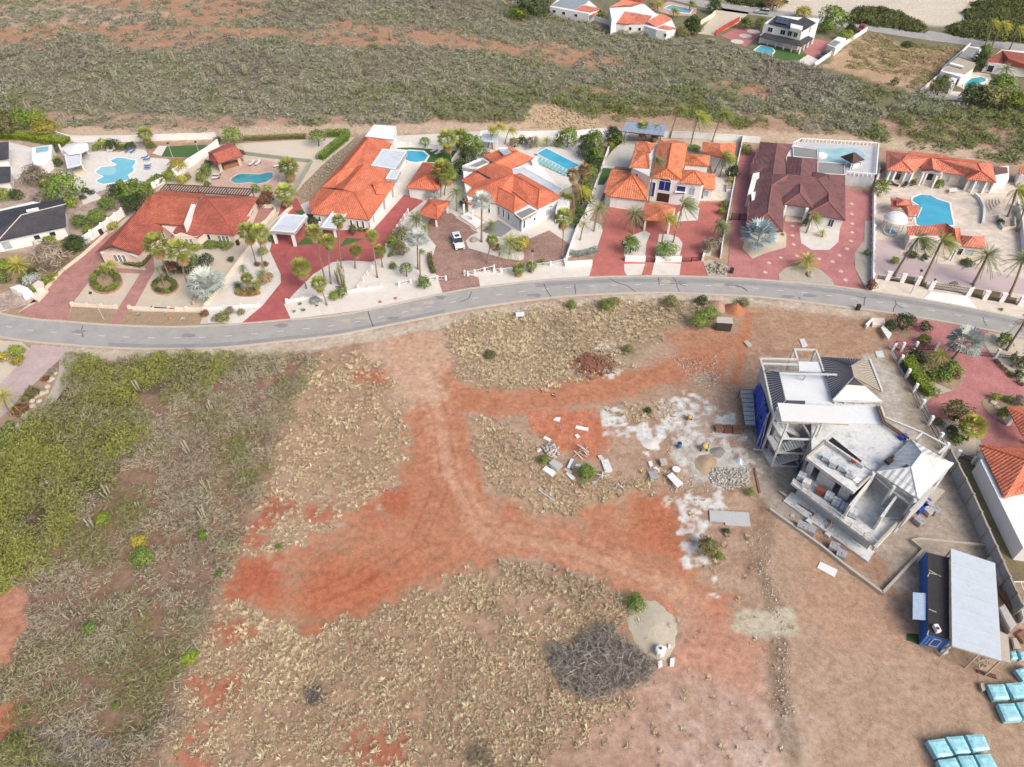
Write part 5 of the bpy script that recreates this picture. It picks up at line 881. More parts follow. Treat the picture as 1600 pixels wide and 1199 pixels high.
# ================================================================ PLANTS
LEAF = {'green': leafy('leaf_green', (78, 104, 48), (150, 174, 86)), 'dark': leafy('leaf_dark', (50, 68, 42), (98, 116, 70)), 'lime': leafy('leaf_lime', (92, 116, 40), (176, 190, 84)), 'olive': leafy('leaf_olive', (96, 98, 62), (158, 156, 102)),
        'grey': leafy('leaf_dry', (128, 116, 104), (178, 166, 148)), 'silver': leafy('leaf_silver', (140, 154, 148), (212, 220, 212)), 'yellow': leafy('leaf_yellow', (140, 134, 52), (206, 194, 92)), 'red': leafy('leaf_red', (104, 66, 52), (150, 112, 82)), 'palm': leafy('palm_green', (104, 122, 56), (190, 198, 106)), 'pdark': leafy('palm_dark', (92, 110, 72), (170, 178, 124)), 'pyel': leafy('palm_yellow', (136, 144, 56), (212, 206, 102)), 'tan': leafy('palm_dead', (150, 120, 84), (206, 176, 132)), 'blue': leafy('palm_blue', (130, 150, 154), (196, 214, 218)), 'scale': plain('cactus_skin', (172, 166, 144), .25, 2), 'rock': plain('boulder', (206, 196, 180), .25, .8, bump=.5)}
bark = plain('palm_bark', (158, 140, 122), .2, 3); barkd = plain('brown_bark', (118, 98, 82), .2, 3)
def leafball(n, seed, lump=.3, size=.3, thin=.55):
    r0 = np.random.default_rng(seed); u = r0.normal(size=(n, 3)); u /= np.linalg.norm(u, axis=1, keepdims=True); u[:, 2] = np.where(u[:, 2] < -.55, -u[:, 2], u[:, 2])
    ph = r0.uniform(0, 6, 6); lob = 1+lump*(np.sin(u[:, 0]*3.1+ph[0])*np.cos(u[:, 1]*3.7+ph[1])+.6*np.sin(u[:, 2]*5+ph[2]+u[:, 0]*4))
    rr = r0.uniform(.35, 1, n)**.45*.88*lob; c = u*rr[:, None]; d = np.cross(u, r0.normal(size=(n, 3)))+u*r0.normal(0, .6, (n, 1)); d /= np.linalg.norm(d, axis=1, keepdims=True)
    side = u+r0.normal(0, .45, (n, 3)); s = np.cross(d, side); s /= np.linalg.norm(s, axis=1, keepdims=True)+1e-9; L_ = (size*r0.uniform(.6, 1.3, n))[:, None]; W_ = L_*thin
    Vn = np.empty((n, 4, 3)); Vn[:, 0] = c-d*L_/2; Vn[:, 1] = c+s*W_/2; Vn[:, 2] = c+d*L_/2; Vn[:, 3] = c-s*W_/2
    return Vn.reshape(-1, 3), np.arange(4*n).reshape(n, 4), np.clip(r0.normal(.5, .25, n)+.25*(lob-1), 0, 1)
def protomesh(name, V_, F_, t_, mat):
    o = fastmesh(name, V_, F_, mat, t_); me = o.data; bpy.data.objects.remove(o); return me
BALL = [protomesh('foliage', *leafball(520, s, *a), LEAF['green']) for s, a in ((1, (.16, .24)), (2, (.28, .26)), (3, (.36, .28)), (4, (.22, .22)))]
CLIP = [protomesh('clipped_foliage', *leafball(700, s, .03, .17), LEAF['green']) for s in (11, 12)]
TWIG = [protomesh('twigs', *leafball(520, s, .3, .6, .1), LEAF['grey']) for s in (21, 22)]
FINE = [protomesh('fine_foliage', *leafball(1500, s, .28, .15), LEAF['green']) for s in (31, 32)]
def own_mat(o, m): o.material_slots[0].link = 'OBJECT'; o.material_slots[0].material = m
STEM = MB().tube([(0, 0, -.05), (.03, 0, .5), (0, .04, 1)], [.09, .06, .03], 5); STEMM = bpy.data.meshes.new('stem'); STEMM.from_pydata(STEM.v, [], STEM.f); STEMM.materials.append(barkd)
def shrub(px, r, kind, label, hz=.8, lift=.0, shape=None, name='shrub', cat_='shrub', group=None, sx=1.0, rz=None):
    """px: middle of the plant in the picture; r: half width in picture pixels"""
    rad = r*mpp(*px)*1.1; h = rad*hz; zc = h*.8+lift; p = P(px[0], px[1], zc); t = thing(name, label, cat_, (p[0], p[1], 0), group)
    src = CLIP if shape == 'clip' else TWIG if kind == 'grey' or shape == 'twig' else FINE if rad > 1.9 or shape == 'fine' else BALL
    me = random.choice(src); o = link('foliage', me, t); o.location = (0, 0, zc); o.scale = (rad*sx, rad, h); o.rotation_euler[2] = random.uniform(0, 6.28) if rz is None else rz; own_mat(o, LEAF[kind])
    s = link('stem', STEMM, t); s.scale = (1+rad*.4, 1+rad*.4, zc); return t
def hedge(px, w, h, kind, label, dens=55):
    pl = [Vector(p[:2]) for p in w2(px)]; t = thing('hedge', label, 'hedge', (*pl[0], 0)); Vs = []; n0 = 0; Fs = []; ts = []
    for a, b in zip(pl, pl[1:]):
        l = (b-a).length; n = int(dens*(l+w)*(w+h)); d = (b-a).normalized(); s = Vector((-d.y, d.x)); u = rng.uniform(-w*.3, l+w*.3, n); v = rng.uniform(-1, 1, n); z = rng.uniform(0, 1, n); k = rng.random(n)
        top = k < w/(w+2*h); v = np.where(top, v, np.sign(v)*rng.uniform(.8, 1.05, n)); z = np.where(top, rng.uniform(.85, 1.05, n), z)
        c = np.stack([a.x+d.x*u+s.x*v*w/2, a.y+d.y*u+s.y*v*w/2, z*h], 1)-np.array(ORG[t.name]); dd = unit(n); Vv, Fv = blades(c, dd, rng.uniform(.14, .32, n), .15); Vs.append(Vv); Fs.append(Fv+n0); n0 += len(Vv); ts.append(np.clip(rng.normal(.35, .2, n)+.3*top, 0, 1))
    fastmesh('foliage', np.concatenate(Vs), np.concatenate(Fs), LEAF[kind], np.concatenate(ts), t); m = MB()
    for a, b in zip(pl, pl[1:]): m.prism(offset([a, b], w*.3)+offset([a, b], -w*.3)[::-1], 0, h*.75)
    m.ob('branches', LEAF[kind], t); return t
def frondmesh(kind, seed):
    r0 = random.Random(seed); V_ = []; F_ = []; T_ = []
    def tri4(a, b, c, d, tn): n = len(V_); V_.extend([a, b, c, d]); F_.append((n, n+1, n+2, n+3)); T_.append(tn)
    nf = {'fan': 44, 'skirt': 30, 'feather': 44, 'wind': 38, 'fanbig': 34}[kind]
    for i in range(nf):
        az = i*2.39996+r0.uniform(-.2, .2); u = (i+.5)/nf
        if kind in ('fan', 'fanbig', 'skirt'):
            el = {'fan': 1.35-1.75*u, 'fanbig': 1.3-1.5*u, 'skirt': -.75-.7*u}[kind]+r0.uniform(-.12, .12); pl = {'fan': .45, 'fanbig': .4, 'skirt': .25}[kind]; bl = {'fan': .55, 'fanbig': .62, 'skirt': .6}[kind]
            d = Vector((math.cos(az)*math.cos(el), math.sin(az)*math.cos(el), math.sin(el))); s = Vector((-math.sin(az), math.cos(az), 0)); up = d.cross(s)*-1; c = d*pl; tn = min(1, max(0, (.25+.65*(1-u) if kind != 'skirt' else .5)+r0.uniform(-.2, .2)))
            tri4(d*.02+s*.012, c+s*.012, c-s*.012, d*.02-s*.012, tn)
            for k in range(9):
                a = (k-4)*.29; e = (d*math.cos(a)+s*math.sin(a)-Vector((0, 0, .22*abs(math.sin(a))))).normalized(); e2 = (d*math.cos(a+.13)+s*math.sin(a+.13)).normalized(); e3 = (d*math.cos(a-.13)+s*math.sin(a-.13)).normalized(); L_ = bl*(1-.22*abs(k-4)/4)*r0.uniform(.85, 1.1)
                tri4(c, c+e2*L_*.6+up*.015, c+e*L_-Vector((0, 0, .1*L_)), c+e3*L_*.6+up*.015, tn+r0.uniform(-.1, .1))
        else:
            el = 1.25-1.9*u+r0.uniform(-.15, .15) if kind == 'feather' else 1.0-1.7*u+r0.uniform(-.2, .2); d = Vector((math.cos(az)*math.cos(el), math.sin(az)*math.cos(el), math.sin(el)))
            if kind == 'wind': d = (d+Vector((.7, -.15, 0))).normalized()
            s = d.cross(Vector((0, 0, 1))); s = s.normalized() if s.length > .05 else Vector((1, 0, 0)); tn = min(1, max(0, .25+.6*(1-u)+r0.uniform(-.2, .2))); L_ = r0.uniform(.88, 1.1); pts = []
            for k in range(8): q = k/7; b_ = d*L_*q-Vector((0, 0, (.42 if kind == 'feather' else .5)*q*q*L_)); b_ += Vector((.25*q*q, 0, 0)) if kind == 'wind' else Vector(); pts.append(b_)
            for k in range(7):
                a, b = pts[k], pts[k+1]; dv = (b-a); tri4(a+s*.012, b+s*.012, b-s*.012, a-s*.012, tn)
                if k < 1: continue
                for sg in (-1, 1):
                    for h_ in (0, .5):
                        o_ = a+dv*h_; w_ = (.2 if kind == 'feather' else .24)*math.sin(math.pi*min(1, (k+h_)/7*.85+.18)); tip = o_+s*sg*w_+dv*1.1-Vector((0, 0, w_*(.35 if kind == 'feather' else .8))); tri4(o_, o_+dv*.35+s*sg*.02, tip, o_+dv*.1+(tip-o_)*.45, tn+r0.uniform(-.12, .12))
    return np.array([tuple(v) for v in V_]), np.array(F_), np.clip(T_, 0, 1)
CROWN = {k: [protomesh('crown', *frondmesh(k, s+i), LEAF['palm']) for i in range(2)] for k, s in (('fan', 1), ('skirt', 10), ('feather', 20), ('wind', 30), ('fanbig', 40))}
def palm(crown, base, r, kind, label, skirt=False, leaf=None, tr=.17, name=None, group=None):
    """crown and base as seen in the picture: the height follows from the two"""
    b = Vector(P(*base)); cx, cy = crown; o = Vector((0, 0, CAM_H)); dirn = Vector(P(cx, cy, 0))-o; best = None
    for k in range(400):
        q = o+dirn*(.4+.6*k/399); e = math.hypot(q.x-b.x, (q.y-b.y)*1.0)
        if best is None or e < best[0]: best = (e, q)
    top = best[1]; off = Vector((top.x-b.x, top.y-b.y)); h = max(.3, top.z); rad = r*mpp(*base)*1.2
    t = thing(name or {'fan': 'fan_palm', 'feather': 'date_palm', 'wind': 'coconut_palm', 'fanbig': 'silver_palm'}[kind], label, 'palm', b, group)
    if h > .5:
        path = [b+Vector((0, 0, -.1))]+[b+Vector((off.x*u**1.5, off.y*u**1.5, h*u)) for u in (.06, .3, .6, .85, 1)]; MB().tube(path, [tr*1.7, tr*1.35, tr, tr*.9, tr*.85, tr*.9], 7).ob('trunk', bark, t, smooth=True)
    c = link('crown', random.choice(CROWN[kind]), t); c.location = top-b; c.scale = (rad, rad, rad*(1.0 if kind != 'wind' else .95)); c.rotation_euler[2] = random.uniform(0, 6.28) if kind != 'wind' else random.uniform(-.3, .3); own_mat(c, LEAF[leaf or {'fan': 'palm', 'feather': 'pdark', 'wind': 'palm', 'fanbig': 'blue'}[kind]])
    if skirt: s = link('dead_leaves', random.choice(CROWN['skirt']), t); s.location = top-b-Vector((0, 0, rad*.15)); s.scale = (rad*.9, rad*.9, rad*1.25); own_mat(s, LEAF['tan'])
    return t
def shr(fr, rows, **k):
    for x, y, r, kind, label, *rest in rows: shrub(fr(x, y), fr.r(r), kind, label, *rest, **k)
def palms(fr, rows, **k):
    for cx, cy, bx, by, r, kind, label, *rest in rows: palm(fr(cx, cy), fr(bx, by), fr.r(r), kind, label, *rest, **k)
# plot 1
shr(A, [(50,90,120,'olive','pale olive tree at the upper left corner of the left plot',1.0), (180,55,105,'green','mid green tree beside the pale olive tree at far left',1.0), (320,40,90,'lime','light green tree crown right of the mid green tree',.9), (400,130,110,'yellow','yellow green bush below the far left trees',.7),
  (310,545,110,'grey','dry grey purple bush beside the pale stone terrace',.8), (560,665,150,'green','big round green tree between terrace and cloud pool',.9), (430,600,95,'olive','olive bush left of the big round green tree',.8), (625,780,60,'lime','small lime bush at the foot of the big round tree',.8), (360,740,75,'grey','dry twiggy shrub in the mottled courtyard',.7), (145,712,60,'dark','dark clipped bush by the mottled courtyard',.9), (25,712,68,'lime','lime clipped bush at the left edge of the courtyard',.9),
  (490,300,42,'dark','small dark bush beside the white plunge pool block',1.0), (512,425,46,'dark','dark low bush by the pink rocks',.8), (490,385,36,'yellow','yellow bush between pool block and pavilion',.8), (860,285,40,'green','green bush beside the faceted pavilion roof',.8), (920,255,50,'palm','feathery bush behind the cloud terrace',.9), (1000,265,62,'dark','dark bush in the bed behind cloud terrace',.7), (1080,285,45,'green','mid green bush in the bed behind the terrace',.6), (1160,275,55,'dark','broad dark bush in the bed behind cloud terrace',.6), (1345,270,42,'green','green bush right of the lone garden palm',.7),
  (760,672,42,'dark','left dark succulent clump at terrace corner',.6), (815,690,36,'dark','right dark succulent clump at terrace corner',.6), (740,735,34,'dark','lower dark succulent clump at terrace corner',.6), (1585,455,75,'yellow','yellow green bush at the right tip of cloud terrace',.8), (1510,545,62,'lime','lime bush below the tip of cloud terrace',.8), (1420,570,55,'green','green bush second below the terrace tip',.8), (1355,600,50,'lime','lime bush third below the terrace tip',.8), (1190,610,48,'green','loose green shrub at lower terrace edge',.9), (1075,610,42,'green','thin green shrub left at lower terrace edge',.9),
  (1045,680,85,'dark','left crown of the dark tree group by pink villa',.9), (1150,690,110,'green','largest green tree left of the pink villa',.9), (1280,680,95,'green','right tree of the group beside red roof ridge',.9), (1190,800,100,'dark','dark tree leaning over the white panel wall',.9), (950,790,85,'green','clipped green mound above the panel wall',.8), (860,920,95,'green','long clipped green mound by the brick strip',.8), (715,950,75,'green','round clipped bush left end of the mound',.9), (785,1030,55,'lime','flowering lime bush below the round clipped bush',.8), (670,1150,100,'dark','dark bush at the end of the panel wall',.7), (440,1125,62,'lime','small lime bush against white bungalow wall',.8), (1015,990,46,'pyel','spiky yellow plant in front of panel wall',.8)])
hedge(A(-60,205,200,205,420,240,590,262), 3.2, 1.6, 'lime', 'long clipped green hedge at the back of the left plot')
shr(HH, [(450,360,155,'grey','big dry grey bush in front of white bungalow',.8), (650,245,95,'dark','dark bush right of the big dry grey bush',.8), (40,430,85,'lime','flowering lime bush at the left edge by the road',.7), (40,545,62,'green','green bush low at the left edge',.8), (285,480,42,'dark','small dark bush behind the grey succulent',.8), (280,550,78,'silver','grey succulent clump beside the white letterbox wall',.5), (205,550,50,'green','green bush left of the grey succulent',.7), (430,560,55,'lime','lime bush along the kerb wall',.7), (480,515,40,'yellow','yellow bush along the kerb wall',.7), (310,640,40,'lime','lime plant in the letterbox wall planter',.9)])
palms(HH, [(160,425,165,500,115,'feather','low bright feather palm beside the big dry grey bush',False,'pyel'), (885,440,930,560,55,'wind','left small palm of the round front bed',False,'pyel'), (960,410,955,560,60,'wind','right small palm of the round front bed',False,'pyel')], tr=.09)
def ring(fr, cx, cy, rx, ry, label, kinds):
    t = thing('planting_bed', label, 'flower bed', P(*fr(cx, cy))); pts = [fr(cx+rx*math.cos(a), cy+ry*math.sin(a)) for a in np.linspace(0, 2*math.pi, 18, endpoint=False)]; w = [p[:2] for p in w2(pts)]; MB().prism(w, 0, .16).ob('soil', soil, t); m = MB(); o = inset(w, -.25)
    for i in range(len(w)): m.prism([o[i], o[(i+1) % 18], w[(i+1) % 18], w[i]], 0, .26)
    m.ob('edging', plain('bed_edging', (196, 150, 126), .15, 1), t)
    for k in range(14):
        a = k*2*math.pi/14; p = P(*fr(cx+rx*.78*math.cos(a), cy+ry*.78*math.sin(a))); o_ = link('hedge_plant', random.choice(BALL), t); r_ = rx*mpp(*fr(cx, cy))/fr.sc*.27; o_.location = Vector((p[0], p[1], .45))-ORG[t.name]; o_.scale = (r_, r_, r_*.8); own_mat(o_, LEAF[kinds[k % len(kinds)]])
ring(HH, 945, 575, 140, 108, 'kidney shaped bed with low hedge ring and twin palms', ('olive', 'green', 'lime')); ring(I, 290, 590, 100, 66, 'round bed with low hedge in front of the leaning fan palms', ('green', 'olive', 'dark'))
shr(I, [(340,445,75,'red','reddish dark bush behind the round bed',.8), (440,445,62,'dark','dark bush between the two tall fan palms',.9), (520,390,52,'green','green bush left of the clipped dark drum',.9), (805,378,26,'dark','small dark ball shrub on cream gravel',.9), (1118,215,32,'green','small bush below the white carport corner',1.0), (1050,312,42,'palm','tufty plant on white gravel by carport',.9), (735,830,66,'olive','flat olive cushion plant by the road verge',.45), (795,778,40,'grey','grey bush behind the olive cushion plant',.7), (880,790,36,'olive','thin bush right of the olive cushion plant',.6), (600,800,34,'red','brown dry bush at the wall corner',.7), (1075,535,48,'tan','dry brown bush under the cycad',.7), (1105,500,30,'tan','small dry bush right of the cycad',.6), (1010,415,28,'red','reddish shrub at twin palm foot',.7), (1072,415,26,'red','reddish shrub right of twin palm foot',.7)])
shrub(I(612,385), I.r(60), 'dark', 'clipped dark drum bush behind silver palm', 1.0, shape='clip')
shr(I, [(640,258,70,'green','left part of low hedge under villa windows',.35), (760,260,70,'green','right part of low hedge under villa windows',.35), (530,275,55,'lime','low bright bush under the gable windows',.5)])
hedge(HH(935,395,1040,395,1150,420,1262,440,1340,350), 1.1, .8, 'olive', 'low hedge planter round the pink wing front')
palms(I, [(215,260,335,540,92,'fan','tall fan palm with hanging dead skirt left of its twin',True), (398,310,470,590,92,'fan','tall fan palm with orange dead skirt above the silver bush',True), (935,165,1005,420,78,'fan','left twin fan palm at the pink boundary wall',True), (1030,170,1060,450,72,'fan','right twin fan palm at the pink boundary wall',True),
  (225,445,285,575,34,'feather','upper small palm in the hedge ringed bed'), (260,500,285,585,28,'feather','lower small palm in the hedge ringed bed'), (895,440,905,480,38,'feather','tiny palm by pink wall on white gravel'), (928,525,940,640,48,'fan','small fan palm in the oblong stone ringed bed',True), (1005,572,1000,638,38,'fan','smaller fan palm right in the oblong bed',True), (1050,480,1052,520,56,'feather','cycad on top of a dry brown clump'), (855,580,850,600,50,'feather','dark spreading cycad left of oblong bed',False,'dark'), (1350,440,1395,605,76,'fan','fan palm with dead skirt at the red drive bend',True)], tr=.13)
ring(I, 935, 645, 95, 22, 'oblong bed edged with stones under two small fan palms', ('tan', 'olive'))
palm(I(612,575), I(600,680), I.r(138), 'fanbig', 'huge silvery white fan palm bush by the pink wall', leaf='silver')
palms(J, [(248,318,340,690,62,'fan','leaning tall fan palm first in white gravel by red drive',True), (365,390,388,720,60,'fan','upright tall fan palm second in white gravel by red drive',True), (445,225,470,600,50,'fan','tallest wind bent fan palm rising behind candle cactus',True), (290,715,355,885,62,'fan','stout fan palm at the road verge',True), (578,455,578,600,50,'fan','medium fan palm alone on white gravel',True), (705,345,750,670,50,'fan','tall slim fan palm at the balustrade',True), (768,460,790,590,50,'fan','short shaggy fan palm beside the balustrade',True), (1050,210,1060,330,88,'feather','full date palm beside the red side drive'), (1120,280,1125,335,46,'feather','small palm at right of the full date palm',False,'palm'), (1080,460,1085,668,32,'wind','small crowned slim palm beside the silver palm')], tr=.14)
palm(J(1062,375), J(1068,605), J.r(90), 'fanbig', 'silver fan palm on a tall trunk by brick drive', leaf='silver')
shr(J, [(870,390,56,'lime','bright green shrub by the balustrade end',.9), (935,335,70,'olive','olive hedge bush along the balustrade',.8), (920,450,66,'olive','loose yellowish shrub on white gravel',.7), (870,578,33,'green','small green ball shrub on white gravel',.9), (1112,715,50,'green','clipped green ball beside the white entrance fence',1.0), (470,780,54,'green','green bush behind the low white wall',1.0), (408,815,40,'lime','lime bush left of the green bush by low wall',1.0), (245,215,58,'dark','dark round bush beside the carport',.8), (555,300,36,'dark','dark topiary at the villa front',1.3), (850,490,22,'green','tiny shrub below olive hedge bush',.9), (620,290,30,'green','flower bed bush left of villa corner',.6), (665,295,26,'red','reddish flower bush at villa corner',.6), (260,845,50,'silver','long grey cushion along low white wall',.35)])
shrub(J(970,600), J.r(58), 'green', 'clipped round lollipop tree on white gravel', .8, .9, 'clip', 'clipped_tree', 'tree'); hedge(J(1160,500,1162,560,1190,640), .9, 1.0, 'olive', 'narrow hedge curving along the brick drive')
def agave(fr, rows, leaf='silver'):
    for x, y, r, lab in rows:
        p = P(*fr(x, y)); t = thing('agave', lab, 'plant', (p[0], p[1], 0)); rad = fr.r(r)*mpp(*fr(x, y)); n = 40; az = rng.uniform(0, 6.28, n); el = rng.uniform(.3, 1.2, n); d = np.stack([np.cos(az)*np.cos(el), np.sin(az)*np.cos(el), np.sin(el)], 1); Vv, Fv = blades(d*rad*.5, d, rad, rad*.2); fastmesh('rosette', Vv, Fv, LEAF[leaf], rng.uniform(.2, 1, n), t)
agave(I, [(88,812,30,'left silver agave in the brown front bed'), (290,802,26,'middle silver agave in the brown front bed'), (430,852,28,'right silver agave in the brown front bed')]); agave(J, [(145,880,24,'left agave on the white verge'), (170,928,26,'lower agave on the white verge'), (98,940,22,'leftmost small agave on the white verge'), (275,892,18,'small agave under the stout fan palm')], 'pdark')
# plot 4
shr(D, [(640,225,85,'green','big green bush behind the lawn right of octagonal pool',1.0), (615,305,72,'dark','dark green bush below the lawn corner',1.0), (555,390,66,'dark','dark bush between garage and white villa',.9), (500,450,56,'green','green bush against the white villa left side',.9), (355,585,55,'silver','grey shrub at the garage corner',.8), (578,648,26,'dark','small ball shrub beside entrance steps',1.0), (825,970,34,'red','brown red shrub in the island bed',.8), (1015,945,60,'yellow','yellow flowering shrub right of the big date palm',1.0), (1000,985,26,'olive','olive shrub under the yellow flowering one',.8), (1165,1075,26,'lime','small lime plant at the front fence',.9),
  (960,205,42,'olive','olive shrub left in the bed behind the blue pool',.9), (1080,205,48,'grey','dry shrub in the bed behind the blue pool',.9), (1015,185,36,'dark','small dark shrub in the bed behind blue pool',.9), (1280,205,36,'olive','olive shrub right in the bed behind the blue pool',.9), (1350,170,78,'green','large round green tree behind the blue pool corner',1.0), (1465,175,34,'dark','dark ball tree right of the large round tree',1.0), (1535,205,90,'green','bright green tree by the solar carport',1.0), (1500,270,70,'dark','dark tree crown right of the white terrace',1.0), (1560,300,66,'green','green tree crown by the grey patio',1.0), (1535,370,72,'dark','dark tree second down beside the white terrace',1.0), (1500,440,64,'green','green tree third down beside the white terrace',1.0), (1480,540,70,'green','loose green tree behind the tan palms',1.0), (1485,630,60,'dark','dark tree fourth down by the boundary wall',1.0), (1440,720,50,'green','green bush fifth down by the boundary wall',1.0), (1405,800,40,'dark','dark bush at the end of the boundary wall row',.9), (745,290,40,'olive','olive shrub behind the left flat terrace',.8), (700,235,40,'green','green shrub beside the grey shelter',.9)])
shrub(D(300,195), D.r(44), 'green', 'clipped green mushroom tree behind the lawn wall', .7, .6, 'clip', 'clipped_tree', 'tree')
palms(D, [(465,180,495,330,72,'fan','left shaggy fan palm beside the lawn loungers',True), (555,165,560,262,66,'fan','right shaggy fan palm behind the lawn',True), (430,405,418,600,80,'fan','tall fan palm in front of the orange garage roof',True), (470,440,445,590,60,'fan','second fan palm behind the garage front palm',True), (530,565,535,705,72,'feather','date palm before the white villa left corner'), (785,805,785,850,52,'feather','low green palm on the slate court',False,'palm'), (925,935,925,1028,95,'feather','big full date palm in the island bed',False,'palm'), (795,920,757,1092,46,'fan','slim fan palm between island bed and gate',True), (850,1015,835,1140,20,'feather','tiny tufted palm at the sliding gate'), (1320,755,1310,1055,70,'fan','tall fan palm beside the white wall corner',True),
  (1310,580,1305,690,52,'wind','coconut palm at the right white wall'), (1355,600,1350,705,44,'wind','second coconut palm at the right white wall'), (1385,435,1400,690,46,'fan','left tan dying palm beside the white terrace',True,'tan'), (1475,405,1440,640,50,'fan','right tan dying palm beside the white terrace',True,'tan'), (1385,515,1395,780,50,'wind','leaning palm with tan fronds by the villa corner',False,'tan'), (1450,550,1425,720,60,'wind','bright coconut palm below the tan palms',False,'pyel'), (775,100,797,250,48,'wind','left tall coconut behind the orange roofs',False,'pyel'), (840,75,765,240,52,'wind','middle tall coconut behind the orange roofs',False,'pyel'), (925,100,890,212,42,'wind','right tall coconut behind the orange roofs',False,'pyel'), (1125,190,1125,235,38,'feather','left small palm behind the blue pool',False,'pyel'), (1195,190,1200,235,44,'feather','right small palm behind the blue pool',False,'pyel'), (990,1130,995,1185,48,'fan','left stubby fan palm outside the front fence',True), (1085,1105,1085,1152,42,'fan','right stubby fan palm outside the front fence',True)], tr=.13)
palm(D(720,640), D(718,935), D.r(80), 'fanbig', 'tall silver fan palm in front of the white villa', leaf='silver', tr=.2)
# plot 5
palms(E, [(745,105,770,212,56,'fan','left shaggy fan palm before the solar carport',True), (850,135,850,216,64,'fan','right shaggy fan palm before the solar carport',True), (845,355,790,715,62,'wind','wind blown shaggy palm over the orange roofs',False,'pdark'), (1400,320,1320,472,70,'wind','left coconut palm on the side patio'), (1425,340,1362,502,62,'wind','right coconut palm on the side patio'), (390,755,350,940,96,'feather','left date palm on white gravel before the garage'), (680,795,665,955,98,'feather','greyish date palm before the porch'), (1070,715,990,1030,100,'wind','dark coconut palm bent by wind beside porch',False,'pdark'), (940,825,895,1040,74,'wind','yellow green coconut palm before the porch',False,'pyel'), (1350,880,1305,1000,80,'wind','short bent palm above the grey ball bush',False,'pdark'), (270,880,240,1010,36,'feather','small yellow palm by the white boundary wall',False,'pyel')], tr=.15)
palm((1061,170), (1047,216), 13, 'wind', 'leftmost of three tall coconuts on the back lane wall', tr=.16); palm((1091,182), (1079,228), 17, 'wind', 'middle of three tall coconuts on the back lane wall', tr=.16); palm((1129,177), (1113,222), 15, 'wind', 'rightmost of three tall coconuts on the back lane wall', tr=.16)
shr(E, [(650,1050,78,'green','tall green shrub left of the footpath gate',1.1), (930,1095,88,'green','broad green shrub right of the footpath gate',.7), (1290,1055,78,'grey','grey green ball bush at the red drive corner',.9), (1380,775,36,'lime','lime shrub upper along the boundary wall',.9), (1400,715,34,'green','green shrub at the boundary wall top',.9), (1470,465,54,'dark','dark red brown bush on the boundary wall',1.1), (1450,528,30,'yellow','yellow plant in a white box planter',.8), (490,250,38,'lime','lime bush at the patio wall',1.0), (505,155,66,'dark','dark tree left of the solar carport',1.0), (545,195,46,'green','round green bush under the solar panels',.9), (230,860,26,'green','green bush by the boundary wall foot',.9), (1160,265,60,'green','low bush row behind guest house',.35)])
hedge(E(140,1120,220,1130,300,1115,370,1090), 1.6, .7, 'silver', 'grey green succulent mound winding along the front')
shr(FF, [(355,180,52,'olive','olive bush in the back corner of the rose brick drive',.8), (1360,1040,32,'green','small green shrub in the grey side bed',.9), (850,790,26,'dark','dark cypress like bush at the maroon villa door',1.6), (655,885,16,'lime','tiny lime plant by the cream bed')])
palms(FF, [(460,900,430,1010,140,'fanbig','giant blue silver fan palm at the maroon villa corner'), (900,735,850,880,70,'wind','coconut palm beside the maroon villa entrance',False,'palm'), (985,870,985,912,40,'feather','small yellow palm in the white bed',False,'pyel'), (858,1105,850,1180,105,'feather','spreading date palm on the roadside island',False,'pyel')], tr=.16)
palms(M, [(655,185,440,525,118,'wind','first leaning coconut palm inside the pillared fence',False,'pdark'), (870,205,692,580,118,'wind','second leaning coconut palm before the gatehouse'), (1270,345,1142,605,135,'feather','dark date palm right of the ornate gate'), (1590,375,1462,705,120,'feather','date palm at the right end of pillared fence')], tr=.24)
palm(G(1535,550), G(1450,795), G.r(115), 'wind', 'leaning coconut palm in the rounded planter', leaf='pyel', tr=.2); palm((1600,325), (1588,362), 18, 'wind', 'coconut palm at right edge behind the stepped wall')
shr(M, [(450,385,38,'lime','cycad like bush on the gatehouse forecourt',.9), (715,355,34,'dark','dark bush in a round white pot',.9), (240,600,46,'red','red green clipped column bush at drive corner',1.3), (600,330,60,'dark','dark low hedge left of the gatehouse',.4), (1090,405,60,'dark','dark low hedge right of the gatehouse',.4), (1395,820,20,'olive','small cushion plant on the roadside paving',.6)])
shr(G, [(320,540,66,'lime','tall feathery bush by the side wall of pool house',1.3), (605,490,34,'dark','potted bush left between loggias',1.0), (845,500,44,'green','potted bush right between loggias',1.0), (1390,840,36,'dark','dark bush in the rounded planter',.8)])
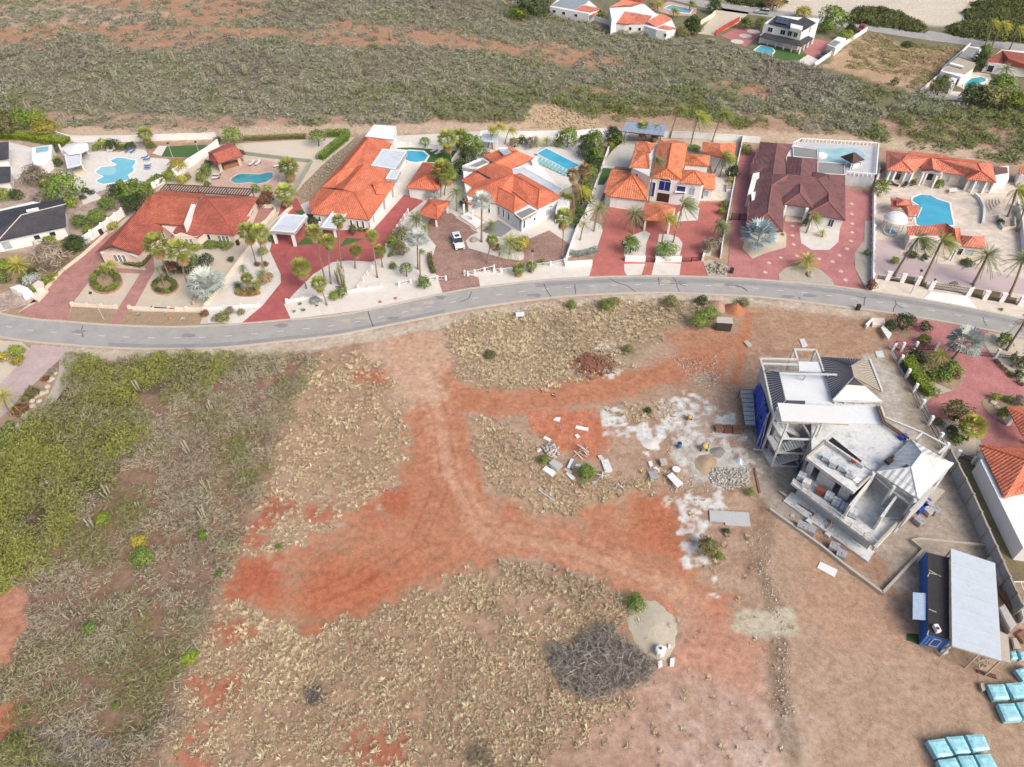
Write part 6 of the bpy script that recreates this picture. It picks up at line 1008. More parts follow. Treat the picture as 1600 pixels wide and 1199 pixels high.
# plot 8
shr(Q, [(535,135,92,'dark','large dark round bush beside the road',.9), (405,170,54,'dark','left dark bush by the leaning white panel',.9), (720,180,62,'dark','right dark bush at the rose brick entrance',.8), (710,290,60,'lime','bright yellow lime bush before the pillars',.9), (640,430,70,'dark','dark shrub behind the clipped hedge',.9), (720,480,75,'olive','olive shrub in the corner garden',.8), (700,560,70,'olive','greyish shrub second row of the corner garden',.7), (790,600,66,'green','green shrub middle of the corner garden',.7), (885,600,86,'green','broad green shrub at corner garden edge',.7), (970,540,76,'green','green shrub by the drive curve',.7), (985,605,48,'red','reddish shrub at the drive curve',.7), (795,650,24,'lime','tiny lime shrub in the corner garden',.8), (1430,290,72,'green','clipped green ball by the road entrance',.9), (1010,950,125,'olive','wide olive tree above the lime fan palm',.9), (960,1100,56,'dark','dark bush left of lime fan palm',.8), (840,1030,50,'dark','dark bush along the iron fence',.7), (1000,1180,60,'green','green shrub below the lime fan palm',.8), (1340,800,48,'lime','lime shrub in the rock bed',.8), (1450,822,46,'green','green shrub in the rock bed',.7), (1560,840,66,'grey','grey dry bush in the rock bed',.8), (1440,930,52,'green','green bush near the orange carport',.7), (1400,960,36,'lime','small lime bush near the orange carport',.7), (1580,510,60,'dark','dark bush at right edge of garden',.8), (1510,460,40,'lime','lime plant by the white post',1.0), (1560,600,50,'dark','dark bush lower at right edge of garden',.8)])
for k, (x, y) in enumerate(((1350,478), (1372,500), (1400,530), (1430,556), (1462,592), (1488,620), (1545,665), (1580,690))): shrub(Q(x, y), Q.r(22), 'dark', 'small clipped ball of the row edging rose brick drive', .9, shape='clip', name='clipped_ball', group='clipped balls edging the drive')
hedge(Q(535,500,600,600,660,690,760,800), 2.2, 1.6, 'lime', 'bright clipped hedge beside the building site fence')
palms(Q, [(1070,320,960,470,150,'fanbig','wide silver green fan palm at the gate',False,'silver'), (850,420,800,500,80,'feather','yellow feather palm in the corner garden',False,'pyel'), (1140,1070,1090,1190,115,'fan','broad lime fan palm beside the iron fence',False,'pyel'), (1620,110,1440,390,120,'wind','dry coconut palm leaning over the road',False,'tan'), (1680,390,1490,535,110,'wind','leaning coconut trunk at the right garden edge')], tr=.2)
shr(D4, [(150,170,78,'lime','clipped lime bush left of the lilac drive mouth',.7), (160,255,66,'yellow','clipped yellow bush beside the lime one',.6), (20,230,56,'yellow','small yellow bush at the left picture edge',.8), (60,985,110,'green','bright green bush at the bottom of lilac drive',.8), (190,720,80,'red','pink flowering bush along the lilac drive',.7), (300,560,80,'olive','dry olive bush along the lilac drive',.6), (240,610,50,'olive','small dry bush along the lilac drive',.6), (485,362,36,'grey','grey dry bush at the top of rock bed',.8), (430,430,40,'red','brown bush second from the rock bed top',.6), (90,860,46,'green','green shrub beside the pink flowering bush',.8), (210,1010,50,'dark','dark shrub below the white boulders',.7)])
palm(D4(20,590), D4(110,785), D4.r(115), 'feather', 'feather palm with white trunk by the lilac drive', leaf='pyel', tr=.13)
# hedges of the raked court
hedge([B(1040,225), B(1500,205), C(440,205)], 1.6, 1.0, 'olive', 'low loose hedge behind the raked sand court'); hedge(C(640,185,805,180,790,230,700,300,580,400), 2.2, 1.5, 'green', 'thick clipped hedge bent round the raked sand court'); shrub(B(928,190), B.r(98), 'green', 'large clipped green dome tree behind the pool bar', .75, .5, 'clip', 'clipped_tree', 'tree'); shrub(B(800,225), B.r(40), 'dark', 'small dark bush left of the clipped dome tree', .8); shrub(C(545,190), C.r(86), 'green', 'mushroom clipped tree on the raked sand court', .65, 1.2, 'clip', 'clipped_tree', 'tree')
shr(B, [(690,500,60,'green','green shrub beside the white wall near pool bar',.9), (650,560,50,'lime','lime shrub low beside the white wall near pool bar',.9), (720,440,40,'dark','dark shrub at pool bar corner',1.0), (530,550,34,'olive','olive shrub at the pergola corner',1.0), (480,580,46,'yellow','yellow palm like shrub behind the pergola',.9), (705,612,34,'green','green shrub at the pergola edge',.7), (1140,660,44,'green','small palm like shrub at right pergola end',.9), (1245,670,44,'palm','tufty plant right of pergola end',.9), (1230,740,80,'red','reddish bougainvillea by the side patio',.7), (1180,790,50,'red','red flowering shrub at the pink villa corner',.8), (1110,1030,50,'red','brown shrub at the side patio wall',.8)])
palms(B, [(1430,470,1420,610,90,'fan','tall full fan palm above the grey green wall',True), (1400,700,1420,840,92,'fan','shaggy fan palm with dead skirt by pink villa',True), (150,170,185,280,66,'fan','lone fan palm on the lane wall behind the cloud pool',True)], tr=.17)
# far plots
shr(S, [(180,30,140,'dark','far dark tree left of the grey roofed house',.8), (735,125,34,'green','far small green tree between white houses',1.1), (1500,210,76,'dark','far dark tree beside coral roofed house',1.0), (1420,275,66,'olive','far olive bush at the white annex',.7), (50,110,80,'lime','far lime bush at the scrub edge',.6)]); palms(S, [(1150,30,1145,110,46,'wind','far tan palm left of the courtyard pool',False,'tan'), (1215,25,1210,100,44,'wind','far palm second left of the courtyard pool',False,'pyel'), (1340,85,1345,150,50,'wind','far palm in front of the courtyard pool'), (1480,20,1478,90,44,'wind','far palm at the right of courtyard pool')])
shr(T, [(490,210,66,'green','far clipped tree left of the far villa',.8), (620,215,50,'green','far bush beside the far villa wall',1.0), (1270,170,110,'green','far big round tree right of the far villa',.9), (1210,240,70,'green','far bush below the big round tree',.9), (1425,270,60,'dark','far dark bush by the boundary wall',.9), (1380,320,66,'lime','far lime bush by the container cabin',.7), (1000,115,80,'yellow','far pale yellow bush across the road',.6), (740,30,90,'tan','far dry bush by the far road',.7), (210,60,70,'dark','far dark tree at the cream wall',.9), (30,250,70,'dark','far dark tree by the sandy forecourt',1.0)])
shr(U, [(1200,560,76,'dark','far dark tree between the two far houses',1.2), (1250,460,60,'green','far green tree behind the far houses',1.0), (900,700,46,'green','far shrub at the white annex corner',.9), (560,400,50,'dark','far dark bush on the vacant plot',.5), (445,735,40,'dark','far dark bush below the vacant plot',.8), (850,780,90,'olive','far thin olive tree by the white slab',.9), (1150,850,110,'dark','far dark tree below the turquoise pool',.8), (1330,870,130,'olive','far olive tree right below the turquoise pool',.8), (1500,900,130,'lime','far lime tree at the right edge',.7), (1400,770,120,'green','far green tree beside turquoise pool',.8)])
palms(U, [(1320,200,1245,430,60,'wind','far tall palm first of three behind far road',False,'pyel'), (1410,215,1310,420,66,'wind','far tall palm second of three behind far road',False,'pyel'), (1560,260,1465,450,66,'wind','far tall palm third of three behind far road',False,'pyel'), (1440,620,1450,720,80,'feather','far feather palm before the brick red roof')], tr=.2)
# far mangrove belts beyond the far road
for px, n_, lab in ((U(30,200,120,95,330,105,560,180,700,250,680,290,400,245), 60, 'dark green thicket along the far road'), (U(900,300,1000,240,1200,210,1599,200,1599,380,1200,350), 60, 'dark green thicket behind the far palms'), (U(1160,55,1350,20,1599,15,1599,85,1300,95), 40, 'flat dark thicket on the salt flat'), (U(1090,120,1200,105,1599,120,1599,180,1120,195), 40, 'second flat thicket on the salt flat'), ([T(250,-10), T(600,-20), T(820,20), T(640,60), T(450,40)], 30, 'thicket left of the far road')):
    a_, b_ = scatter(px, n_*8); m_ = len(a_); bushes('thicket', a_, b_, np.zeros(m_), rng.uniform(1.5, 3, m_), rng.uniform(1, 2.2, m_), np.clip(rng.normal(.55, .2, m_), 0, 1), 16, 1.1, .3, leafy('thicket_'+lab[:8], (70, 82, 52), (132, 138, 84), .8, 0), lab, 'thicket')
# ---- candle cacti
def cactus(px, h, label, n=6, r=.16, spread=.9, group=None, s=None):
    b = P(*px); rr = random.Random(int(px[0]*7+px[1])); t = thing('candle_cactus', label, 'cactus', b, group)
    for k in range(n):
        a = rr.uniform(0, 6.28); d = rr.uniform(.1, spread); hh = h*rr.uniform(.6, 1.1); x0, y0 = b[0]+math.cos(a)*d*.4, b[1]+math.sin(a)*d*.4; ln = rr.uniform(.15, .5)
        MB().tube([(x0, y0, -.05), (x0+math.cos(a)*ln*.6, y0+math.sin(a)*ln*.6, hh*.3), (x0+math.cos(a)*ln, y0+math.sin(a)*ln, hh*.75), (x0+math.cos(a)*ln*1.05, y0+math.sin(a)*ln*1.05, hh)], [r*.8, r, r*.95, r*.45], 7).ob('stem', LEAF['scale'], t, smooth=True)
for x, y, h, n, lab in ((755,245,2.6,6,'broad candle cactus in the green bushes'), (1150,365,2.4,5,'white branching cactus at the scrub top'), (1030,590,2.6,7,'tall white candle cactus in the middle of the scrub'), (1130,790,2.2,6,'branching cactus right in the scrub'), (590,820,2.2,5,'row of pale cactus columns left in the scrub'), (510,990,2.2,6,'cluster of cactus columns beside a lime bush'), (775,575,1.6,3,'small trident cactus in the scrub'), (845,575,2.0,2,'thin twin cactus beside the trident one'), (740,880,1.5,3,'small pale cactus low in the scrub'), (1110,950,2.8,5,'tall thin cactus beside a bleached branch'), (665,590,1.2,2,'tiny cactus beside the green scrub edge'), (1355,170,1.8,4,'grey cactus near the road edge')): cactus(X(x, y), h*1.1, lab, n, .13)
for x, y, h, n, lab in ((385,385,1.6,3,'pale cactus stump in lower scrub'), (455,360,1.4,1,'single cactus stump in lower scrub'), (785,385,1.4,2,'twin cactus stump in lower scrub'), (625,630,1.2,2,'small cactus stump low in the scrub')): cactus(Y(x, y), h*1.1, lab, n, .14)
for k, (x, y) in enumerate(((510,320), (640,320), (330,420), (690,470), (900,430), (1030,370), (1320,450), (1465,450), (180,660), (860,570), (940,550), (1050,750), (550,690), (400,760), (770,600), (180,450), (820,340), (1500,610), (1530,310), (1220,490))): cactus(BA(x, y), random.uniform(2.4, 4), 'tall grey candle cactus standing in the scrub behind the villas', 9, .11, 1.6, 'candle cacti in the far scrub')
for x, y in ((520,130), (610,460), (215,590), (320,555), (900,530), (1080,570), (1540,440), (580,95), (85,350), (800,240)): cactus(BB(x, y), random.uniform(2.5, 4.5), 'tall grey candle cactus standing in the scrub behind the villas', 9, .11, 1.6, 'candle cacti in the far scrub')
cactus(J(480,725), 5.0, 'cluster of tall green candle cacti on white gravel', 9, .2, 1.6)
# ---- single green bushes on the wild ground
shr(V, [(600,58,30,'green','left small green bush on the road edge of the dry grass'), (785,60,36,'green','right small green bush on the road edge of the dry grass'), (1295,145,52,'green','large green bush beside the dark shed'), (1355,105,44,'green','lighter green bush behind the dark shed'), (450,898,34,'green','small green bush by the stacked boards'), (680,970,58,'green','round green bush in the middle of the debris'), (1018,632,20,'dark','tiny dark bush in the grass patch'), (910,300,34,'olive','olive shrub above the red soil heap',.6), (1140,40,44,'olive','olive shrub on the road edge',.6), (1310,35,36,'dark','dark shrub on the road edge left of red heap',.6), (1535,45,34,'olive','olive shrub right of the red heap',.6), (1570,1075,26,'green','small weed by the rubble'), (160,330,40,'olive','greenish weed patch in the upper dry grass',.4), (830,40,40,'olive','long weed at kerb of dry grass',.4)], shape='fine')
shr(W, [(668,565,56,'green','round green bush beside the grey gravel heap'), (1065,260,66,'olive','straggly bush beside the white cement patch',.8), (1165,175,24,'dark','small dark weed near the steel sheets',.6), (1125,310,30,'lime','small lime weed beside cement patch',.6)], shape='fine')
shr(X, [(555,945,50,'lime','lime bush beside the cluster of cactus columns'), (768,1155,62,'green','bright green bush low in the scrub'), (755,1065,48,'yellow','pale yellow bush above the bright green bush'), (1103,1030,36,'green','small green bush at the scrub edge'), (708,595,20,'green','tiny green bush by the tiny cactus'), (1460,130,20,'green','tiny green bush near the road corner'), (1020,1018,18,'green','tiny green weed left of small green bush'), (1515,1095,20,'green','tiny weed on red earth')], shape='fine')
shr(Y, [(490,443,46,'green','dark green bush beside the cactus stumps'), (1190,148,26,'green','small green bush beside bleached branch'), (630,870,24,'green','small green weed in lower scrub'), (60,1090,60,'olive','olive bush in the lower left corner',.6), (1030,600,56,'lime','lime tinged bush at grass edge',.5)], shape='fine')
# ================================================================ BUILDING UNDER CONSTRUCTION
conc = plain('fresh_concrete', (224, 226, 226), .2, .5, .9, 2.2, stain=.22); concd = plain('grey_block_wall', (200, 200, 198), .16, .6, stain=.1); primer = plain('white_primer', (236, 242, 246), .06, .4, .7, 3, stain=.05); slate = plain('grey_batten', (92, 92, 104), .14, 1.5); under = plain('pale_underlay', (176, 174, 176), .12, 1); tanb = plain('tan_batten', (200, 190, 176), .15, 1.5); tanu = plain('tan_underlay', (120, 112, 104), .14, 1); whitep = plain('white_sheet', (240, 241, 240), .04, .6, .6)
bluet = plain('blue_tarpaulin', (58, 90, 204), .25, .7, .6, 2); wrap = plain('clear_wrap', (206, 214, 222), .25, 2.5, .25, 9, .6); blockm = plain('concrete_block', (176, 178, 184), .2, 4); beamw = plain('steel_white', (222, 224, 222), .1, 1.5, .6)
t = thing('unfinished_house', 'three storey concrete house under construction with white and slatted roofs', 'house', P(1330,720)); CH = t; DZ = 6.8
deck = CB(100,285,860,300,1365,680,1430,890,1500,945)+[CC(780,295), CC(290,790), CE(1180,440), CE(720,35), CB(640,1190), CB(640,880), CB(250,870), CB(200,770)]
MB().prism(w2(deck, DZ), DZ-.35, DZ).ob('roof_deck', conc, t)
dk = inset(w2(deck, DZ), .25); MB().prism(dk, -.1, DZ-.352).ob('wall', concd, t)
slab('deck_screed', CB(285,335,812,348,868,605,870,655,560,655,350,618), DZ+.02, primer, .02, t); slab('deck_screed', CB(880,685,1360,685,1422,890,1040,880,1020,700), DZ+.02, primer, .02, t)
def battens(name, corners, n, mb, mu, th=.09, frac=.5):
    """boarded roof plane: corners a-b at the ridge, d-c at the eave; battens run from ridge line to eave line"""
    a, b, c, d = (Vector(P(*q)) for q in corners); nrm = (b-a).cross(d-a); nrm = nrm.normalized() if nrm.z < 0 else -nrm.normalized(); nrm = -nrm
    off = nrm*.07; V_ = [a, b, c, d]; ob(name, V_+[v-off for v in V_], [(0, 1, 2, 3), (7, 6, 5, 4), (0, 4, 5, 1), (1, 5, 6, 2), (2, 6, 7, 3), (3, 7, 4, 0)], mu, CH)
    for k in range(n):
        u0, u1 = (k+.25)/n, (k+.25+frac)/n; q = [a.lerp(b, u0), a.lerp(b, u1), d.lerp(c, u1), d.lerp(c, u0)]; up_ = off*.6 if nrm.z > 0 else -off*.6
        ob('batten', [v+up_ for v in q]+[v+up_*.1 for v in q], [(0, 1, 2, 3), (7, 6, 5, 4), (0, 4, 5, 1), (1, 5, 6, 2), (2, 6, 7, 3), (3, 7, 4, 0)], mb, CH)
battens('slatted_roof', [(*CB(270,302),8.6), (*CB(345,622),8.6), (*CB(205,775),7.2), (*CB(95,272),7.2)], 16, slate, under)
battens('slatted_roof', [(*CB(1085,232),9.4), (*CB(1118,356),9.4), (*CB(872,604),7.3), (*CB(740,134),7.3)], 18, slate, under)
battens('slatted_roof', [(*CB(1070,236),9.4), (*CB(1092,228),9.4), (*CB(1212,156),7.4), (*CB(742,128),7.4)], 14, slate, under)
battens('slatted_roof', [(*CB(1090,232),9.4), (*CB(1122,358),9.4), (*CB(1436,528),7.3), (*CB(1290,168),7.4)], 14, tanb, tanu)
battens('slatted_roof', [(*CB(1060,440),8.2), (*CB(1122,362),9.3), (*CB(1250,470),8.6), (*CB(1240,470),8.2)], 7, slate, tanu)
battens('slatted_roof', [(*CB(150,275),8.3), (*CB(930,325),8.4), (*CB(930,338),8.2), (*CB(100,300),7.6)], 20, slate, under)
battens('sheet_roof', [(*CB(1040,448),9.6), (*CB(1245,460),9.6), (*CB(1432,632),7.6), (*CB(880,618),7.6)], 14, whitep, primer, frac=.85)
def bm(pts, w, mat=beamw, name='beam', h=None):
    q = [P(*a) for a in pts]
    for a, b in zip(q, q[1:]): MB().beam(a, b, w, h or w).ob(name, mat, CH)
B7 = lambda *a: [(*CB(a[i], a[i+1]), a[i+2]) for i in range(0, len(a), 3)]
bm(B7(55,150,7.2, 470,160,7.2), .28); bm(B7(75,206,7.2, 480,220,7.2), .28); bm(B7(55,150,7.2, 95,275,7.2, 210,792,7.2), .28); bm(B7(480,160,7.2, 445,46,7.2, 690,52,7.2, 778,295,7.2), .28); bm(B7(272,316,8.7, 560,325,8.7, 930,332,8.7), .22); bm(B7(1300,160,7.5, 1442,524,7.4), .3); bm(B7(575,325,8.7, 548,390,6.9), .2); bm(B7(830,335,8.7, 815,370,6.9), .2); bm(B7(885,625,7.5, 1150,640,7.5, 1425,640,7.5), .2)
slab('small_slab', CB(490,182,736,186,768,292,500,282), 7.1, primer, .25, t); slab('parapet', CB(350,622,568,628,566,660,345,652), 7.5, slate, .7, t)
for x in (900, 1010, 1130, 1240, 1360, 1420): p = P(*CB(x, 662), DZ); MB().box((p[0], p[1], DZ), (.18, .18, .75)).ob('column', conc, t)
bm([(*CB(1430,700), 6.9), (*CC(420,-75), 6.9), (*CC(1012,165), 6.9), (*CC(1392,368), 6.9), (*CC(1258,492), 6.9)], .28); bm([(*CC(1012,165), 6.9), (*CC(905,275), 6.9)], .24)
for q in (CC(1392,368), CC(1012,165), CB(1430,700), CB(445,46), CB(690,52)): p = P(*q, 6.9); MB().box((p[0], p[1], -.05), (.3, .3, 6.9)).ob('column', beamw, t)
for k in range(4):
    o_ = k*13; a = [(*CB(1372+o_,690), DZ+.15+.25*k), (*CB(1440+o_*.9,880-o_*.3), DZ+.15+.25*k), (*CB(1599+o_*.5,985-o_*.6), DZ+.15+.25*k)]; bm(a, .16, wood if k % 2 else tanb, 'guard_board', .22); bm([a[2], (*CC(780+o_*.7, 285-o_*.9), DZ+.15+.25*k)], .16, wood if k % 2 else tanb, 'guard_board', .22)
MB().prism(w2(CC(640,215,740,180,775,205,700,262), DZ+.5), DZ, DZ+.7).ob('blue_sheet', bluet, t)
# east tower under the white hip roof
te = 7.6; hc = [(*CC(290,775), te), (*CC(830,262), te), (*CC(1482,640), te), (*CC(940,1195), te)]; r1, r2 = (*CC(1002,482), 9.6), (*CC(835,702), 9.6)
roof('hip_roof', [[hc[0], hc[1], r1, r2], [hc[1], hc[2], r1], [hc[2], hc[3], r2, r1], [hc[3], hc[0], r2]], tiles('white_ribbed_sheet', (232, 236, 236), .5, 3, .03), t, .2); ridge(t, [hc[0], r2, hc[3]], beamw, .07); ridge(t, [hc[1], r1, hc[2]], beamw, .07); ridge(t, [r1, r2], beamw, .07)
bm([(*CC(290,775), te-.35), (*CC(940,1195), te-.35), (*CC(1482,640), te-.35)], .35, conc); bm([(*CC(270,830), 6.2), (*CC(560,1085), 6.2)], .28, beamw); bm([(*CC(560,1085), 6.2), (*CC(900,1330), 6.2)], .28, beamw)
for q in (CC(290,775), CC(610,985), CC(940,1195), CC(1480,640), CC(1210,920), CC(830,262)): p = P(*q, te); MB().box((p[0]*.995, p[1], -.05), (.4, .4, te-.1)).ob('column', conc, t)
for x, y, w_, h_ in ((490,600,9,7), (540,545,5,3), (750,693,6,3)):
    q = P(*CC(x, y), 8.3 if y < 650 else 9.2); MB().box((q[0], q[1], q[2]-.3), (w_/9, h_/9, .5), .6).ob('roof_bundle', darkmet, t)
# lower terrace, upper deck with its rooms
low = O(180,372,480,20,900,120,1150,330,1290,390,1112,592,852,880); LZ = 3.0
MB().prism(w2(low, LZ), LZ-.4, LZ).ob('terrace_slab', conc, t); MB().prism(inset(w2(low, LZ), 1.0), -.1, LZ-.402).ob('lower_wall', concd, t)
ud = w2(CE(352,310,640,58,1182,440,1302,522,1015,795), 6.6); MB().prism(ud, 6.1, 6.6).ob('upper_deck', conc, t); iu = inset(ud, .55)
F0, F1 = Vector(iu[0]), Vector(iu[4]); S1 = Vector(iu[3]); B0 = Vector(iu[1])
for a, b in ((0, .13), (.28, .66), (.8, 1)): p, q = F0.lerp(F1, a), F0.lerp(F1, b); MB().prism(offset([p, q], .1)+offset([p, q], -.1)[::-1], LZ, 6.1).ob('room_wall', conc, t)
for p, q in ((F0, B0), (F1, S1)): MB().prism(offset([p, q], .1)+offset([p, q], -.1)[::-1], LZ, 6.1).ob('room_wall', conc, t)
def edgewall(fr, px, z0, z1, th, mat, name): w = [Vector(p[:2]) for p in w2(px, z1)]; m = MB(); [m.prism(offset([a, b], th/2)+offset([a, b], -th/2)[::-1], z0, z1) for a, b in zip(w, w[1:])]; return m.ob(name, mat, t)
edgewall(CE, CE(632,75,1150,425), 6.602, 7.3, .25, conc, 'parapet'); edgewall(CE, CE(360,305,640,62), 6.602, 7.0, .22, cb, 'parapet'); edgewall(CE, CE(1290,530,1080,700), 6.602, 6.95, .2, cb, 'parapet')
MB().prism(w2(CE(668,70,720,30,1130,360,1110,370), 6.83), DZ+.006, DZ+.02).ob('void_shade', plain('void_shade_black', (40, 40, 42), .2, 2), t)  # black sheet laid on the deck, painting the darkness of the stair gap
edgewall(O, O(830,870,1100,590), LZ-.02, LZ+.9, .25, cb, 'terrace_parapet'); edgewall(O, O(885,640,1010,470), LZ, LZ+3.0, .3, conc, 'partition_wall'); edgewall(O, O(640,550,820,330), LZ, 6.1, .3, conc, 'partition_wall'); edgewall(O, O(860,640,1045,650), LZ, LZ+.3, .2, conc, 'sill_beam'); edgewall(O, O(1110,590,1300,400), LZ, te-.5, .25, concd, 'tower_wall')
rl = [Vector(P(*O(*q), LZ)) for q in ((185,375), (330,490), (480,600), (640,718), (845,872))]; m = MB()
for z in (.5, 1.0):
    for a, b in zip(rl, rl[1:]): m.beam(a+Vector((0, 0, z)), b+Vector((0, 0, z)), .07)
m.ob('guard_rail', beamw, t)
for a, b in zip(rl, rl[1:]):
    for u in (0, .5): q = a.lerp(b, u); MB().box((q.x, q.y, LZ), (.1, .1, 1.05)).ob('rail_post', beamw, t)
slab('foundation_strip', CG(215,200,330,75,1480,905,1390,1050), .3, conc, .35, t)
# stair tower
FL, FR_, BL = Vector(P(*CD(385,978))), Vector(P(*CD(705,990))), Vector(P(*CD(285,795))); BR = FR_+BL-FL; TZ = 9.6
for q in (FL, FR_, BL, BR): MB().beam(q, q+Vector((0, 0, TZ-.1)), .26).ob('stair_post', beamw, t)
for z in (.1, 3.2, 6.4):
    for a, b in ((FL, FR_), (BL, BR), (FL, BL), (FR_, BR)): MB().beam(a+Vector((0, 0, z)), b+Vector((0, 0, z)), .24).ob('beam', beamw, t)
    lz = Vector((0, 0, z)); MB().prism([(p.x, p.y) for p in (FL, FL.lerp(FR_, .25), BL.lerp(BR, .25), BL)], z, z+.15).ob('landing', conc, t)
    if z > 6: continue
    for k in range(9):
        u = .25+.6*k/8; zz = z+1.6*k/8; a, b = FL.lerp(FR_, u), BL.lerp(BR, u); p, q = a.lerp(b, .05), a.lerp(b, .45); MB().beam((p.x, p.y, zz+.2), (q.x, q.y, zz+.2), .3, .1).ob('stair_tread', conc, t)
        zz = z+1.6+1.6*k/8; u = .85-.6*k/8; a, b = FL.lerp(FR_, u), BL.lerp(BR, u); p, q = a.lerp(b, .55), a.lerp(b, .95); MB().beam((p.x, p.y, zz+.2), (q.x, q.y, zz+.2), .3, .1).ob('stair_tread', conc, t)
    for v0, z0_, z1_ in ((.05, 0, 1.6), (.45, 0, 1.6), (.55, 3.2, 1.6), (.95, 3.2, 1.6)): a, b = FL.lerp(FR_, .25).lerp(BL.lerp(BR, .25), v0), FL.lerp(FR_, .85).lerp(BL.lerp(BR, .85), v0); MB().beam(a+Vector((0, 0, z+z0_+.1)), b+Vector((0, 0, z+z1_+.1)), .08, .3).ob('stringer', beamw, t)
MB().beam(BL+Vector((0, 0, .1)), BL+Vector((0, 0, 6.5)), .3).ob('column', conc, t)
slab('canopy', CB(252,650,1020,700,1058,888,300,850), TZ, whitep, .16, t); bm([(*CB(300,862), TZ-.2), (*CB(1055,897), TZ-.2)], .2, tanb, 'canopy_edge')
p = Vector(P(*CD(955,512), TZ)); MB().beam((p.x, p.y, 0), (p.x, p.y, TZ-.1), .24).ob('stair_post', beamw, t)
edgewall(CD, CD(345,420,390,355,455,420), .0, 6.6, .2, concd, 'side_wall')
edgewall(CB, CB(80,220,212,790), 0, 7.1, .25, concd, 'side_wall')
# scaffold with blue netting
sc = thing('scaffold', 'scaffold with bright blue netting on the left side of the unfinished house', 'scaffold', P(*CD(210,500)))
g0 = [(*CD(165,178),.05), (*CD(205,480),.05), (*CD(258,785),.05)]; g1 = [(*CD(215,110),3.2), (*CD(262,350),3.4), (*CD(300,640),3.2)]; g2 = [(*CD(264,45),5.0), (*CD(320,235),6.0), (*CD(345,450),6.2)]
for lo_, hi_ in ((g0, g1), (g1, g2)):
    for i in range(2):
        q = [Vector(P(*a)) for a in (lo_[i], lo_[i+1], hi_[i+1], hi_[i])]; n_ = 6; V_ = []
        for a in range(n_+1):
            for b in range(n_+1): u, v = a/n_, b/n_; V_.append(q[0].lerp(q[1], u).lerp(q[3].lerp(q[2], u), v)+Vector((.16*math.sin(u*19+v*3+i), 0, .1*math.sin(v*11+u*5))))
        Fq = [(a*(n_+1)+b, (a+1)*(n_+1)+b, (a+1)*(n_+1)+b+1, a*(n_+1)+b+1) for a in range(n_) for b in range(n_)]; N0 = len(V_); ob('net', V_+[v+Vector((.03, .02, 0)) for v in V_], Fq+[tuple(k+N0 for k in reversed(f)) for f in Fq], bluet, sc)
for i in range(3):
    for a, b in ((g0[i], g1[i]), (g1[i], g2[i])): MB().beam(P(*a), P(*b), .08).ob('standard', steel, sc)
a, b = Vector(P(*CD(190,790), .6)), Vector(P(*CD(345,805), .6)); MB().beam(a, b, .25, .1).ob('base_beam', steel, sc)
pl = w2(CD(45,138,188,135,215,528,105,522), 1.6); MB().prism(pl, 1.5, 1.6).ob('platform', plain('meshed_platform', (186, 188, 188), .2, 1.5), sc); m = MB()
for k in range(9): u = k/8; a, b = Vector(pl[0]).lerp(Vector(pl[3]), u), Vector(pl[1]).lerp(Vector(pl[2]), u); m.beam(a+Vector((0, 0, .04)), b+Vector((0, 0, .04)), .06)
for q in pl: m.beam((q[0], q[1], 0), (q[0], q[1], 1.5), .1)
m.ob('mesh_bars', plain('mesh_steel', (110, 116, 124), .2, 2), sc)
q = [(*CD(770,880),.05), (*CD(650,1060),.05), (*CD(700,960),1.6), (*CD(765,880),2.2)]; ob('fallen_tarpaulin', [P(*a) for a in q]+[(P(*a)[0]+.1, P(*a)[1]+.1, P(*a)[2]+.02) for a in q], [(0, 1, 2, 3), (7, 6, 5, 4), (0, 4, 5, 1), (1, 5, 6, 2), (2, 6, 7, 3), (3, 7, 4, 0)], bluet, label='crumpled blue tarpaulin below the stair tower', cat='tarpaulin')
# ---- pallets of blocks
def pallet(px, z, label, mat, s=1.15, h=.9, rz=.6, rows=3, group=None):
    p = P(*px, z); t = thing('block_pallet', label, 'pallet', p, group); m = MB()
    for k in (-.42, 0, .42): m.box((p[0]+k*s*math.cos(rz), p[1]+k*s*math.sin(rz), z), (.1, s, .1), rz)
    m.box((p[0], p[1], z+.1), (s, s, .04), rz); m.ob('pallet_base', wood, t)
    for i in range(rows):
        for j in range(rows):
            u, v = ((i+.5)/rows-.5)*s*.96, ((j+.5)/rows-.5)*s*.96; MB().box((p[0]+u*math.cos(rz)-v*math.sin(rz), p[1]+u*math.sin(rz)+v*math.cos(rz), z+.14), (s/rows*.9, s/rows*.9, h*random.uniform(.88, 1.02)), rz).ob('block_stack', mat, t)
for k, (x, y) in enumerate(((615,350), (715,435), (835,480), (945,570))): pallet(CE(x, y), 6.6, ('first','second','third','fourth')[k]+' wrapped pallet from the left on the upper concrete deck', wrap, s=1.0, rz=-.6, rows=2)
for k, (x, y) in enumerate(((275,610), (345,695), (535,805), (655,880), (755,960), (865,1030), (990,1115))): pallet(CE(x, y), LZ, ('first','second','third rust topped','fourth','fifth','sixth','last')[k]+' pallet from the left along the lower terrace rail', (wrap, whitep, plain('rust_boxes', (150, 92, 76), .3, 2), wrap, wrap, wrap, wrap)[k], rz=-.6, rows=2)
for k, (x, y) in enumerate(((455,585), (575,635), (900,875), (1000,975))): pallet(CG(x, y), 0, ('upper left','upper right','lower left','lower right')[k]+' pallet of grey hollow blocks inside the low plot wall', blockm, 1.3, .85, -.6, 4)
for k, (x, y) in enumerate(((1165,590), (1235,545), (1240,610), (1170,690), (1290,600))): pallet(O(x, y), 0, ('blue covered', 'second blue covered', 'dark', 'grey', 'scattered')[k]+' block pallet right of the unfinished house', (bluet, bluet, concd, blockm, blockm)[k], 1.2, .8, .5, 3)
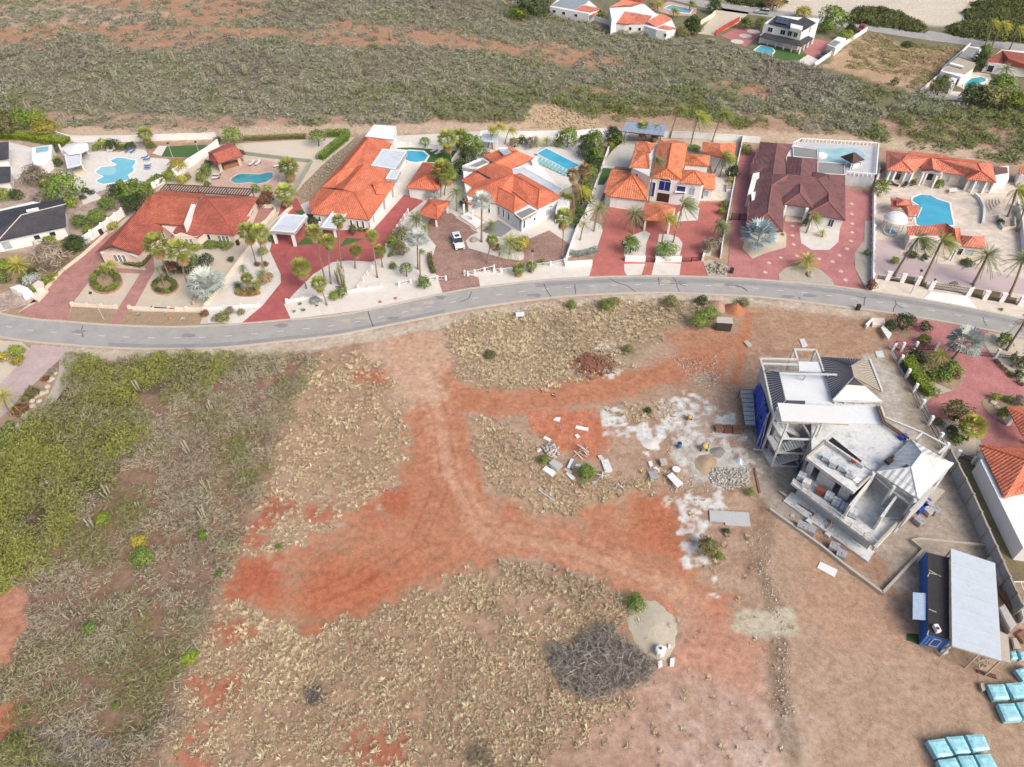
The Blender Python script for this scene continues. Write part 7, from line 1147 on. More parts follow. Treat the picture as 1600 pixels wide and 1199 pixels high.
for k, (x, y, mm) in enumerate(((980,415,wood), (1085,425,plain('brick_pile', (132, 92, 80), .2, 3)), (1195,430,wood))): pallet(D6(x, y), 0, ('left wooden','middle red brick','right wooden')[k]+' pallet beside the cement mixing area', mm, 1.3, .7, 0, 3)
def sheet(fr, pts, z, th, mat, label, name='board', cat_='board', tilt=0): w = w2(fr(*pts), z); m = MB(); m.prism(w, z-th, [z]*len(w)); return m.ob(name, mat, label=label, cat=cat_)
sheet(CE, (1000,620,1060,570,1130,620,1060,670), 6.75, .12, whitep, 'white sheet at the edge of the upper deck'); sheet(O, (408,988,545,1052,520,1110,385,1035), .1, .12, whitep, 'white rectangular board lying on bare earth by the plot wall')
sheet(O, (1290,395,1385,435,1275,560,1215,500), .9, .15, tanb, 'beige plank platform beside the tower wall'); sheet(CG, (315,375,380,385,370,440,310,420), .12, .15, cb, 'small square concrete lid in the site yard'); sheet(CG, (520,470,570,430,625,480,605,530), .5, .6, conc, 'square concrete block among rubble', 'concrete_block'); sheet(CG, (785,645,830,625,885,670,850,705), .4, .5, conc, 'grey concrete block below the rubble heap', 'concrete_block')
for k, pts in enumerate(((370,265,400,235,640,390,620,410), (400,245,420,235,650,380,635,395), (150,70,175,60,270,120,250,140), (1150,745,1170,735,1310,830,1295,845), (590,400,640,375,660,390,600,440))): sheet(CG, pts, .45, .12, (whitep, wood, cb, whitep, tanb)[k], ('long white','long brown','short grey','slim white','crooked beige')[k]+' plank beside the concrete foundation strip')
gt = thing('wheelbarrow', 'red wheelbarrow on the upper concrete deck', 'wheelbarrow', P(*CE(1020,395), 6.6)); p = P(*CE(1020,395), 6.6); MB().prism([(p[0]-.5, p[1]-.3), (p[0]+.5, p[1]-.25), (p[0]+.5, p[1]+.25), (p[0]-.5, p[1]+.3)], 6.9, 7.2).ob('tray', plain('red_tray', (170, 66, 58), .2, 2), gt); MB().lathe((p[0]+.6, p[1], 6.61), [(.18, 0), (.2, .2), (.18, .35)], 10).ob('wheel', darkmet, gt); MB().beam((p[0]-.9, p[1]-.25, 7.1), (p[0]+.5, p[1]-.25, 6.85), .05).beam((p[0]-.9, p[1]+.25, 7.1), (p[0]+.5, p[1]+.25, 6.85), .05).beam((p[0]-.4, p[1], 6.6), (p[0]-.4, p[1], 6.95), .06).ob('handle', steel, gt)
# ---- container, lean-to roof, stores
navy = plain('blue_container_paint', (72, 126, 204), .14, 1, .5); black = plain('black_roof_felt', (66, 64, 66), .2, .8, .9, 4, stain=.1)
ct = thing('shipping_container', 'long blue shipping container with black weathered roof', 'container', P(*CA(200,560))); ctop = w2(CA(108,132,304,180,308,912,112,868), 2.6); MB().prism(ctop, .1, 2.52).ob('body', navy, ct); MB().prism(inset(ctop, .03), 2.52, 2.6).ob('roof', black, ct); m = MB()
e = [Vector(p[:2]) for p in ctop]
for i, nseg in ((3, 40), (2, 8)):
    a, b = e[i], e[(i+1) % 4]; d = (b-a).normalized(); nrm = Vector((d.y, -d.x)); cc_ = (e[0]+e[2])/2; nrm = nrm if nrm.dot((a+b)/2-cc_) > 0 else -nrm
    for k in range(nseg): q = a.lerp(b, (k+.5)/nseg)+nrm*.02; m.box((q.x, q.y, .25), ((b-a).length/nseg*.5, .05, 2.1), math.atan2(d.y, d.x))
m.ob('corrugation', navy, ct); m = MB()
for q in e: m.box((q.x, q.y, 0), (.2, .2, 2.62))
m.ob('corner_post', navy, ct)
a, b = e[2], e[3]; d = (b-a).normalized(); nrm = Vector((d.y, -d.x)); nrm = nrm if nrm.dot((a+b)/2-(e[0]+e[2])/2) > 0 else -nrm; q = a.lerp(b, .45)+nrm*.06; m = MB()
for u in (-.45, .45): c = q+d*u; m.box((c.x, c.y, .4), (.07, .06, 1.7), math.atan2(d.y, d.x))
for z in (.4, 2.05): m.box((q.x, q.y, z), (.95, .06, .07), math.atan2(d.y, d.x))
m.ob('door_frame', white, ct); c = q+d*.9+nrm*.0; MB().box((c.x, c.y, .5), (.06, .07, 1.5), math.atan2(d.y, d.x)).ob('lock_bar', steel, ct)
aw = w2(CA(-20,490,98,498,93,738,-22,728), 2.35); MB().prism(aw, 2.28, 2.35).ob('awning', plain('patterned_awning', (176, 198, 222), .45, 9, .7, 16), ct); m = MB(); [m.beam((e[3].lerp(e[0], u).x, e[3].lerp(e[0], u).y, 1.6), (Vector(aw[k]).x, Vector(aw[k]).y, 2.28), .05) for u, k in ((.5, 0), (.28, 3))]; m.ob('awning_strut', white, ct)
p = P(*CA(183,825), 2.6); acu = thing('air_conditioner', 'white air conditioner unit on the black container roof', 'appliance', p); MB().box((p[0], p[1], 2.62), (.55, .9, .6), .1).ob('casing', white, acu); MB().lathe((p[0]-.05, p[1]-.1, 3.22), [(.2, 0), (.2, .02)], 12).ob('fan_grille', darkmet, acu)
for k, (x0, y0, x1, y1) in enumerate(((120,290,230,350), (125,315,220,340), (120,640,190,668), (108,870,120,830), (110,350,125,320))): a, b = P(*CA(x0, y0), 2.66), P(*CA(x1, y1), 2.66); MB().beam(a, b, .1, .06).ob('loose_lath', tanb, label=('upper','second','lower','end','short')[k]+' loose lath on the black container roof', cat='lath')
lt = thing('lean_to_roof', 'large pale blue white sheet roof on timber posts beside the container', 'shelter', P(*CA(540,600))); lw = [P(*CA(318,98), 3.4), P(*CA(712,228), 4.0), P(*CA(772,1100), 4.0), P(*CA(330,966), 3.4)]; whl = plain('pale_blue_sheet', (224, 234, 242), .05, .5, .5, 2, stain=.04)
for k in range(13):
    u0, u1 = k/13, (k+1)/13-.0006; l, r_ = lambda u: Vector(lw[0]).lerp(Vector(lw[3]), u), lambda u: Vector(lw[1]).lerp(Vector(lw[2]), u); q = [l(u0), r_(u0), r_(u1), l(u1)]; dz = Vector((0, 0, .02*(k % 2))); ob('roof_sheet', [v+dz for v in q]+[v-Vector((0, 0, .05)) for v in q], [(3, 2, 1, 0), (4, 5, 6, 7), (1, 5, 4, 0), (2, 6, 5, 1), (3, 7, 6, 2), (0, 4, 7, 3)], whl, lt)
for a, b in ((lw[0], lw[3]), (lw[3], lw[2]), (lw[2], lw[1])): MB().beam(Vector(a)-Vector((0, 0, .16)), Vector(b)-Vector((0, 0, .16)), .12, .2).ob('rafter', tanb, lt)
for a, b, u in ((3, 2, .55), (3, 2, .98), (0, 1, .98), (0, 3, .02), (0, 3, .98), (1, 2, .5)): q = Vector(lw[a]).lerp(Vector(lw[b]), u); MB().beam((q.x, q.y, -.05), (q.x, q.y, q.z-.2), .16).ob('post', tanb, lt)
ob('side_sheet', [(*P(*CA(x, y), 3.3)[:2], z) for z in (3.3, 3.22) for x, y in ((755,835), (830,872), (852,1122), (776,1098))], [(0, 1, 2, 3), (7, 6, 5, 4), (0, 4, 5, 1), (1, 5, 6, 2), (2, 6, 7, 3), (3, 7, 4, 0)], tanb, lt)
def longpack(fr, pts, z, label, mat): w = w2(fr(*pts), z); t = thing('wrapped_bundle', label, 'bundle', (*cen(w)[:2], 0)); MB().prism(w, .12, z-.1).ob('bundle', mat, t); MB().prism(inset(w, .12), z-.1, z).ob('wrapping', mat, t); m = MB(); [m.prism([Vector(w[0][:2]).lerp(Vector(w[3][:2]), u), Vector(w[1][:2]).lerp(Vector(w[2][:2]), u), Vector(w[1][:2]).lerp(Vector(w[2][:2]), u+.06), Vector(w[0][:2]).lerp(Vector(w[3][:2]), u+.06)], 0, .12) for u in (.12, .82)]; m.ob('bearer', wood, t)
greyw = plain('grey_wrapped', (196, 194, 192), .14, 1, .5)
longpack(CA, (645,182,692,150,832,352,770,412), 1.0, 'upper long grey wrapped bundle behind the sheet roof', greyw); longpack(CA, (742,622,800,588,908,772,850,840), 1.1, 'lower long grey wrapped bundle behind the sheet roof', greyw); longpack(CA, (800,425,850,392,952,592,905,622), .7, 'dark long crate beside the panel wall', plain('dark_crate', (58, 60, 74), .2, 1)); longpack(CA, (755,492,820,458,902,602,850,640), .5, 'stack of brown boards between the grey bundles', wood); longpack(D3, (905,185,945,180,985,262,925,270), .4, 'low stack of beige pallets by the cyan bundles', tanb); longpack(CA, (935,640,1000,600,1060,720,960,740), 1.0, 'grey wrapped bundle at the right edge', greyw); longpack(D3, (935,150,1000,110,1080,190,1000,230), .35, 'low stack of pallets at the right edge', wood)
lad = thing('metal_rack', 'white metal frame leaning at the panel wall', 'frame', P(*CA(930,420))); m = MB(); q = w2(CA(880,395,1000,395,1080,560,950,590), .9); [m.beam(a, b, .1) for a, b in zip(q, q[1:]+q[:1])]; m.beam(((q[0][0]+q[1][0])/2, (q[0][1]+q[1][1])/2, .9), ((q[2][0]+q[3][0])/2, (q[2][1]+q[3][1])/2, .9), .08); [m.beam((a[0], a[1], 0), a, .08) for a in q]; m.ob('frame', white, lad)
cy = plain('cyan_plastic_wrap', (168, 228, 240), .22, 1.6, .25, 5, .6)
for k, pts in enumerate(((245,985,380,966,460,1105,325,1125), (390,956,530,946,597,1085,472,1095), (548,940,690,933,747,1060,610,1080), (325,1137,470,1118,560,1290,400,1300), (482,1106,605,1099,700,1290,575,1300), (616,1096,745,1087,850,1280,715,1290), (715,547,850,541,902,665,772,670), (860,536,1000,526,1062,650,932,660), (800,697,930,691,1002,830,862,840), (942,686,1080,672,1162,810,1014,825), (892,288,940,276,965,350,905,356), (957,282,1020,276,1062,340,988,350), (932,432,1050,392,1112,480,1002,522))):
    h = 1.15 if k < 6 else .95; w = w2(D3(*pts), h); t = thing('wrapped_pallet', ('top left', 'top middle', 'top right', 'lower left', 'lower middle', 'lower right', 'upper left of the right hand', 'upper right of the right hand', 'lower left of the right hand', 'edge cut lower right', 'small left', 'small right', 'crumpled single')[k]+(' cyan wrapped pallet of the bottom group' if k < 6 else ' cyan wrapped pallet near the sheet roof'), 'pallet', (*cen(w)[:2], 0)); rr = random.Random(k); w = inset(w, .05)
    V_ = []; Fc = []; nq = 7; q = [Vector((*a, 0)) for a in w]
    for i in range(nq):
        for j in range(nq): u, v = i/(nq-1), j/(nq-1); e_ = min(u, v, 1-u, 1-v); b_ = q[0].lerp(q[1], u).lerp(q[3].lerp(q[2], u), v); V_.append((b_.x, b_.y, h-(.1 if e_ == 0 else 0)+rr.uniform(-.03, .03)))
    Fc = [(i*nq+j, (i+1)*nq+j, (i+1)*nq+j+1, i*nq+j+1) for i in range(nq-1) for j in range(nq-1)]; o_ = ob('plastic_top', V_, Fc, cy, t); bm_ = bmesh.new(); bm_.from_mesh(o_.data); bmesh.ops.recalc_face_normals(bm_, faces=bm_.faces); bm_.to_mesh(o_.data); bm_.free()
    MB().prism(w, .12, h-.11).ob('load', cy, t); MB().prism(inset(w, .05), 0, .12).ob('pallet_base', wood, t)
sheet(R, (370,538,426,540,430,592,372,570), .06, .08, plain('green_mat', (58, 92, 56), .2, 3), 'small green artificial grass mat beside the container', 'doormat', 'mat'); sheet(D3, (662,542,690,537,707,590,678,600), .5, .5, tanb, 'small cream box beside the cyan pallets', 'box', 'box'); sheet(D3, (630,430,780,470,790,505,640,455), .15, .15, brownw, 'dark brown plank lying below the sheet roof')
for k, (x, y) in enumerate(((365,300), (385,292), (405,255))): p = P(*D3(x, y)); MB().lathe((p[0], p[1], -.03), [(.3, 0), (.34, .15), (.25, .33), (.08, .38)], 8).ob('white_sack', white, label=('left','middle','right')[k]+' white sack at the container door corner', cat='sack')
wb = thing('timber_trestle', 'timber trestle stand under the end of sheet roof', 'trestle', P(*D3(680,390))); m = MB(); [m.beam((P(*D3(x, y))[0], P(*D3(x, y))[1], 0), (P(*D3(x, y))[0], P(*D3(x, y))[1], 1.2), .12) for x, y in ((655,420), (700,410), (650,370), (715,360))]; q = w2(D3(645,365,715,355,710,415,655,425), 1.2); [m.beam(a, b, .12) for a, b in zip(q, q[1:]+q[:1])]; m.ob('trestle_frame', tanb, wb)
# ================================================================ DEBRIS AND SITE THINGS
for k, (pts, z, mm, lab) in enumerate((((390,140,440,105,497,110,482,168), .12, whitep, 'square white board alone on the red track'), ((715,218,887,255,880,297,700,258), .16, whitep, 'long white board on the red track'), ((690,355,730,335,765,370,725,397), .2, whitep, 'small white box on the red track'), ((282,365,365,410,345,447,255,397), .2, whitep, 'white board above the rubble heap'), ((165,567,215,535,232,560,182,592), .2, whitep, 'small white board left of the rubble heap'), ((330,740,400,688,527,760,450,832), .5, steel, 'ribbed metal sheet stack beside small green bush'), ((240,830,290,783,432,852,380,932), .4, whitep, 'white ribbed sheets at the lower left of debris'), ((330,770,400,760,445,830,420,860), .46, greyfelt, 'dark grey panel between the ribbed sheets'), ((585,800,640,683,680,690,620,815), .5, whitep, 'tall white panel left of the round bush'), ((640,800,680,690,712,715,662,832), .46, greyfelt, 'dark grey panel left of the round bush'), ((690,775,720,755,782,760,772,807), .5, whitep, 'white panel touching the round bush'), ((565,880,600,868,702,942,660,982), .35, whitep, 'white panel below the tan crate'), ((530,830,570,808,662,858,642,902), .4, tanb, 'tan crate among white panels'), ((1055,695,1155,688,1217,845,1115,867), .3, conc, 'grey wooden door panel on the ground'), ((1010,640,1060,630,1100,680,1040,690), .3, conc, 'grey cement lump above the door panel'), ((920,1000,1000,985,1035,1010,940,1030), .3, tanb, 'pale crate right of the round bush'))): sheet(D7, pts, z, z+.05, mm, lab)
def sticks(fr, cx, cy, n, L_, sp, label, mat=tanb):
    c = P(*fr(cx, cy)); t = thing('timber_pile', label, 'timber', c); rr = random.Random(int(cx+cy))
    for k in range(n): a = rr.uniform(0, math.pi); x, y = c[0]+rr.uniform(-sp, sp), c[1]+rr.uniform(-sp, sp); l = L_*rr.uniform(.5, 1); z = .08+.05*k; MB().beam((x-math.cos(a)*l/2, y-math.sin(a)*l/2, z), (x+math.cos(a)*l/2, y+math.sin(a)*l/2, z+rr.uniform(-.02, .25)), .11, .07).ob('timber', (mat, whitep, wood)[k % 3], t)
sticks(D7, 790, 610, 12, 2.6, .8, 'pile of crossed pale timbers above the round bush'); sticks(D7, 1085, 930, 8, 1.6, .5, 'small pile of pale timbers right of the round bush'); sticks(D7, 1285, 1055, 5, 1.3, .6, 'few pale posts lying in the dry grass'); sticks(V, 480, 1095, 5, 3.2, .8, 'long bleached branches at the lower edge of debris'); sticks(CG, 800, 530, 12, 1.2, .9, 'heap of broken boards on the foundation strip', cb); sticks(CG, 1230, 760, 8, 1.6, .7, 'timber offcuts at the end of foundation strip'); sticks(V, 510, 550, 4, 1.0, .3, 'dark little pile on the red track', darkmet)
def rubble(label, px, n, smin, smax, mat, hgt=.0, name='rubble', category='rubble'):
    a, b = scatter(px, n); n = len(a); Vs = []; Fs = []; ic = np.array([(-1,-1,-1),(1,-1,-1),(1,1,-1),(-1,1,-1),(-1,-1,1),(1,-1,1),(1,1,1),(-1,1,1)])*.5; qf = np.array([(0,3,2,1),(4,5,6,7),(0,1,5,4),(1,2,6,5),(2,3,7,6),(3,0,4,7)])
    s = rng.uniform(smin, smax, (n, 3))*rng.uniform(.4, 1, (n, 1)); s[:, 2] *= .6; jit = 1+rng.uniform(-.35, .35, (n, 8, 3)); rz = rng.uniform(0, 6.28, n); v = ic[None]*s[:, None]*jit; x = v[..., 0]*np.cos(rz)[:, None]-v[..., 1]*np.sin(rz)[:, None]; y = v[..., 0]*np.sin(rz)[:, None]+v[..., 1]*np.cos(rz)[:, None]
    _, _, gz_ = ground_at(a, b); c = cen(w2(px)); dd = np.hypot(a-c[0], b-c[1]); z = v[..., 2]+(gz_+s[:, 2]*.3+hgt*np.clip(1-dd/(dd.max()+.1), 0, 1))[:, None]; V_ = np.stack([x+a[:, None], y+b[:, None], z], -1).reshape(-1, 3); F_ = (qf[None]+(np.arange(n)*8)[:, None, None]).reshape(-1, 4)
    return fastmesh(name, V_, F_, mat, kind='stuff', label=label, cat=category)
rubm = plain('rubble_stone', (206, 200, 190), .3, .7); rubr = plain('red_clods', (160, 112, 94), .25, 1)
rubble('broken white concrete heap among the boards', D7(230,520,350,480,460,540,480,640,400,690,300,640), 260, .15, .5, rubm, .6); rubble('grey rubble strewn by the unfinished house', D6(900,900,1340,900,1380,1080,1120,1180,860,1060), 900, .1, .38, rubm, .25); rubble('stones along the earth bank', W(1260,200,1380,180,1480,600,1540,1199,1420,1199,1440,760), 900, .06, .28, rubm); rubble('pale stones beside the red track', V(1150,350,1390,330,1420,520,1300,520), 380, .08, .34, rubm); rubble('clods on the red soil heap', V(590,370,740,305,850,340,830,430,700,470,620,430), 500, .12, .45, rubr, .9); rubble('small stones over the bare building plot', [(1150,800),(1600,900),(1640,1199),(1100,1199)], 5000, .03, .11, rubm, name='pebbles', category='pebbles'); rubble('pale stones over the red tracks', [(480,850),(700,640),(1080,560),(1160,800),(1150,960),(700,900)], 700, .04, .14, rubm, name='pebbles', category='pebbles'); rubble('stone bank beside the long orange villa', C(610,440,860,232,915,232,480,750,352,700), 1500, .2, .55, rock, .3); rubble('rubble below the white cement patch', D6(330,1000,800,1000,1000,1180,600,1199,340,1199), 300, .06, .25, rubm); rubble('broken bits scattered over the cement stained ground', D6(100,100,900,0,1300,300,1350,900,900,1100,300,900), 900, .05, .22, rubm); rubble('litter of stones around the round bush', V(300,650,1000,640,1100,1000,900,1060,420,1080), 500, .05, .2, rubm); rubble('site stones beside the low plot wall', N(1020,200,1250,480,1560,1100,1300,1300,250,1000,200,860,1000,1050), 700, .05, .25, rubm); rubble('rocks at the white gate pier', K(1120,680,1200,650,1280,690,1280,750,1140,750), 60, .3, .8, rock, .3); rubble('sand coloured rubble behind the back lane', [(830,200),(835,170),(870,163),(925,186),(950,203)], 700, .2, .6, plain('sand_rubble', (206, 184, 152), .2, .8), .2); rubble('rubble along lane edge', [(230,200),(420,196),(560,200),(420,212),(260,212)], 700, .15, .5, plain('lane_rubble', (206, 188, 160), .2, .8))
def heap(px, r, h, mat, label, seed=1, sy=.8, name='soil_heap', cat_='heap'):
    p = P(*px); rad = r*mpp(*px); V_ = [(p[0], p[1], h)]; Fc = []; n = 28; mring = 9; rr = np.random.default_rng(seed)
    for i in range(1, mring+1):
        for j in range(n): u = i/mring; a = j*2*math.pi/n; R_ = rad*u*(1+.12*math.sin(2*a+seed)+.06*math.sin(3*a)+(.03+.05*(i == mring))*rr.normal()*u); V_.append((p[0]+R_*math.cos(a), p[1]+R_*math.sin(a)*sy/.72, h*(.5+.5*math.cos(math.pi*u))*(1+.06*rr.normal())-.12*(i == mring)-.02))
    Fc = [(0, 1+j, 1+(j+1) % n) for j in range(n)]+[(1+(i-1)*n+j, 1+i*n+j, 1+i*n+(j+1) % n, 1+(i-1)*n+(j+1) % n) for i in range(1, mring) for j in range(n)]; return ob(name, V_, Fc, mat, smooth=True, label=label, cat=cat_)
heap(V(1485,85), V.r(62), 1.5, plain('orange_earth', (186, 126, 96), .2, 1, .95, 6, bump=.5), 'bright orange earth heap by the road', 2); heap(V(1395,65), V.r(56), .9, plain('pale_earth', (196, 160, 138), .15, 1, .95, 6, bump=.4), 'pale earth heap left of the orange heap', 3); heap(V(705,385), V.r(95), .8, plain('dark_red_earth', (154, 106, 88), .25, 1, .95, 6, bump=.6), 'dark red soil heap in the dry grass', 4); heap(W(765,705), W.r(160), .4, plain('grey_gravel_heap', (196, 188, 170), .14, .8, .95, 7, bump=.5), 'grey gravel heap beside the dead branches', 5, name='gravel_heap'); heap(D6(815,840), D6.r(165), .5, plain('mixing_sand', (180, 160, 134), .15, 1, .95, 6, bump=.4), 'brown sand heap in the cement mixing area', 6, name='sand_heap'); heap(D6(970,690), D6.r(95), .3, plain('wet_mortar', (148, 146, 138), .15, 1), 'flat grey mortar heap beside the brown sand', 7, name='mortar_heap'); heap(D6(130,585), D6.r(110), .25, plain('white_lime', (226, 222, 216), .08, 1), 'flat white lime heap on the red ground', 8, name='lime_heap'); heap(D6(1235,800), D6.r(70), .7, wrap, 'grey plastic covered heap by the rubble', 9, name='covered_heap')
# dead branches
def branches(label, pts, n, mat, h=1.6):
    a, b = scatter(pts, n); n = len(a); c = cen(w2(pts)); big = np.repeat(np.arange(n), 6); m_ = big.size; d = unit(m_); d[:, 2] = np.abs(d[:, 2])*.5; d /= np.linalg.norm(d, axis=1, keepdims=True); dist = np.hypot(a-c[0], b-c[1]); hz = h*(1-.55*dist/dist.max()); pos = np.stack([a[big], b[big], rng.uniform(.02, 1, m_)*hz[big]], 1)+rng.normal(0, .25, (m_, 3))*[1, 1, .3]; pos[:, 2] = np.abs(pos[:, 2]); Vv, Fv = blades(pos, d, rng.uniform(.5, 1.9, m_), rng.uniform(.03, .09, m_)); fastmesh('brush_pile', Vv, Fv, mat, np.clip(rng.normal(.45, .25, m_), 0, 1), kind='stuff', label=label, cat='branches')
branches('heap of grey dead branches beside the gravel heap', W(180,800,260,810,340,800,420,710,540,690,620,780,690,830,780,900,740,970,620,1040,430,1100,300,1040,220,930), 1800, leafy('dead_wood', (118, 113, 106), (208, 202, 190), .9, 0), 1.6); branches('bleached dead branches in the lower left scrub', Y(150,980,330,1000,620,1050,560,1190,200,1199), 260, leafy('bleached_wood', (140, 134, 130), (208, 202, 196), .9, 0), .9); branches('small dark dead bush in the lower dry grass', FX(478,1075,500,1070,508,1095,485,1105), 60, leafy('dark_twigs', (92, 88, 86), (150, 144, 138), .9, 0), .7); branches('grey dead shrub at the bottom of dry grass', FX(730,1165,760,1160,770,1199,735,1199), 60, leafy('dark_twigs2', (110, 102, 88), (170, 160, 138), .9, 0), .8)
# shed, barrel, mixer, tables, tanks
t = thing('tool_shed', 'dark plank shed with grey sheet roof beside the orange heap', 'shed', P(*V(1430,195))); rt = [P(*V(1393,122), 2.3), P(*V(1474,126), 2.3), P(*V(1482,160), 2.0), P(*V(1390,153), 2.0)]; MB().prism(inset(rt, .12), -.05, 1.95).ob('wall', plain('dark_planks', (78, 74, 68), .2, 2), t); ob('roof', rt+[(a[0], a[1], a[2]-.08) for a in rt], [(3, 2, 1, 0), (4, 5, 6, 7), (0, 1, 5, 4), (1, 2, 6, 5), (2, 3, 7, 6), (3, 0, 4, 7)], plain('grey_sheets', (190, 188, 180), .2, 1.5), t)
t = thing('barrel', 'blue plastic barrel on the cement stained ground', 'barrel', P(*D6(485,625))); p = P(*D6(487,628)); MB().lathe((p[0], p[1], -.02), [(.3, 0), (.36, .1), (.38, .5), (.36, .9), (.33, .95)], 14).ob('drum', plain('blue_plastic', (74, 128, 186), .15, 2, .5), t); MB().lathe((p[0], p[1], .93), [(.3, 0), (.3, .04)], 14).ob('opening', darkmet, t)
def mixer(px, label, s=1.0):
    p = P(*px); t = thing('cement_mixer', label, 'cement mixer', (p[0], p[1], 0)); yl = plain('yellow_enamel', (214, 182, 110), .15, 2, .5); x, y = p[0], p[1]
    prof = [(.2, 0), (.52, .22), (.58, .5), (.42, .86), (.3, 1.0)]; m = MB().lathe((0, 0, 0), [(r_*s, z_*s) for r_, z_ in prof], 14); R_ = Matrix.Rotation(.6, 3, 'X'); ob('drum', [R_ @ Vector(v)+Vector((x, y, .55*s)) for v in m.v], m.f, yl, t, smooth=True)
    m = MB(); [m.beam((x+sx*.5*s, y+sy*.5*s, 0), (x+sx*.3*s, y, .8*s), .07) for sx in (-1, 1) for sy in (-1, 1)]; m.beam((x-.5*s, y, .8*s), (x+.5*s, y, .8*s), .08); m.ob('frame', darkmet, t); MB().box((x+.55*s, y, .4*s), (.35*s, .4*s, .45*s)).ob('motor_box', darkmet, t)
    for sx in (-1, 1): m = MB().lathe((0, 0, -.05), [(.22*s, 0), (.22*s, .1)], 12); R_ = Matrix.Rotation(math.pi/2, 3, 'Y'); ob('wheel', [R_ @ Vector(v)+Vector((x+sx*.5*s, y-.45*s, .22*s)) for v in m.v], m.f, darkmet, t)
mixer(D6(790,650), 'yellow cement mixer beside the brown sand heap'); mixer(D6(612,275), 'small yellow mixer drum on the white stained ground', .7)
def table(corners, z, label, mat, name='table', cat_='table', th=.07):
    w = w2(corners, z); t = thing(name, label, cat_, (*cen(w)[:2], 0)); MB().prism(w, z-th, z).ob('top', mat, t)
    for q in inset(w, .08): MB().box((q[0], q[1], -.03), (.08, .08, z-th+.03)).ob('leg', mat, t)
table(D6(335,985,400,945,545,1085,465,1135), .8, 'long white table with legs near the mixing area', whitep); table(V(298,98,345,96,346,118,300,122), .75, 'small white table standing at the road edge', whitep)
t = thing('round_table', 'round white table beside the long white table', 'table', P(*D6(455,935))); p = P(*D6(455,905), .75); MB().lathe((p[0], p[1], .68), [(.6, 0), (.62, .04), (.6, .08)], 18).ob('top', whitep, t); [MB().beam((p[0]+.45*math.cos(a), p[1]+.45*math.sin(a), 0), (p[0]+.3*math.cos(a), p[1]+.3*math.sin(a), .68), .07).ob('leg', whitep, t) for a in (.5, 2.1, 3.6, 5.2)]
pallet(D6(160,1000), 0, 'pallet of pale hollow blocks left of the white table', blockm, 1.3, .5, .2, 4); pallet(D6(285,840), 0, 'cream crate with openings above the white table', tanb, 1.1, .6, .1, 2); sheet(D6, (100,810,150,800,160,860,130,880), .3, .3, whitep, 'torn white sack left of the cream crate', 'white_sack', 'sack'); sheet(D6, (160,890,200,870,245,905,220,920), .3, .3, whitep, 'white sack below the cream crate', 'white_sack', 'sack'); sheet(D6, (1420,890,1440,885,1510,1195,1485,1199), .15, .2, wood, 'long wooden beam on the ground by rubble', 'beam', 'beam'); sheet(W, (1072,60,1285,72,1297,146,1160,140,1156,126,1075,118), .2, .2, steel, 'stack of pale corrugated steel sheets on red ground', 'steel_sheets', 'metal sheets'); sheet(V, (1535,255,1555,248,1584,275,1560,285), .2, .2, tanb, 'pale plank lying over the orange trench'); sheet(N, (1010,85,1060,80,1078,125,1025,128), .1, .15, conc, 'concrete manhole slab behind the unfinished house', 'manhole_slab', 'slab'); sheet(L, (545,1150,585,1145,610,1199,570,1215), .12, .15, conc, 'long concrete slab behind the site', 'concrete_slab', 'slab')
t = thing('water_tank', 'white plastic water tank beside the gravel heap', 'tank', P(*W(798,840))); p = P(*W(800,835)); MB().lathe((p[0], p[1], -.02), [(.62, 0), (.68, .1), (.68, .95), (.55, 1.12), (.2, 1.2)], 8).ob('body', whitep, t); MB().lathe((p[0], p[1], 1.19), [(.16, 0), (.16, .08)], 10).ob('cap', darkmet, t)
for k, pts in enumerate(((790,880,815,875,818,905,795,915), (860,865,885,860,880,905,858,905), (825,800,835,795,842,812,830,815), (848,790,860,788,862,802,850,805))): sheet(W, pts, .35, .35, whitep, ('left','right','tiny left','tiny right')[k]+' white box beside the water tank', 'box', 'box')
sheet(Q, (325,185,345,160,420,240,390,290), .9, .12, whitep, 'white panel leaning by the dark bushes', 'leaning_board', 'panel'); t = thing('garden_bench', 'white concrete bench wall at the corner of bare plot', 'bench', P(*Q(270,150))); MB().prism(w2(Q(245,95,360,95,358,160,250,160), .6), 0, .6).ob('seat', cream, t); MB().prism(w2(Q(185,150,245,95,255,110,200,165), .8), 0, .8).ob('arm', white, t)
t = thing('letterbox_wall', 'white gate block with niche and pink planter by the road', 'wall', P(*HH(200,680))); MB().prism(w2(HH(85,625,170,598,245,625,150,650), 1.5), 0, 1.5).ob('block', white, t); MB().prism(w2(HH(155,650,245,625,285,660,200,690), 1.3), 0, 1.3).ob('block', white, t); MB().prism(w2(HH(280,600,340,560,385,575,390,620,320,640), 1.4), 0, 1.4).ob('planter', pink, t); MB().prism(w2(HH(240,690,420,630,430,650,340,745), .4), 0, .4).ob('plinth', pink, t)
def bin_(px, label, mat=darkmet): p = P(*px); t = thing('wheelie_bin', label, 'bin', (p[0], p[1], 0)); q = [(p[0]-.35, p[1]-.35), (p[0]+.35, p[1]-.35), (p[0]+.35, p[1]+.35), (p[0]-.35, p[1]+.35)]; MB().prism(inset(q, .04), .1, 1.1).ob('body', mat, t); MB().prism(q, 1.1, 1.2).ob('lid', mat, t); [MB().box((p[0]+s*.25, p[1]+.3, 0), (.08, .22, .22)).ob('wheel', mat, t) for s in (-1, 1)]
bin_(K(1312,735), 'black wheelie bin at the rose brick drive mouth'); bin_(M(112,825), 'dark wheelie bin on the kerb by the bare plot'); bin_(HH(910,150), 'dark bin against the white panel wall')
bin_(B(985,1160), 'dark bin at the pink villa corner')
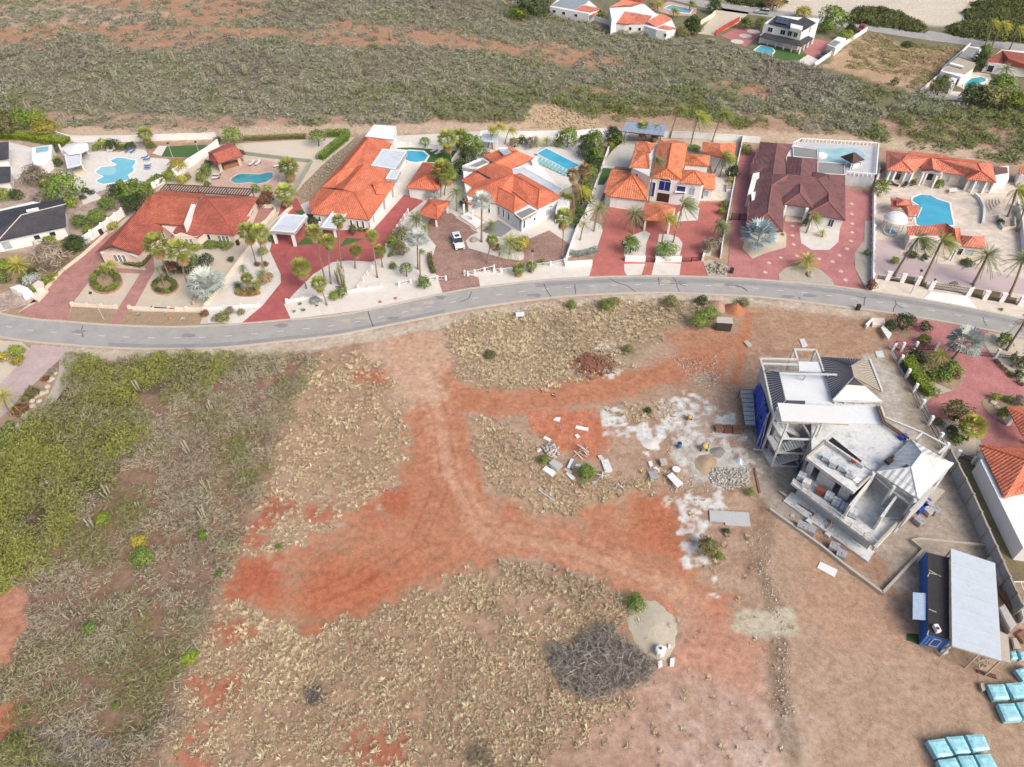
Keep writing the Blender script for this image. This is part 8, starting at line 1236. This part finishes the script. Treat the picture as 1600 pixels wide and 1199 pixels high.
# boulders
def boulder(px, r, label, mat=None, seed=0):
    p = P(*px); rad = r*mpp(*px); bmx = bmesh.new(); bmesh.ops.create_icosphere(bmx, subdivisions=2, radius=1); rr = random.Random(seed+int(px[0]*3)); a = [rr.uniform(0, 6) for _ in range(4)]
    V_ = [(p[0]+v.co.x*rad*(1+.2*math.sin(3*v.co.y+a[0])), p[1]+v.co.y*rad*(1+.2*math.sin(3*v.co.x+a[1])), rad*.3+v.co.z*rad*.6*(1+.2*math.sin(4*v.co.x+a[2]))) for v in bmx.verts]; Fc = [tuple(v.index for v in f.verts) for f in bmx.faces]; bmx.free(); ob('boulder', V_, Fc, mat or LEAF['rock'], label=label, cat='boulder')
for x, y, r, lab in ((265,785,52,'long white boulder beside the grey path'), (200,885,50,'white boulder below the long one'), (310,690,34,'pale boulder above the long white one'), (300,650,30,'pale boulder second above the long white one'), (345,600,30,'pale boulder in the middle of the rock bed'), (400,575,32,'broad pale boulder right in the rock bed'), (440,560,26,'small pale boulder at rock bed edge'), (450,510,30,'pale boulder upper right in rock bed'), (370,650,30,'low boulder at the path edge'), (490,440,28,'white boulder near the top of rock bed'), (470,455,22,'small white boulder near the top of rock bed'), (520,385,22,'topmost small boulder of the rock bed'), (180,960,24,'small grey boulder by dark shrub'), (30,1165,56,'grey boulder at the left edge'), (65,1125,44,'second grey boulder at the left edge'), (690,285,44,'white boulder at the scrub corner by road')): boulder(D4(x, y), D4.r(r), lab)
for x, y, r, lab in ((520,688,22,'grey boulder left of the silver palm foot'), (512,722,24,'lower grey boulder left of silver palm foot')): boulder(I(x, y), I.r(r), lab, rock)
boulder(L(625,655), L.r(32), 'grey boulder on the roadside island', rock); boulder(D(660,925), D.r(30), 'brown boulder in the island bed', rock); boulder(I(330,838), I.r(14), 'orange stone in the brown front bed', plain('orange_stone', (196, 120, 90), .2, 1)); boulder(J(770,862), J.r(14), 'orange stone on the white verge', plain('orange_stone', (196, 120, 90))); boulder(J(890,835), J.r(14), 'second orange stone on white verge', plain('orange_stone', (196, 120, 90))); boulder(Q(1330,270), Q.r(24), 'white boulder by the road entrance bed'); boulder(Q(1320,860), Q.r(30), 'pale boulder in the rock bed'); boulder(Q(1350,900), Q.r(24), 'second pale boulder in the rock bed'); boulder(Q(1395,985), Q.r(26), 'low pale boulder in the rock bed'); boulder(FX(1112,1250) if 0 else V(1375,465), V.r(12), 'round grey stone beside the pale stones', rock)
# lamp posts
def lamp(base, top, label):
    b = Vector(P(*base)); o = Vector((0, 0, CAM_H)); d = Vector(P(*top))-o; q = min((o+d*(.5+.5*k/300) for k in range(301)), key=lambda v: math.hypot(v.x-b.x, v.y-b.y)); h = max(2.5, q.z); t = thing('lamp_post', label, 'lamp post', b); MB().tube([b-Vector((0, 0, .05)), b+Vector((0, 0, h))], [.09, .06], 8).ob('pole', steel, t); MB().lathe((b.x, b.y, h), [(.1, 0), (.28, .1), (.3, .3), (.15, .42), (.03, .5)], 10).ob('lantern', darkmet, t)
lamp(HH(928,912), HH(785,690), 'tall street lamp by the left front bed'); lamp(M(585,683), M(682,480), 'street lamp before the mottled terrace fence'); lamp(D5(957,492), D5(963,318), 'thin street lamp between two stubby fan palms'); lamp(B(402,385), B(354,258), 'left white court lamp at the green turf'); lamp(B(642,362), B(605,245), 'right white court lamp at the green turf'); lamp(E(612,700) if 0 else E(612,750), E(615,690), 'garage lamp before the white garage door')
yard('sports_court', [B(298,368), B(345,280), B(700,264), B(690,330), B(560,372)], .09, lawn); yard('court_edge', B(218,340,275,272,350,275,300,365), .08, deckw)
# loungers
def lounger(px, rz, mat, label, z=.07, group=None, fm=None):
    p = P(*px, z); t = thing('sun_lounger', label, 'lounger', p, group); ca, sa = math.cos(rz), math.sin(rz); g = lambda u, v, w: (p[0]+u*ca-v*sa, p[1]+u*sa+v*ca, z+w)
    m = MB(); [m.beam(g(u, v, 0), g(u, v, .3), .08) for u in (-.8, .7) for v in (-.28, .28)]; m.beam(g(-.95, -.3, .3), g(.9, -.3, .3), .07); m.beam(g(-.95, .3, .3), g(.9, .3, .3), .07); m.ob('frame', fm or white, t); MB().add([g(-.95, -.33, .34), g(.35, -.33, .34), g(.35, .33, .34), g(-.95, .33, .34), g(-.95, -.33, .44), g(.35, -.33, .44), g(.35, .33, .44), g(-.95, .33, .44)], [(3, 2, 1, 0), (4, 5, 6, 7), (0, 1, 5, 4), (1, 2, 6, 5), (2, 3, 7, 6), (3, 0, 4, 7)]).ob('cushion', mat, t); MB().add([g(.35, -.33, .36), g(.95, -.33, .8), g(.95, .33, .8), g(.35, .33, .36), g(.35, -.33, .46), g(.92, -.33, .9), g(.92, .33, .9), g(.35, .33, .46)], [(3, 2, 1, 0), (4, 5, 6, 7), (0, 1, 5, 4), (1, 2, 6, 5), (2, 3, 7, 6), (3, 0, 4, 7)]).ob('backrest', mat, t)
lb = plain('blue_canvas', (92, 120, 186), .1, 2); lw_ = plain('white_cushion', (236, 234, 230), .06, 2); lc = plain('cyan_canvas', (128, 204, 214), .1, 2)
for x, y, rz, lab in ((1145,330,1.2,'left blue lounger at the back of the cloud terrace'), (1192,334,1.2,'right blue lounger at the back of the cloud terrace'), (1300,388,.5,'upper blue lounger at the terrace bend'), (1318,408,.4,'lower blue lounger at the terrace bend'), (1325,462,0,'upper blue lounger at the right of cloud pool'), (1325,484,0,'lower blue lounger at the right of cloud pool')): lounger(A(x, y), rz, lb, lab)
for x, y, rz, lab in ((970,322,2.0,'left white chair behind the cloud pool'), (1010,318,1.2,'right white chair behind the cloud pool')): lounger(A(x, y), rz, lw_, lab)
for x, y, rz, lab in ((798,540,.1,'upper black framed lounger left of the kidney pool'), (788,570,.1,'lower black framed lounger left of the kidney pool'), (1105,442,1.1,'left black framed lounger above the kidney pool'), (1160,440,1.1,'right black framed lounger above the kidney pool'), (1335,462,.5,'lone white lounger by the full fan palm')): lounger(B(x, y), rz, lw_, lab, fm=darkmet)
for x, y, lab in ((365,268,'left white lounger on the lawn'), (395,285,'right white lounger on the lawn')): lounger(D(x, y), .9, lw_, lab, .12)
for k in range(9): u = k/8; lounger(D(1138+u*200, 345+u*92), 1.0, lc, ('first', 'second', 'third', 'fourth', 'fifth', 'sixth', 'seventh', 'eighth', 'ninth')[k]+' cyan lounger from the left along the rectangular pool', .5)
for x, y, rz, lab in ((440,515,2.4,'left dark lounge chair before the loggia'), (530,520,.9,'right dark lounge chair before the loggia')): lounger(G(x, y), rz, darkmet, lab, .06, fm=darkmet)
t = thing('shade_shelter', 'grey flat shade shelter behind the tall coconuts', 'shelter', P(*D(770,180))); MB().prism(w2(D(725,135,840,140,832,205,700,190), 2.6), 2.5, 2.62).ob('roof', greyflat, t); [post(t, D(*q), 2.5, .1) for q in ((710,255), (830,265), (735,200), (835,200))]
table(G(930,540,1000,535,1005,560,935,570), .75, 'white garden table before the coral pool house', whitep); t = thing('planter_pot', 'round white plant pot on the gatehouse forecourt', 'pot', P(*M(712,390))); p = P(*M(712,388)); MB().lathe((p[0], p[1], -.02), [(.35, 0), (.6, .5), (.62, .6), (.5, .6)], 14).ob('bowl', white, t); MB().lathe((p[0], p[1], .5), [(.52, 0), (.5, .08)], 12).ob('soil', soil, t)
t = thing('box_planter', 'white box planter on the side patio wall', 'planter', P(*E(1452,575))); MB().prism(w2(E(1425,545,1475,548,1472,600,1422,598), .9), 0, .9).ob('box', white, t); MB().prism(inset(w2(E(1425,545,1475,548,1472,600,1422,598), .9), .12), .9, .95).ob('soil', soil, t)
# ---- vehicles
def car(front, back, width, label, paint, dark=True):
    f, b = Vector(P(*front)), Vector(P(*back)); L_ = 4.75; c = (f+b)/2; d = (f-b).normalized(); s = Vector((-d.y, d.x, 0)); t = thing('parked_car', label, 'car', c); W_ = width/2
    g = lambda u, v, w: c+(d*u+s*v+Vector((0, 0, w)))*1.1
    prof = [(-2.35, .35), (-2.38, .75), (-2.3, 1.0), (1.05, 1.02), (2.05, .88), (2.33, .7), (2.36, .35)]
    def loft(sections, name, mat):
        V_ = []; n = len(sections[0])
        for sec in sections: V_ += [g(*q) for q in sec]
        m = len(sections); Fc = [(i*n+j, i*n+j+1, (i+1)*n+j+1, (i+1)*n+j) for i in range(m-1) for j in range(n-1)]+[(i*n+n-1, i*n, (i+1)*n, (i+1)*n+n-1) for i in range(m-1)]+[tuple(range(n-1, -1, -1)), tuple(range((m-1)*n, m*n))]; o = ob(name, V_, Fc, mat, t); bmx = bmesh.new(); bmx.from_mesh(o.data); bmesh.ops.recalc_face_normals(bmx, faces=bmx.faces); bmx.to_mesh(o.data); bmx.free(); return o
    loft([[(u*.97, -W_*.92, z) for u, z in prof], [(u, -W_, z*(.98 if z > .9 else 1)) for u, z in prof], [(u*1.01, 0, z+(.04 if z > .6 else 0)) for u, z in prof], [(u, W_, z*(.98 if z > .9 else 1)) for u, z in prof], [(u*.97, W_*.92, z) for u, z in prof]], 'body', paint)
    gp = [(-2.32, 1.0), (-2.15, 1.5), (.1, 1.56), (1.0, 1.02)]; loft([[(u, v*W_, z) for u, z in gp] for v in (-.88, -.8, 0, .8, .88)], 'cabin_glass', glass); rp = [(-2.2, 1.48), (-2.12, 1.62), (.05, 1.66), (.12, 1.54)]; loft([[(u, v*W_, z) for u, z in rp] for v in (-.78, 0, .78)], 'roof', paint)
    loft([[(u, v*W_, z) for u, z in ((-1.0, 1.645), (-1.0, 1.68), (-.25, 1.69), (-.25, 1.65))] for v in (-.45, .45)], 'sunroof', glass)
    for u in (-1.45, 1.45):
        for v in (-1, 1):
            w_ = MB().lathe((0, 0, -.11), [(.3, 0), (.35, .03), (.35, .19), (.3, .22)], 16); R_ = Matrix(((s.x, d.x, 0), (s.y, d.y, 0), (0, 0, 1))).to_3x3() @ Matrix.Rotation(math.pi/2, 3, 'Y'); o = ob('wheel', [R_ @ Vector(q)+g(u, v*(W_-.1), .35) for q in w_.v], w_.f, plain('tyre', (42, 42, 44), .1, 2), t)
            h_ = MB().lathe((0, 0, -.125), [(.2, 0), (.2, .25)], 12); ob('rim', [R_ @ Vector(q)+g(u, v*(W_-.1), .35) for q in h_.v], h_.f, steel, o)
    for v in (-1, 1): m = MB(); q = g(2.28, v*W_*.72, .76); m.box((q.x, q.y, .66), (.16, .42, .16), math.atan2(d.y, d.x)); m.ob('headlight', palegl, t); m = MB(); q = g(-2.33, v*W_*.8, .9); m.box((q.x, q.y, .78), (.1, .22, .3), math.atan2(d.y, d.x)); m.ob('tail_light', plain('red_lens', (150, 30, 30), .1, 2, .3), t); q = g(.75, v*(W_+.12), 1.0); MB().box((q.x, q.y, .98), (.12, .24, .15), math.atan2(d.y, d.x)).ob('mirror', paint, t)
    q = g(2.34, 0, .5); MB().box((q.x, q.y, .42), (.12, W_*1.3, .26), math.atan2(d.y, d.x)).ob('grille', darkmet, t)
carw = plain('white_car_paint', (240, 240, 240), .03, .5, .3, 2, .5)
car(D5(400,318), D5(358,205), 1.9, 'white sport utility car parked on the brown brick drive', carw)
car(T(585,118), T(675,128), 1.8, 'far pale grey car on the far road', plain('silver_car_paint', (206, 210, 214), .05, .5, .3, 2, .5)); car(T(1135,540), T(1215,495), 1.8, 'far dark car beside the white boundary wall', plain('dark_car_paint', (70, 74, 80), .1, .5, .3, 2, .5)); car(T(1490,300), T(1530,255), 1.8, 'far red car behind the boundary wall', plain('red_car_paint', (170, 50, 52), .1, .5, .3, 2, .5))
